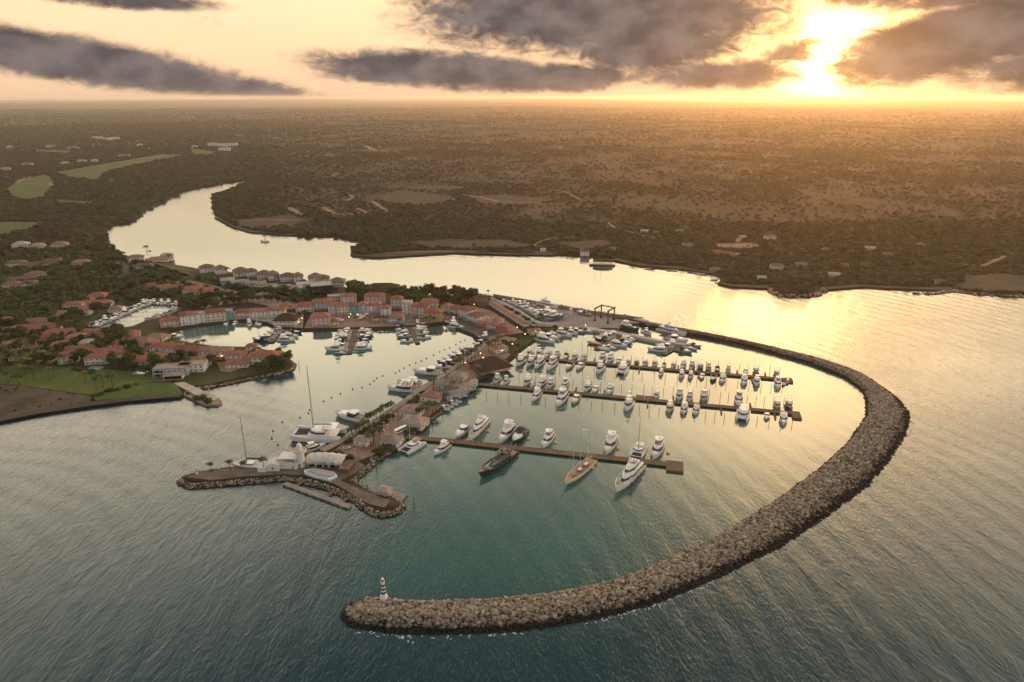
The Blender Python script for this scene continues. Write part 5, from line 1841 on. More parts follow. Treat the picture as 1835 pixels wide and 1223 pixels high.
for i, (px, py) in enumerate(((763, 775), (775, 765), (785, 750), (793, 745), (830, 720), (838, 716), (850, 705))):
    pile(P(px, py), 1.15, f"dark thick pile along the promenade's harbour side, {ORD[i]} from the southern pier", 'piles along the promenade')
for i, (px, py) in enumerate(((536, 658), (334, 608), (310, 612), (1043, 624), (1053, 628), (1059, 628), (952, 630), (957, 628))):
    pile(P(px, py), 1.1, ['lone pile off the southern point villa', 'lone pile by the cruiser at the basin end', 'lone pile under the terraced houses', 'lone pile west of the crowded short dock', 'second lone pile west of the crowded short dock', 'lone pile nearest the orange motorboat', 'lone pile off the garden shore', 'second lone pile off the garden shore'][i], 'lone mooring piles')
# big yellow buoys at the southern pier
mb = MB()
mb.lathe([(.1, -.6), (1.0, -.4), (1.25, .2), (1.0, .9), (.4, 1.2), (.1, 1.25)], 0, 14)
YB_ = mb.mesh('yellow_buoy', [paint('yellow_plastic', (.72, .42, .06), .5, .08, .5)])
for (px, py), lb in zip(((874, 773.5), (946, 787.5), (995, 794), (1107, 805), (1062, 840), (1197, 813)), ('by the bow of the white superyacht', 'by the bow of the black open cruiser', 'by the bow of the lone flybridge yacht', 'beside the flybridge yacht next to the catamaran', 'beside the stern of the schooner', 'beside the outermost yacht of the southern pier')):
    o = bpy.data.objects.new('yellow_buoy', YB_)
    o.location = P(px, py)
    link(o)
    tag(o, 'round yellow mooring buoy ' + lb, 'buoy', 'yellow buoys at the southern pier')
# buoys
mb = MB()
mb.lathe([(.05, -.3), (.55, -.1), (.6, .3), (.3, .65), (.05, .75)], 0, 10)
mb.tube([(0, 0, .7), (0, 0, 1.3)], .07, n=5)
BUOY = mb.mesh('mooring_buoy', [MT['rubber']])
for i, (px, py) in enumerate(((506, 757), (538, 749), (555, 735), (580, 719.5), (594, 713), (610, 706), (632, 698), (649, 695), (663, 689), (670, 683), (675, 678), (686, 674), (709, 669), (716, 665), (724, 660), (734, 655), (745, 651), (755, 647.5), (764, 643), (777, 637), (788, 631), (797, 627), (806, 624), (817, 618), (825, 613), (833, 610), (489, 773), (553, 741), (487, 786), (498, 798))):
    o = bpy.data.objects.new('mooring_buoy', BUOY)
    o.location = P(px, py)
    link(o)
    tag(o, f"small black buoy, {ORD[i]} along the slanting line across the town basin", 'buoy', 'buoys across the town basin')


# ------------------------------------------------------------------ boats
def hull_mesh(L, B, fs, fb, zk=-.7, sheer=1.7, full=.45, rake=1.0, bul=.35, off=0.0, name='hull'):
    """a hull lofted through stations: sides, boot top, bulwark and deck"""
    mb = MB()
    rings = []
    n = 12
    for i in range(n):
        t = i / (n - 1)
        w = (.90 + .10 * min(1, t / .35)) * (1 - max(0, (t - full) / (1 - full)) ** 2.3) * B / 2
        w = max(w, .04)
        zd = fs + (fb - fs) * t ** sheer
        x = -L / 2 + L * t
        xr = rake * t ** 3
        iw = max(.02, w - .16)
        rings.append([(x - .05 * t, -iw + off, zd - bul), (x, -iw + off, zd), (x, -w + off, zd), (x - xr * .35, -w * .95 + off, zd * .5), (x - xr * .8, -w * (.90 - .18 * t) + off, .12),
                      (x - xr * 1.05, off, zk + .5 * t ** 6), (x - xr * .8, w * (.90 - .18 * t) + off, .12), (x - xr * .35, w * .95 + off, zd * .5), (x, w + off, zd), (x, iw + off, zd), (x - .05 * t, iw + off, zd - bul)])
    b = 0
    m = len(rings[0])
    mb.loft(rings, 0)
    # deck and boot top have their own materials
    fi = 0
    for i in range(n - 1):
        for j in range(m):
            if j == m - 1:
                mb.m[fi] = 1
            elif j in (4, 5):
                mb.m[fi] = 2
            fi += 1
    return mb.mesh(name, [MT['white_gel'], MT['grey_deck'], MT['antifoul']])


def outline(x0, x1, w0, w1, rnd=.35):
    xm = x0 + (x1 - x0) * .55
    xr = x1 - (x1 - x0) * rnd * .4
    return [(x0, -w0), (xm, -w0), (xr, -w1), (x1, -w1 * .45), (x1, w1 * .45), (xr, w1), (xm, w0), (x0, w0)]


def blk(mb, x0, x1, w0, w1, z0, z1, fr=.8, ar=.2, tuck=.92, m=0, cap=True):
    """raked deckhouse block; returns the two outlines for bands"""
    a = outline(x0, x1, w0, w1)
    b = outline(x0 + ar, x1 - fr, w0 * tuck, w1 * tuck)
    A = [(x, y, z0) for x, y in a]
    Bq = [(x, y, z1) for x, y in b]
    mb.loft([A, Bq], m, cap0=cap, cap1=cap)
    return A, Bq


def band(mb, A, Bq, f0, f1, m, out=.035, skip_aft=False):
    """a glazed band standing just proud of a deckhouse"""
    r = []
    n = len(A)
    cx = sum(p[0] for p in A) / n
    for f in (f0, f1):
        ring = []
        for p, q in zip(A, Bq):
            v = Vector(p).lerp(Vector(q), f)
            d = Vector((v.x - cx, v.y, 0)).normalized() * out
            ring.append(tuple(v + d))
        r.append(ring)
    mb.loft(r, m, closed=not skip_aft, cap0=False, cap1=False)


def parts_flybridge(v):
    """18 m flybridge motor yacht"""
    W, G, D = MT['white_gel'], MT['glass'], MT['grey_deck']
    out = [('hull', hull_mesh(18, 5.0, 1.5, 2.5))]
    mb = MB()
    A, Bq = blk(mb, -5.2, 4.6, 2.05, 1.15, 1.1, 3.15, 2.3, .1, .90)
    out.append(('cabin', mb.mesh('cabin', [W])))
    mb = MB()
    band(mb, A, Bq, .26, .86, 0)
    out.append(('cabin/window', mb.mesh('window', [G])))
    mb = MB()
    blk(mb, 4.0, 7.4, 1.35, .5, 1.7, 2.45, 1.0, .1, .8)
    out.append(('foredeck_trunk', mb.mesh('foredeck_trunk', [W])))
    mb = MB()
    A, Bq = blk(mb, -6.2, 1.6, 2.05, 1.2, 3.16, 3.75, .9, -.1, .98)
    out.append(('flybridge', mb.mesh('flybridge', [W])))
    mb = MB()
    for x in (-3.4, -1.2):
        mb.box(x, x + .8, -1.3, 1.3, 3.76, 4.3)
    mb.box(-5.4, -4.5, -1.5, 1.5, 3.76, 4.15)
    out.append(('flybridge/seat', mb.mesh('seat', [MT['tan'] if v % 2 else MT['white_gel']])))
    if v != 2:
        mb = MB()
        blk(mb, -5.2, -.2, 1.75, 1.2, 5.55, 5.75, .3, .1, .96)
        out.append(('hardtop', mb.mesh('hardtop', [W])))
        mb = MB()
        for x, y in ((-4.9, -1.6), (-4.9, 1.6), (-1.2, -1.25), (-1.2, 1.25)):
            mb.tube([(x - .4, y * 1.05, 3.7), (x, y, 5.56)], .09)
        out.append(('hardtop/support', mb.mesh('support', [W])))
        mb = MB()
        mb.tube([(-3.2, 0, 5.75), (-3.4, 0, 6.9)], .07)
        mb.lathe([(.02, 0), (.42, .05), (.45, .3), (.02, .5)], 0, 10, (-3.0, .7, 5.76))
        out.append(('radar_mast', mb.mesh('radar_mast', [W])))
    else:
        mb = MB()
        mb.tube([(-4.4, -1.9, 3.7), (-4.0, -1.6, 5.2), (-4.0, 1.6, 5.2), (-4.4, 1.9, 3.7)], .14)
        mb.lathe([(.02, 0), (.4, .05), (.42, .3), (.02, .5)], 0, 10, (-4.0, 0, 5.3))
        out.append(('radar_arch', mb.mesh('radar_arch', [W])))
    mb = MB()
    mb.box(-9.9, -8.9, -2.0, 2.0, .25, .45)
    out.append(('swim_platform', mb.mesh('swim_platform', [MT['teak']])))
    mb = MB()
    mb.box(-8.6, -5.5, -2.0, 2.0, 1.16, 1.22)
    mb.box(-8.5, -7.9, -1.6, 1.6, 1.22, 1.7)
    out.append(('cockpit', mb.mesh('cockpit', [MT['teak']])))
    mb = MB()
    for s in (-1, 1):
        mb.tube([(2.5, 2.1 * s, 2.5), (5.5, 1.75 * s, 2.9), (7.8, .85 * s, 3.1), (8.9, .1 * s, 3.2)], .035, n=4)
        for x, y, z in ((4, 1.95, 1.9), (6.2, 1.5, 2.0), (7.8, .85, 2.2)):
            mb.tube([(x, y * s, z), (x, y * s, z + .95)], .03, n=4)
    out.append(('railing', mb.mesh('railing', [MT['metal']])))
    return out


def parts_fisher(v):
    """17 m sport fisher with flared bow, tower and outriggers"""
    W, G = MT['white_gel'], MT['glass']
    out = [('hull', hull_mesh(17, 5.2, 1.25, 3.0, sheer=1.4, full=.40, rake=1.7))]
    mb = MB()
    A, Bq = blk(mb, -2.6, 4.4, 2.0, 1.25, 1.4, 3.5, 2.2, .15, .9)
    out.append(('cabin', mb.mesh('cabin', [W])))
    mb = MB()
    band(mb, A, Bq, .30, .86, 0)
    out.append(('cabin/window', mb.mesh('window', [G])))
    mb = MB()
    blk(mb, -2.9, 1.4, 1.85, 1.2, 3.52, 4.35, .6, 0, .97)
    out.append(('flybridge', mb.mesh('flybridge', [W])))
    mb = MB()
    blk(mb, -2.7, .9, 1.6, 1.1, 6.0, 6.18, .2, .1, .97)
    out.append(('hardtop', mb.mesh('hardtop', [W])))
    mb = MB()
    for x, y in ((-2.5, -1.5), (-2.5, 1.5), (.5, -1.1), (.5, 1.1)):
        mb.tube([(x, y, 4.2), (x, y, 6.0)], .06, n=5)
    if v % 2:
        for x, y in ((-2.2, -1.2), (-2.2, 1.2), (.2, -.9), (.2, .9)):
            mb.tube([(x, y, 6.1), (x * .55 - .35, y * .55, 8.7)], .045, n=4)
        mb.box(-1.7, -.2, -.7, .7, 8.7, 8.8)
    out.append(('tower', mb.mesh('tower', [MT['metal']])))
    mb = MB()
    for s in (-1, 1):
        mb.tube([(-1.2, 2.0 * s, 2.2), (-3.2, 3.3 * s, 9.5)], .03, n=4)
    out.append(('outrigger', mb.mesh('outrigger', [MT['mast_white']])))
    mb = MB()
    mb.box(-8.2, -2.9, -2.05, 2.05, .96, 1.02)
    out.append(('cockpit', mb.mesh('cockpit', [MT['teak']])))
    mb = MB()
    mb.lathe([(.05, 0), (.2, .1), (.16, .9), (.3, 1.0), (.3, 1.4), (.05, 1.45)], 0, 8, (-5.6, 0, 1.02))
    out.append(('fighting_chair', mb.mesh('fighting_chair', [W])))
    if v == 2:
        mb = MB()
        mb.box(-3.0, -2.8, -1.8, 1.8, 1.6, 5.9)
        out.append(('sun_cover', mb.mesh('sun_cover', [MT['umbrella']])))
    return out


def parts_express(v):
    """13 m open express cruiser"""
    W, G = MT['white_gel'], MT['glass']
    out = [('hull', hull_mesh(13, 3.9, 1.2, 1.9, rake=1.2))]
    mb = MB()
    blk(mb, .2, 5.2, 1.45, .6, 1.25, 1.95, 1.6, -.2, .85)
    out.append(('coachroof', mb.mesh('coachroof', [W])))
    mb = MB()
    A, Bq = blk(mb, -2.8, 1.5, 1.6, 1.1, 1.3, 2.5, 1.5, .5, .88, cap=False)
    out.append(('windscreen', mb.mesh('windscreen', [G])))
    mb = MB()
    if v == 1:
        blk(mb, -3.6, .1, 1.5, .95, 2.52, 2.68, .3, .1, .95)
        out.append(('hardtop', mb.mesh('hardtop', [W])))
    elif v == 2:
        A2 = [(-4.6, -1.5, 2.3), (-.2, -1.3, 2.75), (-.2, 1.3, 2.75), (-4.6, 1.5, 2.3)]
        mb.loft([[(-4.6, -1.5, 2.2), (-2.4, -1.45, 2.8), (-.2, -1.2, 2.6)], [(-4.6, 0, 2.4), (-2.4, 0, 3.1), (-.2, 0, 2.8)], [(-4.6, 1.5, 2.2), (-2.4, 1.45, 2.8), (-.2, 1.2, 2.6)]], 0, closed=False, cap0=False, cap1=False)
        out.append(('canvas_top', mb.mesh('canvas_top', [MT['canvas_dark']])))
    else:
        mb.tube([(-3.2, -1.75, 1.3), (-2.7, -1.5, 2.9), (-2.7, 1.5, 2.9), (-3.2, 1.75, 1.3)], .12)
        out.append(('radar_arch', mb.mesh('radar_arch', [W])))
    mb = MB()
    mb.box(-5.9, -5.1, -1.4, 1.4, .9, 1.45)
    mb.box(-4.4, -3.6, .3, 1.5, .9, 1.4)
    mb.box(-1.6, -.9, -.2, 1.2, .9, 1.7)
    out.append(('seat', mb.mesh('seat', [MT['tan']])))
    mb = MB()
    mb.box(-7.3, -6.5, -1.6, 1.6, .25, .42)
    out.append(('swim_platform', mb.mesh('swim_platform', [MT['teak']])))
    return out


def parts_super(v):
    """33 m three-deck yacht"""
    W, G = MT['white_gel'], MT['glass']
    out = [('hull', hull_mesh(33, 7.4, 2.3, 4.2, -1.2, 1.9, .5, 2.2, .6))]
    mb = MB()
    for s in (-1, 1):
        for x in (-5, -1, 3):
            mb.box(x, x + 2.2, 3.56 * s - .05, 3.56 * s + .05, 1.25, 1.75)
    out.append(('hull/porthole', mb.mesh('porthole', [G])))
    mb = MB()
    A, Bq = blk(mb, -10, 9.2, 3.0, 1.7, 1.8, 4.5, 3.0, .3, .93)
    out.append(('main_deckhouse', mb.mesh('main_deckhouse', [W])))
    mb = MB()
    band(mb, A, Bq, .40, .80, 0)
    out.append(('main_deckhouse/window', mb.mesh('window', [G])))
    mb = MB()
    blk(mb, -13, 6.2, 3.1, 1.9, 4.51, 5.0, 1.0, 0, .99)
    out.append(('upper_deck', mb.mesh('upper_deck', [W])))
    mb = MB()
    A, Bq = blk(mb, -7.6, 4.2, 2.4, 1.5, 5.01, 7.0, 2.4, .3, .9)
    out.append(('wheelhouse', mb.mesh('wheelhouse', [W])))
    mb = MB()
    band(mb, A, Bq, .35, .82, 0)
    out.append(('wheelhouse/window', mb.mesh('window', [G])))
    mb = MB()
    blk(mb, -9.5, .8, 2.3, 1.3, 7.01, 7.6, .8, 0, .97)
    out.append(('sundeck', mb.mesh('sundeck', [W])))
    mb = MB()
    mb.box(-8.2, -6.4, -1.5, 1.5, 7.61, 7.95)
    mb.box(-5.4, -4.4, -1.4, 1.4, 7.61, 8.05)
    mb.box(-12.3, -9.9, -1.8, 1.8, 5.01, 5.4)
    out.append(('seat', mb.mesh('seat', [MT['tan'] if v else MT['white_gel']])))
    mb = MB()
    mb.tube([(-5.2, -2.1, 7.5), (-4.0, -1.6, 9.3), (-4.0, 1.6, 9.3), (-5.2, 2.1, 7.5)], .28)
    blk(mb, -5.6, -1.6, 1.7, 1.2, 9.45, 9.62, .3, .2, .95)
    out.append(('radar_arch', mb.mesh('radar_arch', [W])))
    mb = MB()
    for y in (-1.0, 1.0):
        mb.lathe([(.05, 0), (.55, .2), (.6, .7), (.35, 1.1), (.05, 1.2)], 0, 10, (-3.6, y, 9.63))
    mb.tube([(-3.2, 0, 9.6), (-3.4, 0, 12.0)], .07)
    out.append(('mast', mb.mesh('mast', [W])))
    mb = MB()
    mb.box(-18.0, -16.4, -2.9, 2.9, .4, .62)
    mb.box(-16.2, -10.2, -2.9, 2.9, 1.72, 1.79)
    out.append(('swim_platform', mb.mesh('swim_platform', [MT['teak']])))
    mb = MB()
    blk(mb, 9.3, 13.6, 1.9, .7, 2.9, 3.6, 1.2, .1, .85)
    out.append(('foredeck_seat', mb.mesh('foredeck_seat', [MT['tan']])))
    mb = MB()
    for s in (-1, 1):
        for x in (-11, -7, -3, 1, 5):
            mb.tube([(x, 3.82 * s, .5), (x, 3.82 * s, 1.7)], .22, n=6)
    out.append(('fender', mb.mesh('fender', [MT['rubber']])))
    mb = MB()
    for s in (-1, 1):
        mb.tube([(7, 3.2 * s, 4.0), (11, 2.5 * s, 4.5), (14.5, 1.2 * s, 4.9), (16.2, .1 * s, 5.1)], .05, n=4)
    out.append(('railing', mb.mesh('railing', [MT['metal']])))
    return out


def parts_dark(v):
    """low charcoal sports superyacht"""
    out = [('hull', hull_mesh(33, 7.4, 2.2, 3.9, -1.2, 2.0, .5, 2.6, .5))]
    mb = MB()
    A, Bq = blk(mb, -9.5, 8.5, 2.9, 1.3, 1.8, 4.3, 5.0, .4, .86)
    out.append(('deckhouse', mb.mesh('deckhouse', [MT['charcoal']])))
    mb = MB()
    band(mb, A, Bq, .34, .82, 0)
    out.append(('deckhouse/window', mb.mesh('window', [MT['glass']])))
    mb = MB()
    A, Bq = blk(mb, -10.8, 2.2, 2.5, 1.4, 4.31, 5.0, 1.8, .2, .95)
    out.append(('flybridge', mb.mesh('flybridge', [MT['charcoal']])))
    mb = MB()
    blk(mb, -8.2, -.6, 1.9, 1.2, 6.5, 6.7, .8, .3, .95)
    for x, y in ((-7.6, -1.7), (-7.6, 1.7), (-2.0, -1.2), (-2.0, 1.2)):
        mb.tube([(x - .8, y * 1.1, 4.9), (x, y, 6.52)], .13)
    out.append(('hardtop', mb.mesh('hardtop', [MT['charcoal']])))
    mb = MB()
    mb.tube([(-5.6, 0, 6.7), (-6.0, 0, 9.2)], .09)
    mb.lathe([(.05, 0), (.5, .2), (.5, .6), (.05, 1.0)], 0, 10, (-4.6, 0, 6.7))
    out.append(('mast', mb.mesh('mast', [MT['charcoal']])))
    mb = MB()
    mb.box(-10.2, -8.6, -1.7, 1.7, 5.0, 5.4)
    mb.box(-15.6, -10.0, -2.8, 2.8, 1.76, 1.82)
    out.append(('teak_deck', mb.mesh('teak_deck', [MT['teak']])))
    mb = MB()
    blk(mb, 9.0, 13.2, 1.7, .6, 2.8, 3.35, 1.5, .1, .8)
    out.append(('foredeck_trunk', mb.mesh('foredeck_trunk', [MT['charcoal']])))
    mb = MB()
    mb.box(-18.1, -16.4, -2.8, 2.8, .4, .6)
    out.append(('swim_platform', mb.mesh('swim_platform', [MT['teak']])))
    mb = MB()
    for s in (-1, 1):
        for x in (-11, -7, -3, 1, 5):
            mb.tube([(x, 3.82 * s, .5), (x, 3.82 * s, 1.7)], .22, n=6)
    out.append(('fender', mb.mesh('fender', [MT['rubber']])))
    return out


def rig(mb, x, h, boom, r=.11, zb=2.0):
    mb.tube([(x, 0, zb - .4), (x, 0, h)], [r, r * .55], n=6)
    for z, w in ((h * .4, 1.0), (h * .68, .8)):
        mb.tube([(x - .2, -w, z), (x, 0, z + .1), (x - .2, w, z)], r * .35, n=4)
    if boom:
        mb.tube([(x, 0, zb + 1.0), (x - boom, 0, zb + 1.1)], r * .8, n=6)


def parts_sailcat(v):
    """16 m sailing catamaran"""
    W, G = MT['white_gel'], MT['glass']
    out = []
    for s in (-1, 1):
        out.append(('hull', hull_mesh(16, 1.9, 1.5, 1.9, -.5, 1.5, .35, .8, .05, off=3.1 * s)))
    mb = MB()
    mb.box(-6.6, 2.6, -2.6, 2.6, 1.05, 1.52)
    mb.box(7.0, 7.3, -3.0, 3.0, 1.2, 1.5)
    out.append(('bridge_deck', mb.mesh('bridge_deck', [W])))
    mb = MB()
    mb.box(2.7, 6.9, -2.2, -.15, 1.28, 1.33)
    mb.box(2.7, 6.9, .15, 2.2, 1.28, 1.33)
    out.append(('trampoline', mb.mesh('trampoline', [MT['canvas_dark']])))
    mb = MB()
    A, Bq = blk(mb, -3.2, 2.8, 2.7, 1.8, 1.53, 2.95, 1.2, .1, .88)
    out.append(('cabin', mb.mesh('cabin', [W])))
    mb = MB()
    band(mb, A, Bq, .35, .78, 0)
    out.append(('cabin/window', mb.mesh('window', [G])))
    mb = MB()
    blk(mb, -6.4, -1.8, 2.3, 1.9, 3.55, 3.7, .3, .1, .96)
    for x, y in ((-6.0, -2.1), (-6.0, 2.1), (-2.4, -1.8), (-2.4, 1.8)):
        mb.tube([(x, y, 1.5), (x, y, 3.56)], .07, n=5)
    out.append(('hardtop', mb.mesh('hardtop', [W if v else MT['tan']])))
    mb = MB()
    rig(mb, 1.2, 22.5 if v else 20.5, 6.0, .2 if v else .13, 3.0)
    out.append(('mast', mb.mesh('mast', [MT['grey_gel'] if v else MT['mast_white']])))
    mb = MB()
    mb.tube([(1.0, 0, 4.25), (-4.6, 0, 4.4)], [.26, .2], n=6)
    out.append(('mast/furled_sail', mb.mesh('furled_sail', [MT['umbrella']])))
    mb = MB()
    for a, b in (((7.2, 0, 1.5), (1.25, 0, 18.5)), ((-1.0, 3.9, 1.9), (1.2, 0, 19.5)), ((-1.0, -3.9, 1.9), (1.2, 0, 19.5))):
        mb.tube([a, b], .02, n=3)
    out.append(('stay', mb.mesh('stay', [MT['metal']])))
    return out


def parts_powercat(v):
    """14 m power catamaran"""
    W, G = MT['white_gel'], MT['glass']
    out = []
    for s in (-1, 1):
        out.append(('hull', hull_mesh(14, 2.1, 1.5, 2.1, -.5, 1.5, .4, .7, .05, off=2.1 * s)))
    mb = MB()
    mb.box(-6.4, 5.0, -1.4, 1.4, 1.0, 1.5)
    out.append(('bridge_deck', mb.mesh('bridge_deck', [W])))
    mb = MB()
    A, Bq = blk(mb, -3.6, 3.4, 2.4, 1.7, 1.52, 3.2, 1.4, .1, .9)
    out.append(('cabin', mb.mesh('cabin', [W])))
    mb = MB()
    band(mb, A, Bq, .35, .8, 0)
    out.append(('cabin/window', mb.mesh('window', [G])))
    mb = MB()
    blk(mb, -4.8, .8, 2.2, 1.5, 3.22, 3.75, .5, 0, .97)
    blk(mb, -4.0, -.4, 1.8, 1.4, 5.3, 5.45, .2, .1, .97)
    for x, y in ((-3.7, -1.6), (-3.7, 1.6), (-.9, -1.3), (-.9, 1.3)):
        mb.tube([(x, y, 3.6), (x, y, 5.32)], .07, n=5)
    out.append(('flybridge', mb.mesh('flybridge', [W])))
    mb = MB()
    mb.box(-6.3, -3.9, -2.2, 2.2, 1.55, 1.6)
    out.append(('cockpit', mb.mesh('cockpit', [MT['teak']])))
    return out


def parts_sail(v):
    """13 m sloop"""
    out = [('hull', hull_mesh(13, 3.7, 1.2, 1.55, -.6, 1.5, .42, 1.2, .08))]
    mb = MB()
    A, Bq = blk(mb, -1.6, 3.6, 1.15, .6, 1.2, 1.85, 1.0, .1, .85)
    out.append(('coachroof', mb.mesh('coachroof', [MT['white_gel']])))
    mb = MB()
    band(mb, A, Bq, .4, .75, 0)
    out.append(('coachroof/window', mb.mesh('window', [MT['glass']])))
    mb = MB()
    rig(mb, 1.0, 17.0, 5.0, .11, 1.9)
    out.append(('mast', mb.mesh('mast', [MT['mast_dark'] if v else MT['mast_white']])))
    mb = MB()
    mb.tube([(.8, 0, 3.1), (-3.8, 0, 3.2)], [.24, .18], n=6)
    out.append(('mast/furled_sail', mb.mesh('furled_sail', [MT['canvas_dark'] if v else MT['umbrella']])))
    mb = MB()
    for a, b in (((6.2, 0, 1.5), (1.05, 0, 16.6)), ((-6.2, 0, 1.3), (1.0, 0, 16.9)), ((.6, 1.7, 1.3), (1.0, 0, 15.5)), ((.6, -1.7, 1.3), (1.0, 0, 15.5))):
        mb.tube([a, b], .025, n=3)
    out.append(('stay', mb.mesh('stay', [MT['metal']])))
    mb = MB()
    mb.box(-5.6, -1.9, -1.0, 1.0, .95, 1.0)
    out.append(('cockpit', mb.mesh('cockpit', [MT['teak']])))
    return out


def parts_schooner(v):
    """32 m three-masted classic schooner"""
    out = [('hull', hull_mesh(32, 6.6, 1.9, 3.0, -1.0, 2.2, .42, 3.4, .45))]
    mb = MB()
    for x0, x1, w in ((-9.5, -5.5, 1.5), (-2.5, 1.2, 1.4), (4.2, 7.2, 1.2)):
        blk(mb, x0, x1, w, w * .9, 1.5, 2.55, .2, .2, .95)
    out.append(('deckhouse', mb.mesh('deckhouse', [MT['teak']])))
    mb = MB()
    for x0, x1, w in ((-9.1, -6.2, 1.1), (-2.1, .6, 1.0)):
        mb.box(x0, x1, -w, w, 2.56, 2.66)
    out.append(('hatch', mb.mesh('hatch', [MT['white_gel']])))
    for x, h in ((-9.8, 21.0), (-1.2, 25.0), (6.8, 22.5)):
        mb = MB()
        rig(mb, x, h, 6.2, .18, 2.4)
        out.append(('mast', mb.mesh('mast', [MT['mast_white']])))
        mb = MB()
        mb.tube([(x - .4, 0, 3.75), (x - 5.8, 0, 3.85)], [.38, .26], n=6)
        out.append(('furled_sail', mb.mesh('furled_sail', [MT['tan']])))
    mb = MB()
    mb.tube([(15.4, 0, 2.9), (20.5, 0, 4.0)], [.2, .1], n=6)
    out.append(('bowsprit', mb.mesh('bowsprit', [MT['teak']])))
    mb = MB()
    for a, b in (((20.2, 0, 3.9), (6.8, 0, 21.5)), ((15.6, 0, 2.9), (6.8, 0, 18.0)), ((-15.5, 0, 2.2), (-9.8, 0, 20.6)), ((6.8, 0, 22.0), (-1.2, 0, 24.5)), ((-1.2, 0, 24.5), (-9.8, 0, 20.8))):
        mb.tube([a, b], .03, n=3)
    for x, h in ((-9.8, 18.0), (-1.2, 21.5), (6.8, 19.0)):
        for s in (-1, 1):
            mb.tube([(x - .8, 3.0 * s, 2.0), (x, 0, h)], .03, n=3)
    out.append(('stay', mb.mesh('stay', [MT['metal']])))
    return out


def parts_console(v):
    """8 m centre console boat with T-top"""
    out = [('hull', hull_mesh(8, 2.5, .75, 1.15, -.4, 1.6, .4, .8, .3))]
    mb = MB()
    blk(mb, -1.0, .6, .5, .4, .45, 1.5, .3, .1, .9)
    mb.box(-2.1, -1.4, -.5, .5, .45, 1.1)
    out.append(('console', mb.mesh('console', [MT['white_gel']])))
    if v:
        mb = MB()
        blk(mb, -1.6, .7, .85, .7, 2.35, 2.45, .1, .1, .95)
        for x, y in ((-1.2, -.7), (-1.2, .7), (.3, -.55), (.3, .55)):
            mb.tube([(x, y, .6), (x, y, 2.36)], .04, n=4)
        out.append(('canopy', mb.mesh('canopy', [MT['canvas_dark'] if v == 2 else MT['white_gel']])))
    mb = MB()
    for y in (-.4, .4):
        mb.box(-4.7, -4.05, y - .22, y + .22, .5, 1.35)
        mb.box(-4.6, -4.3, y - .1, y + .1, -.3, .5)
    out.append(('outboard_motor', mb.mesh('outboard_motor', [MT['charcoal']])))
    return out


def parts_rib(v):
    """5 m inflatable tender"""
    mb = MB()
    pts = [(-2.5, -.85, .35), (.8, -.85, .4), (1.9, -.5, .5), (2.5, 0, .6), (1.9, .5, .5), (.8, .85, .4), (-2.5, .85, .35)]
    mb.tube(pts, .28, n=8)
    out = [('tube', mb.mesh('tube', [MT['grey_gel']]))]
    mb = MB()
    mb.box(-2.4, 1.7, -.7, .7, .12, .22)
    mb.box(-.8, -.1, -.4, .4, .22, .95)
    out.append(('floor', mb.mesh('floor', [MT['grey_deck']])))
    mb = MB()
    mb.box(-2.95, -2.5, -.2, .2, .2, 1.0)
    out.append(('outboard_motor', mb.mesh('outboard_motor', [MT['charcoal']])))
    return out


def parts_rowboat(v):
    """6 m open wooden fishing boat"""
    out = [('hull', hull_mesh(6.5, 1.8, .6, .95, -.3, 1.6, .4, .7, .3))]
    mb = MB()
    for x in (-2.0, -.3, 1.3):
        mb.box(x, x + .3, -.75, .75, .45, .52)
    out.append(('thwart', mb.mesh('thwart', [MT['teak']])))
    return out


BUILD = {'flybridge': parts_flybridge, 'fisher': parts_fisher, 'express': parts_express, 'super': parts_super, 'dark': parts_dark, 'sailcat': parts_sailcat, 'powercat': parts_powercat,
         'sail': parts_sail, 'schooner': parts_schooner, 'console': parts_console, 'rib': parts_rib, 'rowboat': parts_rowboat}
REFL = {'flybridge': 18, 'fisher': 17, 'express': 13, 'super': 33, 'dark': 33, 'sailcat': 16, 'powercat': 14, 'sail': 13, 'schooner': 32, 'console': 8, 'rib': 5, 'rowboat': 6.5}
NAME = {'flybridge': 'motor_yacht', 'fisher': 'fishing_yacht', 'express': 'cabin_cruiser', 'super': 'superyacht', 'dark': 'superyacht', 'sailcat': 'sailing_catamaran', 'powercat': 'power_catamaran',
        'sail': 'sailboat', 'schooner': 'schooner', 'console': 'motorboat', 'rib': 'dinghy', 'rowboat': 'rowing_boat'}
CAT = {'flybridge': 'yacht', 'fisher': 'fishing boat', 'express': 'cabin cruiser', 'super': 'yacht', 'dark': 'yacht', 'sailcat': 'catamaran', 'powercat': 'catamaran', 'sail': 'sailboat',
       'schooner': 'sailing ship', 'console': 'motorboat', 'rib': 'dinghy', 'rowboat': 'rowing boat'}
LOOK = {'flybridge': 'flybridge yacht', 'fisher': 'fishing yacht', 'express': 'low cruiser', 'super': 'superyacht', 'dark': 'superyacht', 'sailcat': 'sailing catamaran', 'powercat': 'power catamaran',
        'sail': 'sailboat', 'schooner': 'schooner', 'console': 'open motorboat', 'rib': 'inflatable dinghy', 'rowboat': 'open fishing boat'}
HUES = {'white': 'white_gel', 'cream': 'cream_gel', 'grey': 'grey_gel', 'black': 'charcoal', 'navy': 'navy', 'blue': 'blue', 'teal': 'teal', 'orange': 'orange'}
SEEN_BOAT = {}
BOATS = []


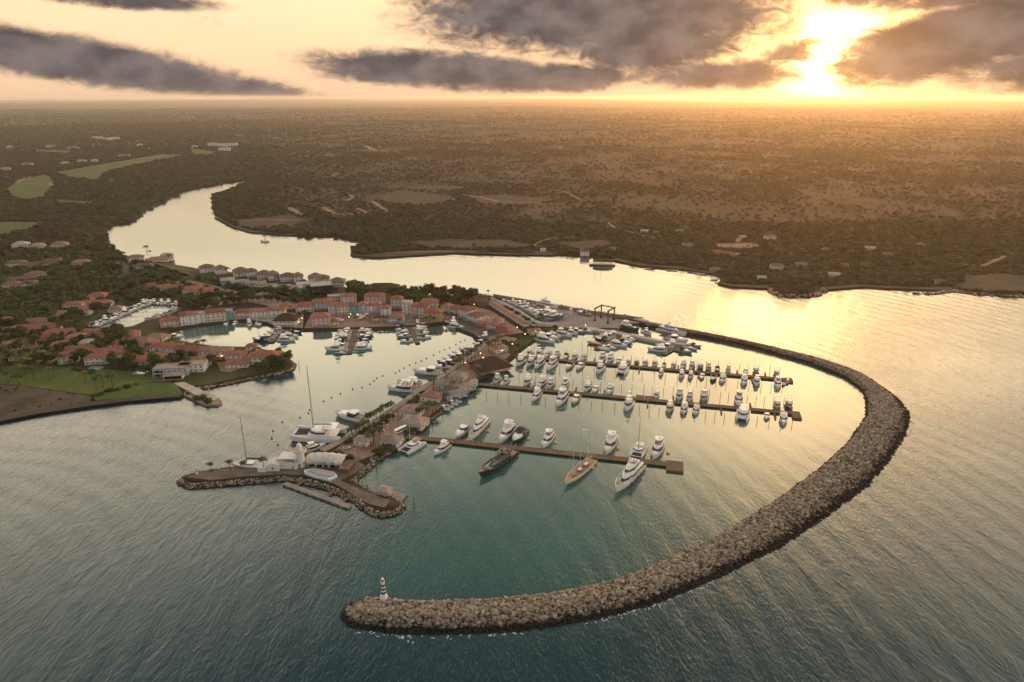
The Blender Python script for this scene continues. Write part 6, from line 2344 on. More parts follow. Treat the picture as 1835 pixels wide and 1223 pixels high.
def boat(kind, var, pos, heading, L, hue, label, group):
    """the first of a kind is built, every later one copies the thing and each part"""
    key = (kind, var)
    s = L / REFL[kind]
    pos = Vector(pos)
    if key not in SEEN_BOAT:
        root = empty(NAME[kind], pos, heading)
        mades = {}
        for nm, me in BUILD[kind](var):
            if '/' in nm:
                pn, cn = nm.split('/')
                part(cn, me, mades[pn])
            else:
                mades[nm] = part(nm, me, root)
        SEEN_BOAT[key] = root
    else:
        src = SEEN_BOAT[key]
        root = src.copy()
        link(root)
        for ch in list(src.children):
            c = ch.copy()
            link(c, root)
            for gch in list(ch.children):
                g = gch.copy()
                link(g, c)
    root.location = pos
    root.rotation_euler = (0, 0, heading)
    root.scale = (s * .97, s * 1.15, s * 1.15) if kind in ('flybridge', 'fisher', 'express', 'powercat', 'console') else (s, s * 1.08, s * 1.08)
    for c in root.children:
        if c.name.startswith('hull'):
            sl = c.material_slots[0]
            sl.link = 'OBJECT'
            sl.material = MT[HUES[hue]]
            if kind == 'schooner':
                c.material_slots[1].link = 'OBJECT'
                c.material_slots[1].material = MT['teak']
            if kind == 'dark':
                c.material_slots[1].link = 'OBJECT'
                c.material_slots[1].material = MT['charcoal']
        if c.name.startswith('tube') and hue == 'orange':
            c.material_slots[0].link = 'OBJECT'
            c.material_slots[0].material = MT['orange']
    tag(root, label, CAT[kind], group)
    BOATS.append(root)
    return root


def berth_row(a, b, rows, side, place, group, half=2.2, skew=0.0, zoff=0.0):
    """boats moored square to a pier: rows of (column, kind, variant, length, hue, bow out?)"""
    A, Bv = P(*a), P(*b)
    d = (Bv - A).normalized()
    n = Vector((-d.y, d.x, 0)) * side
    for i, (px, kind, var, L, hue, bow_out) in enumerate(rows):
        c = on_line(a, b, px) + n * (half + 1.4 + L / 2)
        h = math.atan2(n.y, n.x) + R(skew)
        if not bow_out:
            h += math.pi
        lb = f"{hue} {LOOK[kind]}, {ORD[i]} from the {place}"
        boat(kind, var, c, h + R(rng.uniform(-2, 2)), L, hue, lb, group)


FB, FI, EX = 'flybridge', 'fisher', 'express'
# northern pier: bows to the open water on the near side
S3 = [(938, FI, 0, 19, 'white', 1), (956, FI, 0, 18, 'white', 1), (971, FB, 0, 20, 'white', 1), (993, FB, 1, 21, 'white', 1), (1024, EX, 0, 15.5, 'cream', 1), (1042, EX, 1, 15, 'cream', 1), (1078, FI, 0, 19, 'white', 1),
      (1117, 'powercat', 0, 17, 'white', 1), (1185, FI, 0, 11, 'white', 1), (1221, FI, 0, 13, 'white', 1), (1237, FI, 1, 12, 'white', 1), (1257, EX, 1, 11.5, 'cream', 1), (1277, EX, 2, 14, 'black', 1),
      (1293, FB, 2, 15.5, 'white', 1), (1331, FB, 0, 16.5, 'white', 1), (1353, FI, 0, 16, 'white', 1), (1390, FB, 1, 17, 'white', 1)]
N3 = [(944, FI, 0, 14, 'white', 0), (961, FI, 1, 15, 'white', 0), (977, FB, 2, 15, 'white', 0), (994, FB, 1, 14, 'cream', 0), (1010, EX, 2, 13, 'white', 0), (1026, FI, 0, 14, 'white', 0), (1042, FB, 2, 15, 'white', 0),
      (1076, FI, 2, 16, 'white', 0), (1091, FI, 2, 15, 'white', 0), (1106, EX, 1, 12, 'cream', 0), (1124, FI, 0, 11, 'white', 0), (1139, FI, 1, 12, 'navy', 0), (1155, FI, 0, 12, 'white', 0), (1172, FI, 1, 13, 'white', 0),
      (1189, EX, 2, 10, 'white', 0), (1206, FI, 0, 12, 'white', 0), (1224, FB, 0, 15, 'white', 0), (1240, FI, 2, 14, 'grey', 0), (1255, FI, 1, 14, 'navy', 0), (1270, FI, 2, 13, 'grey', 0), (1286, EX, 2, 12, 'black', 0),
      (1306, FI, 2, 12, 'cream', 0), (1338, EX, 1, 12, 'grey', 0), (1357, FI, 1, 15, 'black', 0), (1394, FI, 1, 13, 'grey', 0)]
berth_row(*PIER3, S3, -1, 'shore on the near side of the northern pier', 'boats on the near side of the northern pier', skew=-8)
berth_row(*PIER3, N3, 1, 'shore on the far side of the northern pier', 'boats on the far side of the northern pier', skew=-6)
N2 = [(884, FI, 2, 15, 'cream', 0), (901, FI, 2, 13, 'white', 0), (939, FI, 0, 17, 'white', 0), (950, 'console', 1, 9, 'white', 0), (965, FB, 0, 17, 'white', 0), (982, FI, 2, 15, 'cream', 0), (1007, FB, 1, 17, 'cream', 0),
      (1049, FI, 1, 16, 'white', 0), (1064, EX, 1, 13, 'white', 0), (1090, FB, 2, 17, 'white', 0), (1175, FI, 1, 13, 'white', 0), (1217, FI, 2, 16, 'white', 0), (1236, FI, 2, 14, 'white', 0), (1262, FI, 2, 17, 'grey', 0),
      (1326, FB, 1, 20, 'white', 0), (1396, FI, 1, 15, 'grey', 0), (1418, FI, 1, 17, 'black', 0)]
S2 = [(966, FB, 0, 18, 'white', 1), (1011, FB, 1, 23, 'white', 1), (1035, EX, 1, 16, 'cream', 1), (1128, FI, 1, 20, 'white', 1), (1200, FI, 0, 16, 'cream', 1), (1225, FB, 0, 16, 'white', 1), (1246, FB, 2, 15, 'white', 1),
      (1328, 'powercat', 0, 18, 'white', 1), (1371, EX, 1, 11, 'white', 1), (1399, FB, 2, 17, 'white', 1)]
berth_row(*PIER2, N2, 1, 'shore on the far side of the middle pier', 'boats on the far side of the middle pier', skew=-6)
berth_row(*PIER2, S2, -1, 'shore on the near side of the middle pier', 'boats on the near side of the middle pier', skew=-8)
N1 = [(817, EX, 1, 19, 'cream', 0), (843, 'super', 0, 31, 'white', 0), (897, FB, 0, 25, 'white', 0), (921, EX, 2, 23, 'black', 0), (974, FB, 1, 20, 'white', 0), (1089, FB, 0, 24, 'white', 0), (1142, 'sailcat', 1, 17, 'white', 0),
      (1176, FB, 1, 23, 'white', 0)]
S1 = [(750, 'sailcat', 0, 18, 'white', 1), (801, FB, 0, 16, 'white', 1), (905, 'dark', 0, 37, 'black', 1), (1045, 'schooner', 0, 35, 'cream', 1), (1129, 'super', 1, 36, 'white', 1)]
berth_row(*PIER1, N1, 1, 'shore on the far side of the southern pier', 'boats on the far side of the southern pier', skew=-8)
berth_row(*PIER1, S1, -1, 'shore on the near side of the southern pier', 'boats on the near side of the southern pier', skew=-21)
# docks of the town basin
DOCKA = ((637.7, 590), (626, 634.6))
DOCKB = ((732, 584), (748.5, 616))
DOCKC = ((515, 593), (487, 614.7))


def dock_side(line, ts, side, place, group, half=1.6, skew=0):
    a, b = P(*line[0]), P(*line[1])
    d = (b - a).normalized()
    n = Vector((-d.y, d.x, 0)) * side
    for i, (t, kind, var, L, hue) in enumerate(ts):
        c = a.lerp(b, t) + n * (half + 1 + L / 2)
        boat(kind, var, c, math.atan2(n.y, n.x) + R(skew) + R(rng.uniform(-4, 4)), L, hue, f"{hue} {LOOK[kind]}, {ORD[i]} from the {place}", group)


g = 'boats along the western town dock'
dock_side(DOCKA, [(.10, FB, 2, 14, 'white'), (.20, EX, 1, 14, 'white'), (.30, EX, 0, 15, 'cream'), (.40, FB, 0, 15, 'white'), (.51, EX, 2, 14, 'navy'), (.62, EX, 0, 13, 'white'), (.72, EX, 1, 14, 'cream'), (.84, FI, 1, 20, 'white'),
                  (.98, 'console', 0, 10, 'grey')], -1, 'quay on the west side of the western town dock', g)
dock_side(DOCKA, [(.10, EX, 0, 13, 'white'), (.20, FB, 1, 14, 'white'), (.30, EX, 2, 16, 'cream'), (.40, EX, 1, 15, 'navy'), (.52, EX, 2, 13, 'blue'), (.63, EX, 0, 12, 'white'), (.73, EX, 1, 13, 'cream'), (.84, FB, 0, 17, 'white'),
                  (.96, 'rib', 0, 5, 'grey')], 1, 'quay on the east side of the western town dock', g)
g = 'boats along the eastern town dock'
dock_side(DOCKB, [(.05, EX, 2, 12, 'black'), (.22, EX, 0, 12, 'white'), (.42, FB, 2, 13, 'white'), (.60, EX, 1, 14, 'grey'), (.86, EX, 0, 13, 'white')], -1, 'quay on the west side of the eastern town dock', g)
dock_side(DOCKB, [(.05, FI, 0, 14, 'white'), (.22, EX, 1, 14, 'white'), (.38, FB, 0, 13, 'cream'), (.54, EX, 0, 13, 'white'), (.76, EX, 2, 13, 'white')], 1, 'quay on the east side of the eastern town dock', g)
g = 'boats along the clubhouse dock'
dock_side(DOCKC, [(.06, FB, 0, 13, 'white'), (.26, EX, 0, 14, 'white'), (.48, FB, 1, 14, 'white'), (.68, EX, 1, 15, 'white'), (.90, EX, 2, 18, 'navy')], -1, 'clubhouse on the west side of the clubhouse dock', g)
dock_side(DOCKC, [(.20, EX, 0, 15, 'navy'), (.50, FB, 2, 16, 'white'), (.80, FB, 0, 17, 'white')], 1, 'clubhouse on the east side of the clubhouse dock', g)


def moor(px, py, tx, ty, kind, var, L, hue, label, group=None, z=0.0):
    """a boat centred at a measured point, its bow towards a second one"""
    a, b = P(px, py), P(tx, ty)
    d = b - a
    a.z = z
    return boat(kind, var, a, math.atan2(d.y, d.x), L, hue, label, group)


g = 'boats around the inner basin'
moor(405, 582.5, 402, 592, EX, 0, 13, 'white', 'small white cruiser moored bow out below the cream three storey house', g)
moor(421, 582, 414, 590, EX, 1, 12, 'cream', 'cream cruiser with hardtop moored below the pink house on the basin', g)
moor(447, 583, 442, 596, FI, 0, 14, 'white', 'white fishing boat with tower moored between pink house and clubhouse', g)
moor(465, 583, 458, 596, EX, 2, 13, 'white', 'white cruiser under dark canvas moored next to the thatched clubhouse', g)
moor(461, 582, 456, 592, 'sail', 0, 13, 'white', 'white masted sailboat moored beside the thatched clubhouse', g)
moor(317, 605, 330, 605.5, EX, 1, 15, 'white', 'white cruiser alone at the western end of the inner basin', g)
moor(329, 614, 340, 614.5, 'console', 1, 10, 'white', 'open white motorboat by the terraced red roofed houses on the basin', g)
moor(811, 580, 796, 581, FI, 0, 16, 'white', 'white fishing boat nearest the ochre house at the quay corner', g)
moor(818, 588, 838, 591.5, FB, 0, 19, 'white', 'large white flybridge yacht alongside the cobbled quay corner', g)
moor(836, 593.5, 848, 595, 'rib', 0, 6, 'grey', 'grey dinghy tied to the cobbled quay beside the large yacht', g)
moor(843, 594.5, 855, 596, 'rib', 0, 5.5, 'white', 'pale dinghy tied nearest the parked cars on the cobbled quay', g)
# canal left of the town
CW = [(160 + 6.9 * i, 583.5 - 2.95 * i) for i in range(14)]
for i, (x, y) in enumerate(CW):
    k, v, hue = [(EX, 0, 'white'), (FB, 2, 'white'), (EX, 1, 'cream'), (FI, 0, 'white'), (EX, 2, 'white')][i % 5]
    moor(x + 10, y + 2.2, x + 26, y + 3.6, k, v, rng.uniform(12, 16), hue, f"{hue} {LOOK[k]}, {ORD[i]} from the seaward end of the canal quay", 'boats along the west quay of the canal')
for i in range(9):
    k, v, hue = [(FB, 0, 'white'), (EX, 1, 'white'), (FI, 0, 'cream'), (EX, 0, 'white')][i % 4]
    moor(264 + 6.5 * i, 544.2 + .35 * i, 262 + 6.5 * i, 556, k, v, rng.uniform(11, 15), hue, f"{hue} {LOOK[k]}, {ORD[i]} from the west along the head of the canal", 'boats along the head of the canal')
for i in range(8):
    k, v, hue = [(EX, 1, 'white'), (FI, 2, 'white'), (EX, 0, 'cream'), (FB, 2, 'white')][i % 4]
    moor(318 - 7.5 * i, 555 + 2.6 * i, 305 - 7.5 * i, 552 + 2.6 * i, k, v, rng.uniform(10, 13), hue, f"{hue} {LOOK[k]}, {ORD[i]} from the head on the canal's town bank", 'boats along the town bank of the canal')
# west side of the quay promenade: sterns to the wall
g = 'boats moored stern to the promenade on the town basin'
MW = [(868, 608.5, FI, 0, 17, 'navy', 'navy hulled fishing boat moored nearest the town end of the promenade'), (866, 613.5, EX, 2, 14, 'blue', 'blue hulled cruiser under canvas, second from the town end of the promenade'),
      (860, 619.5, EX, 0, 14, 'grey', 'grey cruiser, third from the town end of the promenade'), (850, 624.5, EX, 1, 15, 'white', 'white cruiser with hardtop, fourth from the town end of the promenade'),
      (838, 629, FB, 2, 17, 'white', 'white flybridge yacht with arch, fifth from the town end of the promenade'), (826, 635.5, EX, 0, 16, 'cream', 'cream cruiser, sixth from the town end of the promenade'),
      (818, 641, EX, 1, 17, 'white', 'white cruiser, seventh from the town end of the promenade'), (807, 646, EX, 2, 15, 'white', 'white cruiser under dark canvas, eighth from the town end of the promenade'),
      (800, 652.5, EX, 1, 17, 'navy', 'navy hulled cruiser, ninth from the town end of the promenade'), (793, 659.5, EX, 0, 15, 'white', 'white cruiser just beyond the long low yacht on the promenade'),
      (766, 670, EX, 1, 25, 'white', 'long low white yacht berthed alone below the beige kiosk'), (733, 687, FB, 2, 19, 'white', 'white yacht with arch, farthest of the trio below the red roofed kiosk'),
      (733, 692, FB, 0, 20, 'white', 'white yacht with hardtop, middle of the trio below the red roofed kiosk'), (721, 700.5, FB, 1, 24, 'white', 'biggest white yacht, nearest of the trio below the red roofed kiosk')]
for px, py, k, v, L, hue, lb in MW:
    moor(px, py, px - 30, py - 1.2, k, v, L, hue, lb, g)
moor(627, 750, 598, 744, EX, 1, 26, 'white', 'sleek white open yacht with pointed bow beside the row of small palms', g)
moor(570, 783, 530, 782, 'sailcat', 1, 33, 'white', 'huge white sailing catamaran with the tallest mast, beside the promenade end')
moor(565, 805, 590, 797, FB, 1, 15, 'white', 'white yacht tucked in behind the round white tower of the restaurant')
moor(449, 838, 424, 837, 'sail', 1, 24, 'white', 'white sloop with a tall dark mast moored behind the stone arm')
g = 'small open boats on the harbour side of the promenade'
for i, (x, y, v) in enumerate([(797, 735, 1), (803, 730.5, 0), (811, 726, 1), (818, 721.5, 2)]):
    moor(x, y, x + 16, y + 3, 'console', v, 10, 'white', f"small white open motorboat, {ORD[i]} from the sea off the promenade's harbour side", g)
# upper harbour
g = 'boats in the upper harbour by the clubhouse terrace'
for i, (x, y, k, v, L, hue) in enumerate([(977, 612.5, FB, 0, 22, 'white'), (987, 607, EX, 1, 19, 'white'), (994, 603.5, FB, 2, 16, 'cream'), (1010, 602, FB, 1, 19, 'white'), (1024, 598.5, FI, 0, 15, 'white'), (1020, 595, EX, 0, 13, 'white'),
                                       (1036, 595.5, EX, 1, 15, 'grey'), (1052, 594.8, EX, 0, 14, 'white')]):
    moor(x, y, x + 20, y + 4.5, k, v, L, hue, f"{hue} {LOOK[k]}, {ORD[i]} from the promenade along the upper harbour's shore", g)
g = 'boats packed round the short dock under the long wall'
K1 = [(1101, 597.5, -1, EX, 0, 14, 'white'), (1095, 600.5, -1, FB, 2, 15, 'white'), (1089, 603.5, -1, EX, 1, 15, 'cream'), (1084, 607, -1, FI, 0, 14, 'white'), (1078, 610.5, -1, EX, 2, 15, 'navy'), (1065, 617.5, -1, 'console', 0, 14, 'orange'),
      (1128, 609, 1, EX, 1, 13, 'white'), (1122, 612.5, 1, FB, 0, 14, 'white'), (1118, 616, 1, EX, 0, 17, 'grey'), (1108, 620, 1, FB, 2, 18, 'white'), (1094, 624.5, 1, EX, 1, 12, 'white'), (1083, 627.5, 1, 'console', 1, 12, 'white'), (1072, 626, -1, 'console', 0, 9, 'black')]
for i, (x, y, s, k, v, L, hue) in enumerate(K1):
    nm = 'orange open motorboat lying among white yachts off the short harbour dock' if hue == 'orange' else f"{hue} {LOOK[k]}, {ORD[i % 6 if s < 0 and i < 6 else i - 6]} from the long wall, {'west' if s < 0 else 'east'} of the short dock"
    if hue == 'black':
        nm = 'black open workboat at the seaward tip of the short dock'
    moor(x, y, x + 20 * s, y + (4.2 if s > 0 else -2.5), k, v, L, hue, nm, g)
g = 'boats round the small dock at the end of the long wall'
K2 = [(1178, 629.5, -1, FB, 2, 18, 'white', 'white yacht with dark canvas lying at the outermost berth west of the small dock'), (1191, 623, -1, EX, 1, 17, 'white', 'white cruiser, middle berth west of the small dock at the wall end'),
      (1200, 618.5, -1, FB, 0, 15, 'white', 'white flybridge yacht next to the long wall west of the small dock'), (1226, 631.5, 1, EX, 2, 16, 'teal', 'teal hulled cruiser on the east side of the small dock'),
      (1237, 626.5, 1, 'sail', 1, 14, 'grey', 'grey sloop with dark mast moored east of the small dock'), (1245, 621, 1, EX, 0, 13, 'grey', 'grey cruiser moored off the tip of the long concrete wall'),
      (1214, 611.5, 1, EX, 1, 22, 'white', 'long white cruiser lying along the outer end of the concrete wall')]
for x, y, s, k, v, L, hue, lb in K2:
    moor(x, y, x + 20 * s, y + (4.5 if s > 0 else -1.5), k, v, L, hue, lb, g)
moor(1127, 590.5, 1147, 594.5, FB, 1, 22, 'navy', 'navy hulled white yacht afloat beside the boat lift')
moor(1159, 598, 1170, 602, FI, 0, 13, 'white', 'white fishing boat between the navy yacht and the big white yacht')
moor(1204, 597.5, 1230, 604, 'super', 0, 31, 'white', 'big white superyacht moored against the inner foot of the breakwater')
# boats standing ashore in the yard
g = 'boats standing ashore in the boatyard'
YB = [(982, 554, 1000, 559, 'super', 0, 29, 'white', 'biggest white yacht standing ashore near the sea wall of the yard'), (995, 576.5, 1014, 572, FB, 1, 25, 'blue', 'blue hulled yacht ashore, nearest the yard wall'),
      (973, 573, 990, 571, EX, 2, 16, 'teal', 'teal hulled cruiser ashore behind the blue hulled yacht'), (985, 567, 999, 565, 'powercat', 0, 17, 'white', 'white catamaran ashore between the teal cruiser and the sea wall'),
      (1023, 566, 1026, 556, FI, 2, 13, 'white', 'white boat ashore showing its stern, alone before the sea wall'), (1045, 567.5, 1032, 565, EX, 0, 17, 'grey', 'grey cruiser ashore beside the boat lift'),
      (1153, 581, 1166, 584, 'console', 1, 13, 'white', 'white open boat ashore on the quay beyond the navy yacht'), (1143, 578.5, 1156, 581, 'console', 0, 10, 'white', 'small white open boat ashore at the root of the breakwater')]
for x, y, tx, ty, k, v, L, hue, lb in YB:
    moor(x, y, tx, ty, k, v, L, hue, lb, g, z=LAND_Z + .75)
for i, (x, y) in enumerate([(906, 543.5), (918, 548), (928, 547.5), (939, 549.5), (950, 551.5), (931, 553.5), (941, 557), (949, 562), (957, 560.5), (957, 566.5), (966, 564), (963, 570.5)]):
    k, v = [(EX, 0), (FI, 0), (EX, 1), ('console', 1)][i % 4]
    moor(x, y, x - 14, y - 2.5, k, v, rng.uniform(10, 14), 'white', f"white {LOOK[k]} standing ashore, {ORD[i]} from the tall light mast", g, z=LAND_Z + .6)
# river and far shore
moor(476, 434, 484, 434.2, 'console', 2, 13, 'white', 'dark topped white launch alone on the wide river')
for i, (x, y) in enumerate([(1160, 482.5), (1166, 482.9), (1199, 485.5), (1208, 486), (1238, 489), (1247, 490.3), (1256, 492), (1262, 493), (1280, 502.5), (1288, 508)]):
    hue = ['white', 'blue', 'grey'][i % 3]
    moor(x, y, x + 10, y + .6, 'rowboat', 0, 9, hue, f"{hue} open fishing boat, {ORD[i]} from the west along the village beach", 'fishing boats off the village beach')
for i, (px, py) in enumerate([(1404, 690), (1411, 686)]):
    moor(px, py, px - 2, py + 6, 'console', i, 8, 'grey', ['grey open boat tied to the tip of the northern pier', 'grey motorboat with top at the very end of the northern pier'][i], 'boats on the near side of the northern pier')


# ------------------------------------------------------------------ vegetation
def leaf_mat(name, a, b, c):
    m, nt, bs = new_mat(name)
    pos = world_pos(nt)
    n = NOISE(nt, pos, .55, 3.0, .65)
    col = RAMP(nt, n, [(.3, a), (.52, b), (.72, c)])
    oi = nd(nt, 'ShaderNodeObjectInfo')
    r = oi.outputs['Random']
    col = nd(nt, 'ShaderNodeVectorMath', {0: col, 3: M_(nt, 'ADD', M_(nt, 'MULTIPLY', r, .9), .55)}, operation='SCALE').outputs[0]
    r2 = M_(nt, 'FRACT', M_(nt, 'MULTIPLY', r, 7.31))
    col = MIX(nt, M_(nt, 'MULTIPLY', SMOOTH(nt, r2, .45, 1.0), .55), col, MIX(nt, .5, col, (.12, .085, .035)))
    setc(nt, bs, col, .75, .25)
    return m


MT['leaf'] = leaf_mat('green_leaves', (.030, .046, .013), (.058, .080, .020), (.104, .118, .030))
MT['leaf_olive'] = leaf_mat('olive_leaves', (.040, .046, .015), (.070, .074, .023), (.110, .106, .036))
MT['leaf_dry'] = leaf_mat('dry_scrub_leaves', (.066, .046, .029), (.102, .070, .044), (.145, .102, .066))
MT['frond'] = leaf_mat('palm_fronds', (.028, .040, .011), (.055, .068, .017), (.095, .092, .025))
MT['frond_y'] = leaf_mat('yellowing_palm_fronds', (.060, .060, .012), (.105, .095, .017), (.15, .12, .025))
MT['bark'] = paint('grey_bark', (.10, .078, .058), .95, .2, .8, .1)


def crown_mesh(seed, n_leaf, size, mat, clumps=15, rx=4.0, rz=2.9, zc=5.4):
    rg = np.random.default_rng(seed)
    cs = []
    for _ in range(clumps):
        v = rg.normal(size=3)
        v /= np.linalg.norm(v)
        rr = rg.uniform(.25, .80)
        cs.append((v[0] * rx * rr, v[1] * rx * rr, zc + v[2] * rz * rr, rg.uniform(1.1, 2.0)))
    V, Fc = [], []
    for i in range(n_leaf):
        cx, cy, cz, cr = cs[rg.integers(clumps)]
        v = rg.normal(size=3)
        v /= np.linalg.norm(v)
        p = np.array([cx, cy, cz]) + v * cr * rg.uniform(.55, 1.0) * np.array([1, 1, .8])
        nrm = v + rg.normal(size=3) * .55 + np.array([0, 0, .35])
        nrm /= np.linalg.norm(nrm)
        t = np.cross(nrm, rg.normal(size=3))
        t /= np.linalg.norm(t)
        u = np.cross(nrm, t)
        s = size * rg.uniform(.6, 1.3)
        b = len(V)
        V += [p + t * s * .7, p + u * s * .45, p - t * s * .7, p - u * s * .45]
        Fc.append((b, b + 1, b + 2, b + 3))
    return np_mesh('crown', np.array(V), np.array(Fc), [mat])


def trunk_mesh(seed):
    rg = random.Random(seed)
    mb = MB()
    mb.tube([(0, 0, -.4), (.1, .05, 1.4), (.05, .15, 3.2), (.2, .1, 5.0)], [.38, .30, .24, .12], n=7)
    for k in range(5):
        a = k * 1.26 + rg.uniform(-.3, .3)
        mb.tube([(.08, .1, 2.6 + .25 * k), (1.1 * math.cos(a), 1.1 * math.sin(a), 3.9 + .25 * k), (2.2 * math.cos(a), 2.2 * math.sin(a), 4.9 + .3 * k)], [.14, .09, .04], n=5)
    return mb.mesh('trunk', [MT['bark']])


def palm_crown(seed, mat, L=3.4, n=15):
    rg = random.Random(seed)
    mb = MB()
    for k in range(n):
        a = 2 * math.pi * k / n + rg.uniform(-.2, .2)
        up = rg.uniform(-.25, 1.0)
        ln = L * rg.uniform(.8, 1.1)
        pts = []
        seg = 7
        for i in range(seg + 1):
            s = i / seg
            r = ln * s * (1 - .12 * s)
            z = up * ln * .5 * s - ln * .62 * s * s
            pts.append((r, z))
        ca, sa = math.cos(a), math.sin(a)
        for i in range(seg):
            (r0, z0), (r1, z1) = pts[i], pts[i + 1]
            w0 = .62 * math.sin(math.pi * min(1, .12 + .85 * i / seg)) + .05
            w1 = w0 * (.55 if i < seg - 1 else .15)
            for s in (-1, 1):
                A = (r0 * ca, r0 * sa, z0)
                Bq = (r1 * ca, r1 * sa, z1)
                Cq = (r1 * ca - s * w1 * sa + .25 * ca, r1 * sa + s * w1 * ca + .25 * sa, z1 - w1 * .45)
                Dq = (r0 * ca - s * w0 * sa + .35 * ca, r0 * sa + s * w0 * ca + .35 * sa, z0 - w0 * .45)
                mb.face([A, Bq, Cq, Dq])
    return mb.mesh('fronds', [mat], fix=False)


def palm_trunk(seed, h):
    rg = random.Random(seed)
    mb = MB()
    bx, by = rg.uniform(-.5, .5), rg.uniform(-.5, .5)
    mb.tube([(0, 0, -.3), (bx * .3, by * .3, h * .35), (bx * .7, by * .7, h * .7), (bx, by, h)], [.26, .19, .16, .14], n=7)
    return mb.mesh('trunk', [MT['bark']]), (bx, by, h)


TREE_PROTO, PALM_PROTO = [], []
LANDMARK = {}


def short(label):
    w = label.split()
    return ' '.join(w[:7])


def proj(x, y, z=LAND_Z):
    p = R(PITCH)
    fw = y * math.cos(p) - (z - CAM_H) * math.sin(p)
    up = y * math.sin(p) + (z - CAM_H) * math.cos(p)
    return CX + F_PX * x / fw, CY - F_PX * up / fw


def proj_np(x, y, z=LAND_Z):
    p = R(PITCH)
    fw = y * math.cos(p) - (z - CAM_H) * math.sin(p)
    up = y * math.sin(p) + (z - CAM_H) * math.cos(p)
    return CX + F_PX * x / fw, CY - F_PX * up / fw


LABEL_N = {}
SHORTS = {}


def near_label(kind_words, x, y):
    best = min(HOUSES, key=lambda h: (h[1].x - x) ** 2 + (h[1].y - y) ** 2)
    k = (kind_words, best[0])
    LABEL_N[k] = LABEL_N.get(k, 0) + 1
    return k, LABEL_N[k]


PENDING = []


def tree(pos, kind, rz, s):
    """first of a kind built, then copied with its parts"""
    lst, name = (TREE_PROTO, 'broadleaf_tree') if kind < 10 else (PALM_PROTO, 'palm_tree')
    src = next((r for k, r in lst if k == kind), None)
    if src is None:
        root = empty(name, pos, rz)
        if kind < 10:
            m = [MT['leaf'], MT['leaf'], MT['leaf_olive'], MT['leaf_olive'], MT['leaf']][kind]
            part('trunk', trunk_mesh(kind), root)
            part('crown', crown_mesh(kind + 3, 1300, .62, m, [15, 20, 13, 17, 24][kind], [4.0, 4.4, 3.4, 3.8, 4.8][kind], [2.9, 2.6, 3.4, 2.8, 2.3][kind]), root)
        else:
            tm, top = palm_trunk(kind, {10: 7.5, 11: 6.5, 12: 8.5, 13: 9.5}[kind])
            part('trunk', tm, root)
            part('crown', palm_crown(kind, MT['frond_y'] if kind == 13 else MT['frond'], 3.3 if kind != 11 else 3.0), root, loc=top)
        lst.append((kind, root))
    else:
        root = src.copy()
        link(root)
        for ch in list(src.children):
            c = ch.copy()
            link(c, root)
    root.location = pos
    root.rotation_euler = (0, 0, rz)
    root.scale = (s * rng.uniform(.92, 1.08), s * rng.uniform(.92, 1.08), s * rng.uniform(.88, 1.12))
    PENDING.append((root, kind))
    return root


NEAR_TREES = []
pts_w = [(0, 470), (100, 462), (200, 458), (260, 478), (330, 500), (352, 528), (300, 536), (228, 543), (186, 566), (150, 586), (176, 598), (232, 600), (235, 628), (268, 650), (300, 664), (254, 671), (137, 660), (60, 656), (0, 660), (-60, 660), (-60, 475)]
REG = {
    'west': (pts_w, .95), 'mangrove': ([(703, 538), (722, 528), (770, 524), (835, 526), (853, 536), (846, 549), (800, 552), (740, 549), (706, 546)], 1.0),
    'clump': ([(622, 532), (640, 520), (664, 522), (668, 540), (640, 545)], 1.0), 'point': ([(497, 640), (515, 645), (526, 657), (518, 664), (496, 669), (462, 674), (440, 672), (470, 664)], 2.2),
    'terr': ([(283, 645), (420, 656), (386, 662), (330, 664), (290, 660)], 1.2), 'behind': ([(352, 500), (470, 520), (560, 540), (545, 552), (450, 545), (370, 560), (300, 560), (310, 540), (360, 535)], 1.3),
    'garden': ([(925, 612), (952, 592), (1000, 593), (962, 604), (940, 620), (918, 640), (900, 628)], .9), 'quaytrees': ([(530, 578), (556, 572), (560, 560), (540, 560)], .8), 'villa': ([(348, 500), (500, 512), (620, 532), (560, 536), (440, 522), (350, 510)], 1.0),
    'bank': ([(256, 668), (280, 668), (278, 682), (254, 680)], 1.0),
}
foot = np.array(FOOT)


def clear_of_houses(x, y, k=1.0):
    return np.all((foot[:, 0] - x) ** 2 + (foot[:, 1] - y) ** 2 > (foot[:, 2] * k) ** 2)


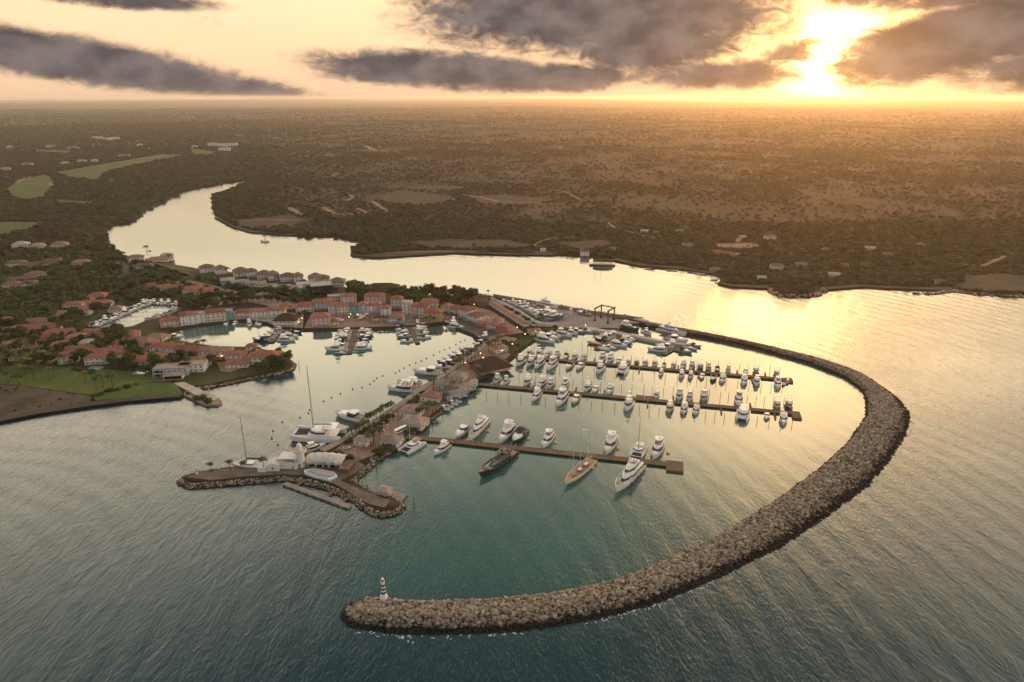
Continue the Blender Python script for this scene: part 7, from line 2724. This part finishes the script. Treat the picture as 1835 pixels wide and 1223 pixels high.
ROADPX = [[(205, 470), (216, 474), (225, 481), (229, 490), (229, 500)], [(270, 505), (310, 509), (345, 508), (372, 514), (400, 522), (440, 532), (480, 538), (520, 545)], [(365, 550), (400, 541), (450, 534), (500, 537), (545, 548)]]
ROADS = [[(p.x, p.y) for p in PL(r)] for r in ROADPX]
CANAL2 = canal
cand = []
rt = random.Random(11)
for nm, (pl, den) in REG.items():
    w = poly(pl)
    xs, ys = [p[0] for p in w], [p[1] for p in w]
    ar = 0.5 * abs(sum(w[i][0] * w[(i + 1) % len(w)][1] - w[(i + 1) % len(w)][0] * w[i][1] for i in range(len(w))))
    n = int(ar / 52 * den)
    X = npr.uniform(min(xs), max(xs), n * 4)
    Y = npr.uniform(min(ys), max(ys), n * 4)
    ok = inside(w, X, Y) & inside(LAND, X, Y) & (dist_poly(LAND, X, Y) > 3) & ~inside(canal, X, Y) & (dist_poly(canal, X, Y) > (9 if nm == 'west' else 2))
    for r in ROADS:
        ok &= dist_poly(r, X, Y, False) > 7
    X, Y = X[ok][:n], Y[ok][:n]
    kept = []
    for x, y in zip(X, Y):
        if not clear_of_houses(x, y, .92) or (nm == 'west' and not clear_of_houses(x, y + 9, .72)):
            continue
        if any((x - a) ** 2 + (y - b) ** 2 < 5.0 ** 2 for a, b in kept[-400:]):
            continue
        kept.append((x, y))
        cand.append((x, y, nm))
cand.sort(key=lambda c: c[0] ** 2 + c[1] ** 2)
STUFF_W = []
PRIO = {'mangrove', 'clump', 'point', 'terr', 'garden', 'quaytrees', 'bank'}
n_ind = 0
for x, y, nm in sorted(cand, key=lambda c: (c[2] not in PRIO, c[0] ** 2 + c[1] ** 2)):
    if n_ind < 285:
        n_ind += 1
        k = rt.choice([0, 1, 4]) if nm in ('mangrove', 'clump', 'point') else rt.randrange(5)
        s = rt.uniform(1.0, 1.5) * {'mangrove': 1.25, 'west': 1.0, 'clump': 1.5, 'bank': 1.0, 'point': .9, 'behind': .85, 'terr': .8}.get(nm, .66)
        if nm == 'garden':
            s *= .6
        tree((x, y, LAND_Z), k, rt.uniform(0, 6.28), s)
    else:
        STUFF_W.append((x, y, 1.0 if nm in ('west',) else .6))
sw = poly([(-200, 790), (0, 750), (69, 737), (155, 725), (160, 715), (110, 707), (34, 697), (-200, 700)])
for i in range(420):
    x, y = rt.uniform(min(p[0] for p in sw), max(p[0] for p in sw)), rt.uniform(min(p[1] for p in sw), max(p[1] for p in sw))
    if inside(sw, np.array([x]), np.array([y]))[0] and math.sin(x * .09) + math.sin(y * .13 + 2) > rt.uniform(-.6, 1.2):
        STUFF_W.append((x, y, rt.uniform(.10, .26)))
PALMS = [(379, 846, 11, .7), (413, 843, 11, .8), (437, 842, 11, .75), (473, 840, 10, .8), (701, 738, 10, .9), (694, 741, 10, .85), (687, 745.5, 10, .9), (682, 750, 10, .95), (675, 753, 10, .85), (669, 759, 10, .9), (661.6, 763, 10, .95), (652, 769.6, 10, .85), (644.7, 774, 10, .8),
         (638, 778, 10, .85), (631.6, 783, 10, .9), (626, 786, 10, .85), (681, 789, 10, 1.0), (665, 801, 10, 1.1), (670, 798, 12, 1.0), (763.5, 737, 11, .9), (770, 735, 11, .85), (757, 743, 11, .9), (751, 748, 11, .95), (766, 744, 11, .8), (775, 739, 11, .85), (781, 737, 10, .9), (800, 682, 12, 1.0),
         (777, 700, 12, 1.0), (804, 707, 11, 1.0), (800, 720, 11, 1.0), (812, 700, 11, .9), (820, 662, 10, 1.0), (825, 657, 10, 1.05), (831, 654, 12, .95), (838, 650, 10, 1.0), (845, 646, 12, 1.0), (851, 642, 10, 1.0), (857, 638, 12, .95), (857, 676, 12, 1.0), (853, 671, 10, .95), (888, 624, 10, 1.0), (893, 620, 12, .9), (876, 630, 10, 1.0), (882, 634, 12, 1.0),
         (672, 579, 10, .8), (680, 579, 10, .8), (688, 578.5, 10, .8), (695, 579, 10, .75), (664, 579, 10, .75), (716, 585, 10, .8), (500, 528, 12, 1.0), (510, 529, 12, 1.1), (520, 530, 12, 1.0), (531, 531, 12, 1.1), (545, 533, 12, 1.0), (490, 529, 12, .95), (763, 581, 10, .9), (770, 581, 10, .9), (778, 581, 10, .8), (799, 574, 10, .9), (805, 575, 10, .9),
         (809, 573, 10, .9), (355, 630, 12, .9), (367, 627, 12, 1.0), (456, 643, 12, .9), (465, 642, 12, .9), (270, 641, 12, 1.2), (692, 528, 10, 1.0), (700, 529, 12, 1.0), (683, 529, 10, 1.0), (34, 692, 12, 1.1), (15, 688, 12, .9), (62, 680, 12, 1.0), (90, 681, 13, .9), (155, 690, 13, 1.0), (173, 694, 12, .9), (186, 696, 13, 1.1), (203, 698, 12, 1.3),
         (430, 505, 12, 1.0), (341, 512, 12, 1.2), (335, 515, 12, 1.1), (264, 458, 12, 1.2), (270, 462, 12, 1.0), (304, 466, 10, .9), (409, 493, 10, 1.0), (498, 503, 10, .9), (505, 656, 12, .9), (512, 658, 12, .9)]
for px, py, k, s in PALMS:
    b = P(px, py, LAND_Z)
    tree(b, k, rt.uniform(0, 6.28), s * 1.2)
lw = poly([(-20, 665), (10, 645), (80, 640), (140, 656), (135, 672), (100, 676), (60, 684), (0, 684)])
for i in range(46):
    for _ in range(30):
        x, y = rt.uniform(min(p[0] for p in lw), max(p[0] for p in lw)), rt.uniform(min(p[1] for p in lw), max(p[1] for p in lw))
        if inside(lw, np.array([x]), np.array([y]))[0]:
            break
    tree((x, y, LAND_Z), 13 if i % 3 else 12, rt.uniform(0, 6.28), rt.uniform(.9, 1.25))
for nm in ('west', 'behind'):
    w = poly(REG[nm][0])
    for i in range(70 if nm == 'west' else 22):
        for _ in range(40):
            x, y = rt.uniform(min(p[0] for p in w), max(p[0] for p in w)), rt.uniform(min(p[1] for p in w), max(p[1] for p in w))
            if inside(w, np.array([x]), np.array([y]))[0] and clear_of_houses(x, y) and not inside(canal, np.array([x]), np.array([y]))[0]:
                break
        tree((x, y, LAND_Z), rt.choice([10, 12, 12]), rt.uniform(0, 6.28), rt.uniform(.9, 1.25))
# shrubs along the promenade and lawns
SHR = []
for pl, n in (([(612, 806), (640, 790), (664, 776), (690, 766), (708, 750), (700, 748), (660, 772), (620, 798)], 26), ([(700, 802), (722, 792), (714, 800), (690, 818), (672, 822), (668, 815), (690, 806)], 18), ([(735, 772), (752, 766), (748, 776), (730, 784), (722, 784)], 9),
              ([(728, 724), (760, 706), (768, 712), (740, 730)], 10), ([(846, 700), (872, 684), (880, 676), (862, 680), (850, 690)], 10), ([(880, 630), (905, 612), (925, 610), (900, 636)], 12), ([(580, 822), (612, 815), (630, 828), (636, 840), (618, 838)], 14), ([(330, 708), (340, 707), (385, 724), (375, 727), (350, 720)], 12),
              ([(905, 552), (960, 582), (955, 584), (900, 555)], 14), ([(136, 664), (176, 670), (174, 674), (134, 668)], 10), ([(165, 713), (252, 691), (253, 693), (168, 716)], 14)):
    w = poly(pl)
    for i in range(n):
        for _ in range(60):
            x, y = rt.uniform(min(p[0] for p in w), max(p[0] for p in w)), rt.uniform(min(p[1] for p in w), max(p[1] for p in w))
            if inside(w, np.array([x]), np.array([y]))[0]:
                break
        SHR.append((x, y))
SM = [crown_mesh(60 + i, 420, .42, MT['leaf'] if i < 2 else MT['leaf_olive'], 9, 1.5, .8, .75) for i in range(3)]
proto = None
for i, (x, y) in enumerate(SHR):
    if proto is None or i < 3:
        o = bpy.data.objects.new('shrub', SM[i % 3])
        link(o)
        proto = o
        if i == 0:
            P3 = []
        P3.append(o)
    else:
        o = P3[i % 3].copy()
        link(o)
    o.location = (x, y, LAND_Z)
    o.rotation_euler = (0, 0, rt.uniform(0, 6.28))
    s = rt.uniform(.8, 1.35)
    o.scale = (s, s, s * .9)
    PENDING.append((o, 20))
KW = {0: 'dark green tree', 1: 'dark green tree', 2: 'olive green tree', 3: 'olive green tree', 4: 'broad dark tree', 10: 'palm', 11: 'short palm', 12: 'tall palm', 13: 'yellowish palm', 20: 'low shrub'}
by = {}
for root, k in PENDING:
    x, y = root.location.x, root.location.y
    h = min(HOUSES, key=lambda q: (q[1].x - x) ** 2 + (q[1].y - y) ** 2)
    by.setdefault((KW[k], h[0]), []).append(((h[1].x - x) ** 2 + (h[1].y - y) ** 2, root))
for (kw, lb), lst in by.items():
    w = lb.split()
    ref = ' '.join(w)
    for i, (_d, root) in enumerate(sorted(lst, key=lambda t: t[0])):
        pre = f"{kw} nearest the " if i == 0 else (f"{kw}, {ORD[min(i, 39)]} nearest the ")
        text = pre + ref
        tw = text.split()
        if len(tw) > 16:
            tw = tw[:16]
            while tw[-1] in ('the', 'of', 'a', 'by', 'in', 'to', 'and', 'with', 'from', 'along', 'on', 'at', 'just', 'before', 'behind', 'near'):
                tw.pop()
        tag(root, ' '.join(tw), 'shrub' if kw == 'low shrub' else ('palm tree' if 'palm' in kw else 'tree'), {'low shrub': 'shrubs in the gardens'}.get(kw, 'palms of the marina' if 'palm' in kw else 'trees of the marina'))


# ------------------------------------------------------------------ woods and scrub nobody could count
def scatter(name, pts, scl, crown_obj, zoff=-1.2):
    """points that carry one crown each"""
    n = len(pts)
    me = bpy.data.meshes.new(name)
    me.vertices.add(n)
    co = np.column_stack([pts[:, 0], pts[:, 1], hgt(pts[:, 0], pts[:, 1]) + zoff * scl])
    me.vertices.foreach_set('co', co.astype(np.float32).ravel())
    a = me.attributes.new('size', 'FLOAT_VECTOR', 'POINT')
    sv = np.column_stack([scl * npr.uniform(.85, 1.2, n), scl * npr.uniform(.85, 1.2, n), scl * npr.uniform(.7, 1.1, n)])
    a.data.foreach_set('vector', sv.astype(np.float32).ravel())
    a = me.attributes.new('turn', 'FLOAT_VECTOR', 'POINT')
    a.data.foreach_set('vector', np.column_stack([np.zeros(n), np.zeros(n), npr.uniform(0, 6.28, n)]).astype(np.float32).ravel())
    o = bpy.data.objects.new(name, me)
    link(o)
    ng = bpy.data.node_groups.new(name, 'GeometryNodeTree')
    ng.interface.new_socket('Geometry', in_out='INPUT', socket_type='NodeSocketGeometry')
    ng.interface.new_socket('Geometry', in_out='OUTPUT', socket_type='NodeSocketGeometry')
    gi = ng.nodes.new('NodeGroupInput')
    go = ng.nodes.new('NodeGroupOutput')
    inf = ng.nodes.new('GeometryNodeObjectInfo')
    inf.inputs['Object'].default_value = crown_obj
    inf.inputs['As Instance'].default_value = True
    iop = ng.nodes.new('GeometryNodeInstanceOnPoints')
    at = {}
    for nm in ('size', 'turn'):
        q = ng.nodes.new('GeometryNodeInputNamedAttribute')
        q.data_type = 'FLOAT_VECTOR'
        q.inputs['Name'].default_value = nm
        at[nm] = q.outputs[0]
    ng.links.new(gi.outputs[0], iop.inputs['Points'])
    ng.links.new(inf.outputs['Geometry'], iop.inputs['Instance'])
    ng.links.new(at['size'], iop.inputs['Scale'])
    ng.links.new(at['turn'], iop.inputs['Rotation'])
    ng.links.new(iop.outputs[0], go.inputs[0])
    md = o.modifiers.new('scatter', 'NODES')
    md.node_group = ng
    return tag(o, kind='stuff')


def crown_of(kind, lst):
    r = next(r for k, r in lst if k == kind)
    return next(c for c in r.children if c.name.startswith('crown'))


# three real bushes on the far bank lend the scrub its leaves
def far_bush(px, py, seed, mat, n, size, label):
    b = P(px, py)
    o = bpy.data.objects.new('scrub_bush', crown_mesh(seed, n, size, mat, 12, 3.6, 1.9, 2.6))
    o.location = (b.x, b.y, LAND_Z)
    link(o)
    return tag(o, label, 'bush')


BG = far_bush(1010, 450, 81, MT['leaf'], 260, 1.15, 'lone dark green bush on the bare bank of the far shore')
BO = far_bush(905, 447, 82, MT['leaf_olive'], 260, 1.15, 'lone olive bush at the edge of the bare far bank field')
BD = far_bush(850, 444, 83, MT['leaf_dry'], 240, 1.15, 'lone dry brown bush in the middle of the bare far bank field')
CLEAR = [poly(p) for p in FAIR + BARE] + [poly([(388, 653), (440, 652), (447, 660), (412, 671), (396, 669)])]
TR = [([(p.x, p.y) for p in PL(t)], w) for t, w in TRACKS + SHORES]
MARINA = poly([(-900, 1000), (-420, 700), (-60, 660), (0, 500), (80, 470), (200, 455), (340, 480), (620, 520), (850, 520), (1000, 545), (1260, 580), (1700, 700), (1700, 1200), (-900, 1200)])
P3P = poly([(-60, 470), (-400, 520), (-400, 690), (-60, 690)])


def shell(r0, r1, n, lo=-44, hi=44):
    a = np.radians(npr.uniform(lo, hi, n))
    r = np.sqrt(npr.uniform(r0 ** 2, r1 ** 2, n))
    X, Y = r * np.sin(a), r * np.cos(a)
    ok = inside(LAND, X, Y) & ~inside(MARINA, X, Y)
    ok[ok] &= dist_poly(right_pts, X[ok], Y[ok], False) > 2
    for c in CLEAR:
        ok[ok] &= ~inside(c, X[ok], Y[ok])
    for t, w in TR:
        ok[ok] &= dist_poly(t, X[ok], Y[ok], False) > w * .6
    for fx, fy, fr in FOOT:
        ok &= (X - fx) ** 2 + (Y - fy) ** 2 > (fr * .5) ** 2
    return X[ok], Y[ok]


right_pts = [(p.x, p.y) for p in right_bank]


def fbm(x, y, s, seed):
    rg = np.random.default_rng(seed)
    t = np.zeros_like(x)
    for k in range(6):
        a = rg.uniform(0, 6.28)
        f = s * (1.6 ** k)
        t += np.sin((x * np.cos(a) + y * np.sin(a)) * f + rg.uniform(0, 6.28) + 1.5 * np.sin((x * np.sin(a) - y * np.cos(a)) * f * .7)) / (1.35 ** k)
    return t / 3


XS, YS, SS = [], [], []
for r0, r1, n, s0, s1 in ((600, 1150, 30000, .40, 1.05), (1150, 2000, 56000, .42, 1.2), (2000, 3400, 84000, .5, 1.5), (3400, 6500, 80000, .7, 2.2), (6500, 13000, 50000, 1.2, 3.8)):
    X, Y = shell(r0, r1, n)
    XS.append(X)
    YS.append(Y)
    SS.append(npr.uniform(s0, s1, len(X)) * npr.choice([.75, 1, 1.15], len(X), p=[.5, .4, .1]))
X, Y, S = np.concatenate(XS), np.concatenate(YS), np.concatenate(SS)
d = np.hypot(X, Y)
px, py = proj_np(X, Y)
patch = fbm(X, Y, .011, 5) + .6 * fbm(X, Y, .0035, 6)
GREEN = [(560, 395), (700, 385), (1000, 400), (1150, 400), (1835, 395), (1900, 395), (1900, 540), (1150, 520), (1100, 470), (600, 470)]
green = inside(GREEN, px, py)
west = npr.uniform(0, 1, len(X)) < np.clip((600 - px) / 300, 0, 1)
bank = dist_poly(LAND, X, Y) < 45
u = npr.uniform(0, 1, len(X))
keep = np.where(green | west | bank, u < .92, u < np.clip(.34 + .55 * patch, .05, .92))
pg = np.clip(.18 + .35 * patch + green * .42 + west * .45 + bank * .5, 0, 1)
v = npr.uniform(0, 1, len(X))
isg = v < pg * .55
iso = ~isg & (v < pg * .55 + .22 + .1 * green)
S = S * np.where(bank & (d < 2200), 1.25, 1.0) * np.where(west & (d < 1800), 1.3, 1)
PT = np.column_stack([X, Y])
ws = np.array(STUFF_W)
wx = npr.uniform(0, 1, len(ws)) < .6
for nm, sel, ob in (('woodland', keep & isg, BG), ('olive_scrub', keep & iso, BO), ('dry_scrub', keep & ~isg & ~iso, BD)):
    pts, sc_ = PT[sel], S[sel]
    if nm != 'dry_scrub' and len(ws):
        q = ws[wx] if nm == 'woodland' else ws[~wx]
        pts = np.concatenate([pts, q[:, :2]])
        sc_ = np.concatenate([sc_, q[:, 2] * npr.uniform(1.2, 1.9, len(q))])
    scatter(nm, pts, sc_, ob, -.25)
vil = poly([(1160, 425), (1450, 415), (1720, 450), (1720, 505), (1480, 515), (1300, 500), (1200, 478)])
n = 150
k = 0
while k < n:
    x, y = rt.uniform(min(p[0] for p in vil), max(p[0] for p in vil)), rt.uniform(min(p[1] for p in vil), max(p[1] for p in vil))
    if not inside(vil, np.array([x]), np.array([y]))[0] or not inside(LAND, np.array([x]), np.array([y]))[0]:
        continue
    k += 1
    if k == 1:
        vp = []
    vp.append((x, y))
scatter('palm_grove', np.array(vp), npr.uniform(1.0, 1.5, n), crown_of(12, PALM_PROTO), 6.5)


# white water along the outer foot of the breakwater
fv, ff = [], []
for k in range(560):
    i = int(npr.integers(0, 112))
    cl = math.sin(i * .61) + math.sin(i * .23 + 1)
    if npr.uniform(-1.6, 1.2) > cl:
        continue
    a, b = BWA[i], BWA[i + 1]
    dd = (a - BWB[i])
    dd /= np.linalg.norm(dd)
    p = a + (b - a) * npr.uniform(0, 1) + dd * abs(npr.normal(0, 1.1)) + dd * .2
    n_ = 7
    r_ = npr.uniform(.18, .6)
    base_ = len(fv)
    th = npr.uniform(0, 6.28)
    for q in range(n_):
        t_ = 6.283 * q / n_
        u_, w_ = r_ * 1.7 * math.cos(t_) * npr.uniform(.6, 1.2), r_ * .6 * math.sin(t_) * npr.uniform(.6, 1.2)
        fv.append((p[0] + u_ * math.cos(th) - w_ * math.sin(th), p[1] + u_ * math.sin(th) + w_ * math.cos(th), .05 + .004 * (k % 9)))
    ff.append(tuple(range(base_, base_ + n_)))
me = bpy.data.meshes.new('surf_foam')
me.from_pydata(fv, [], ff)
me.materials.append(paint('sea_foam', (.55, .56, .55), .9, .1, 1.0, .2))
o = link(bpy.data.objects.new('surf_foam', me))
tag(o, kind='stuff')


# ------------------------------------------------------------------ haze: the evening air
def build_haze():
    m = bpy.data.materials.new('evening_haze')
    m.use_nodes = True
    nt = m.node_tree
    nt.nodes.clear()
    out = nd(nt, 'ShaderNodeOutputMaterial')
    v = nd(nt, 'ShaderNodeVolumePrincipled', {'Color': (1, .92, .87, 1), 'Density': HAZE_DENSITY, 'Anisotropy': .7})
    nt.links.new(v.outputs[0], out.inputs['Volume'])
    mb = MB()
    mb.box(-43000, 43000, -3000, 43000, -4, 245)
    o = bpy.data.objects.new('haze', mb.mesh('haze', [m]))
    link(o)
    tag(o, kind='stuff')


HAZE_DENSITY = 3.9e-5
build_haze()
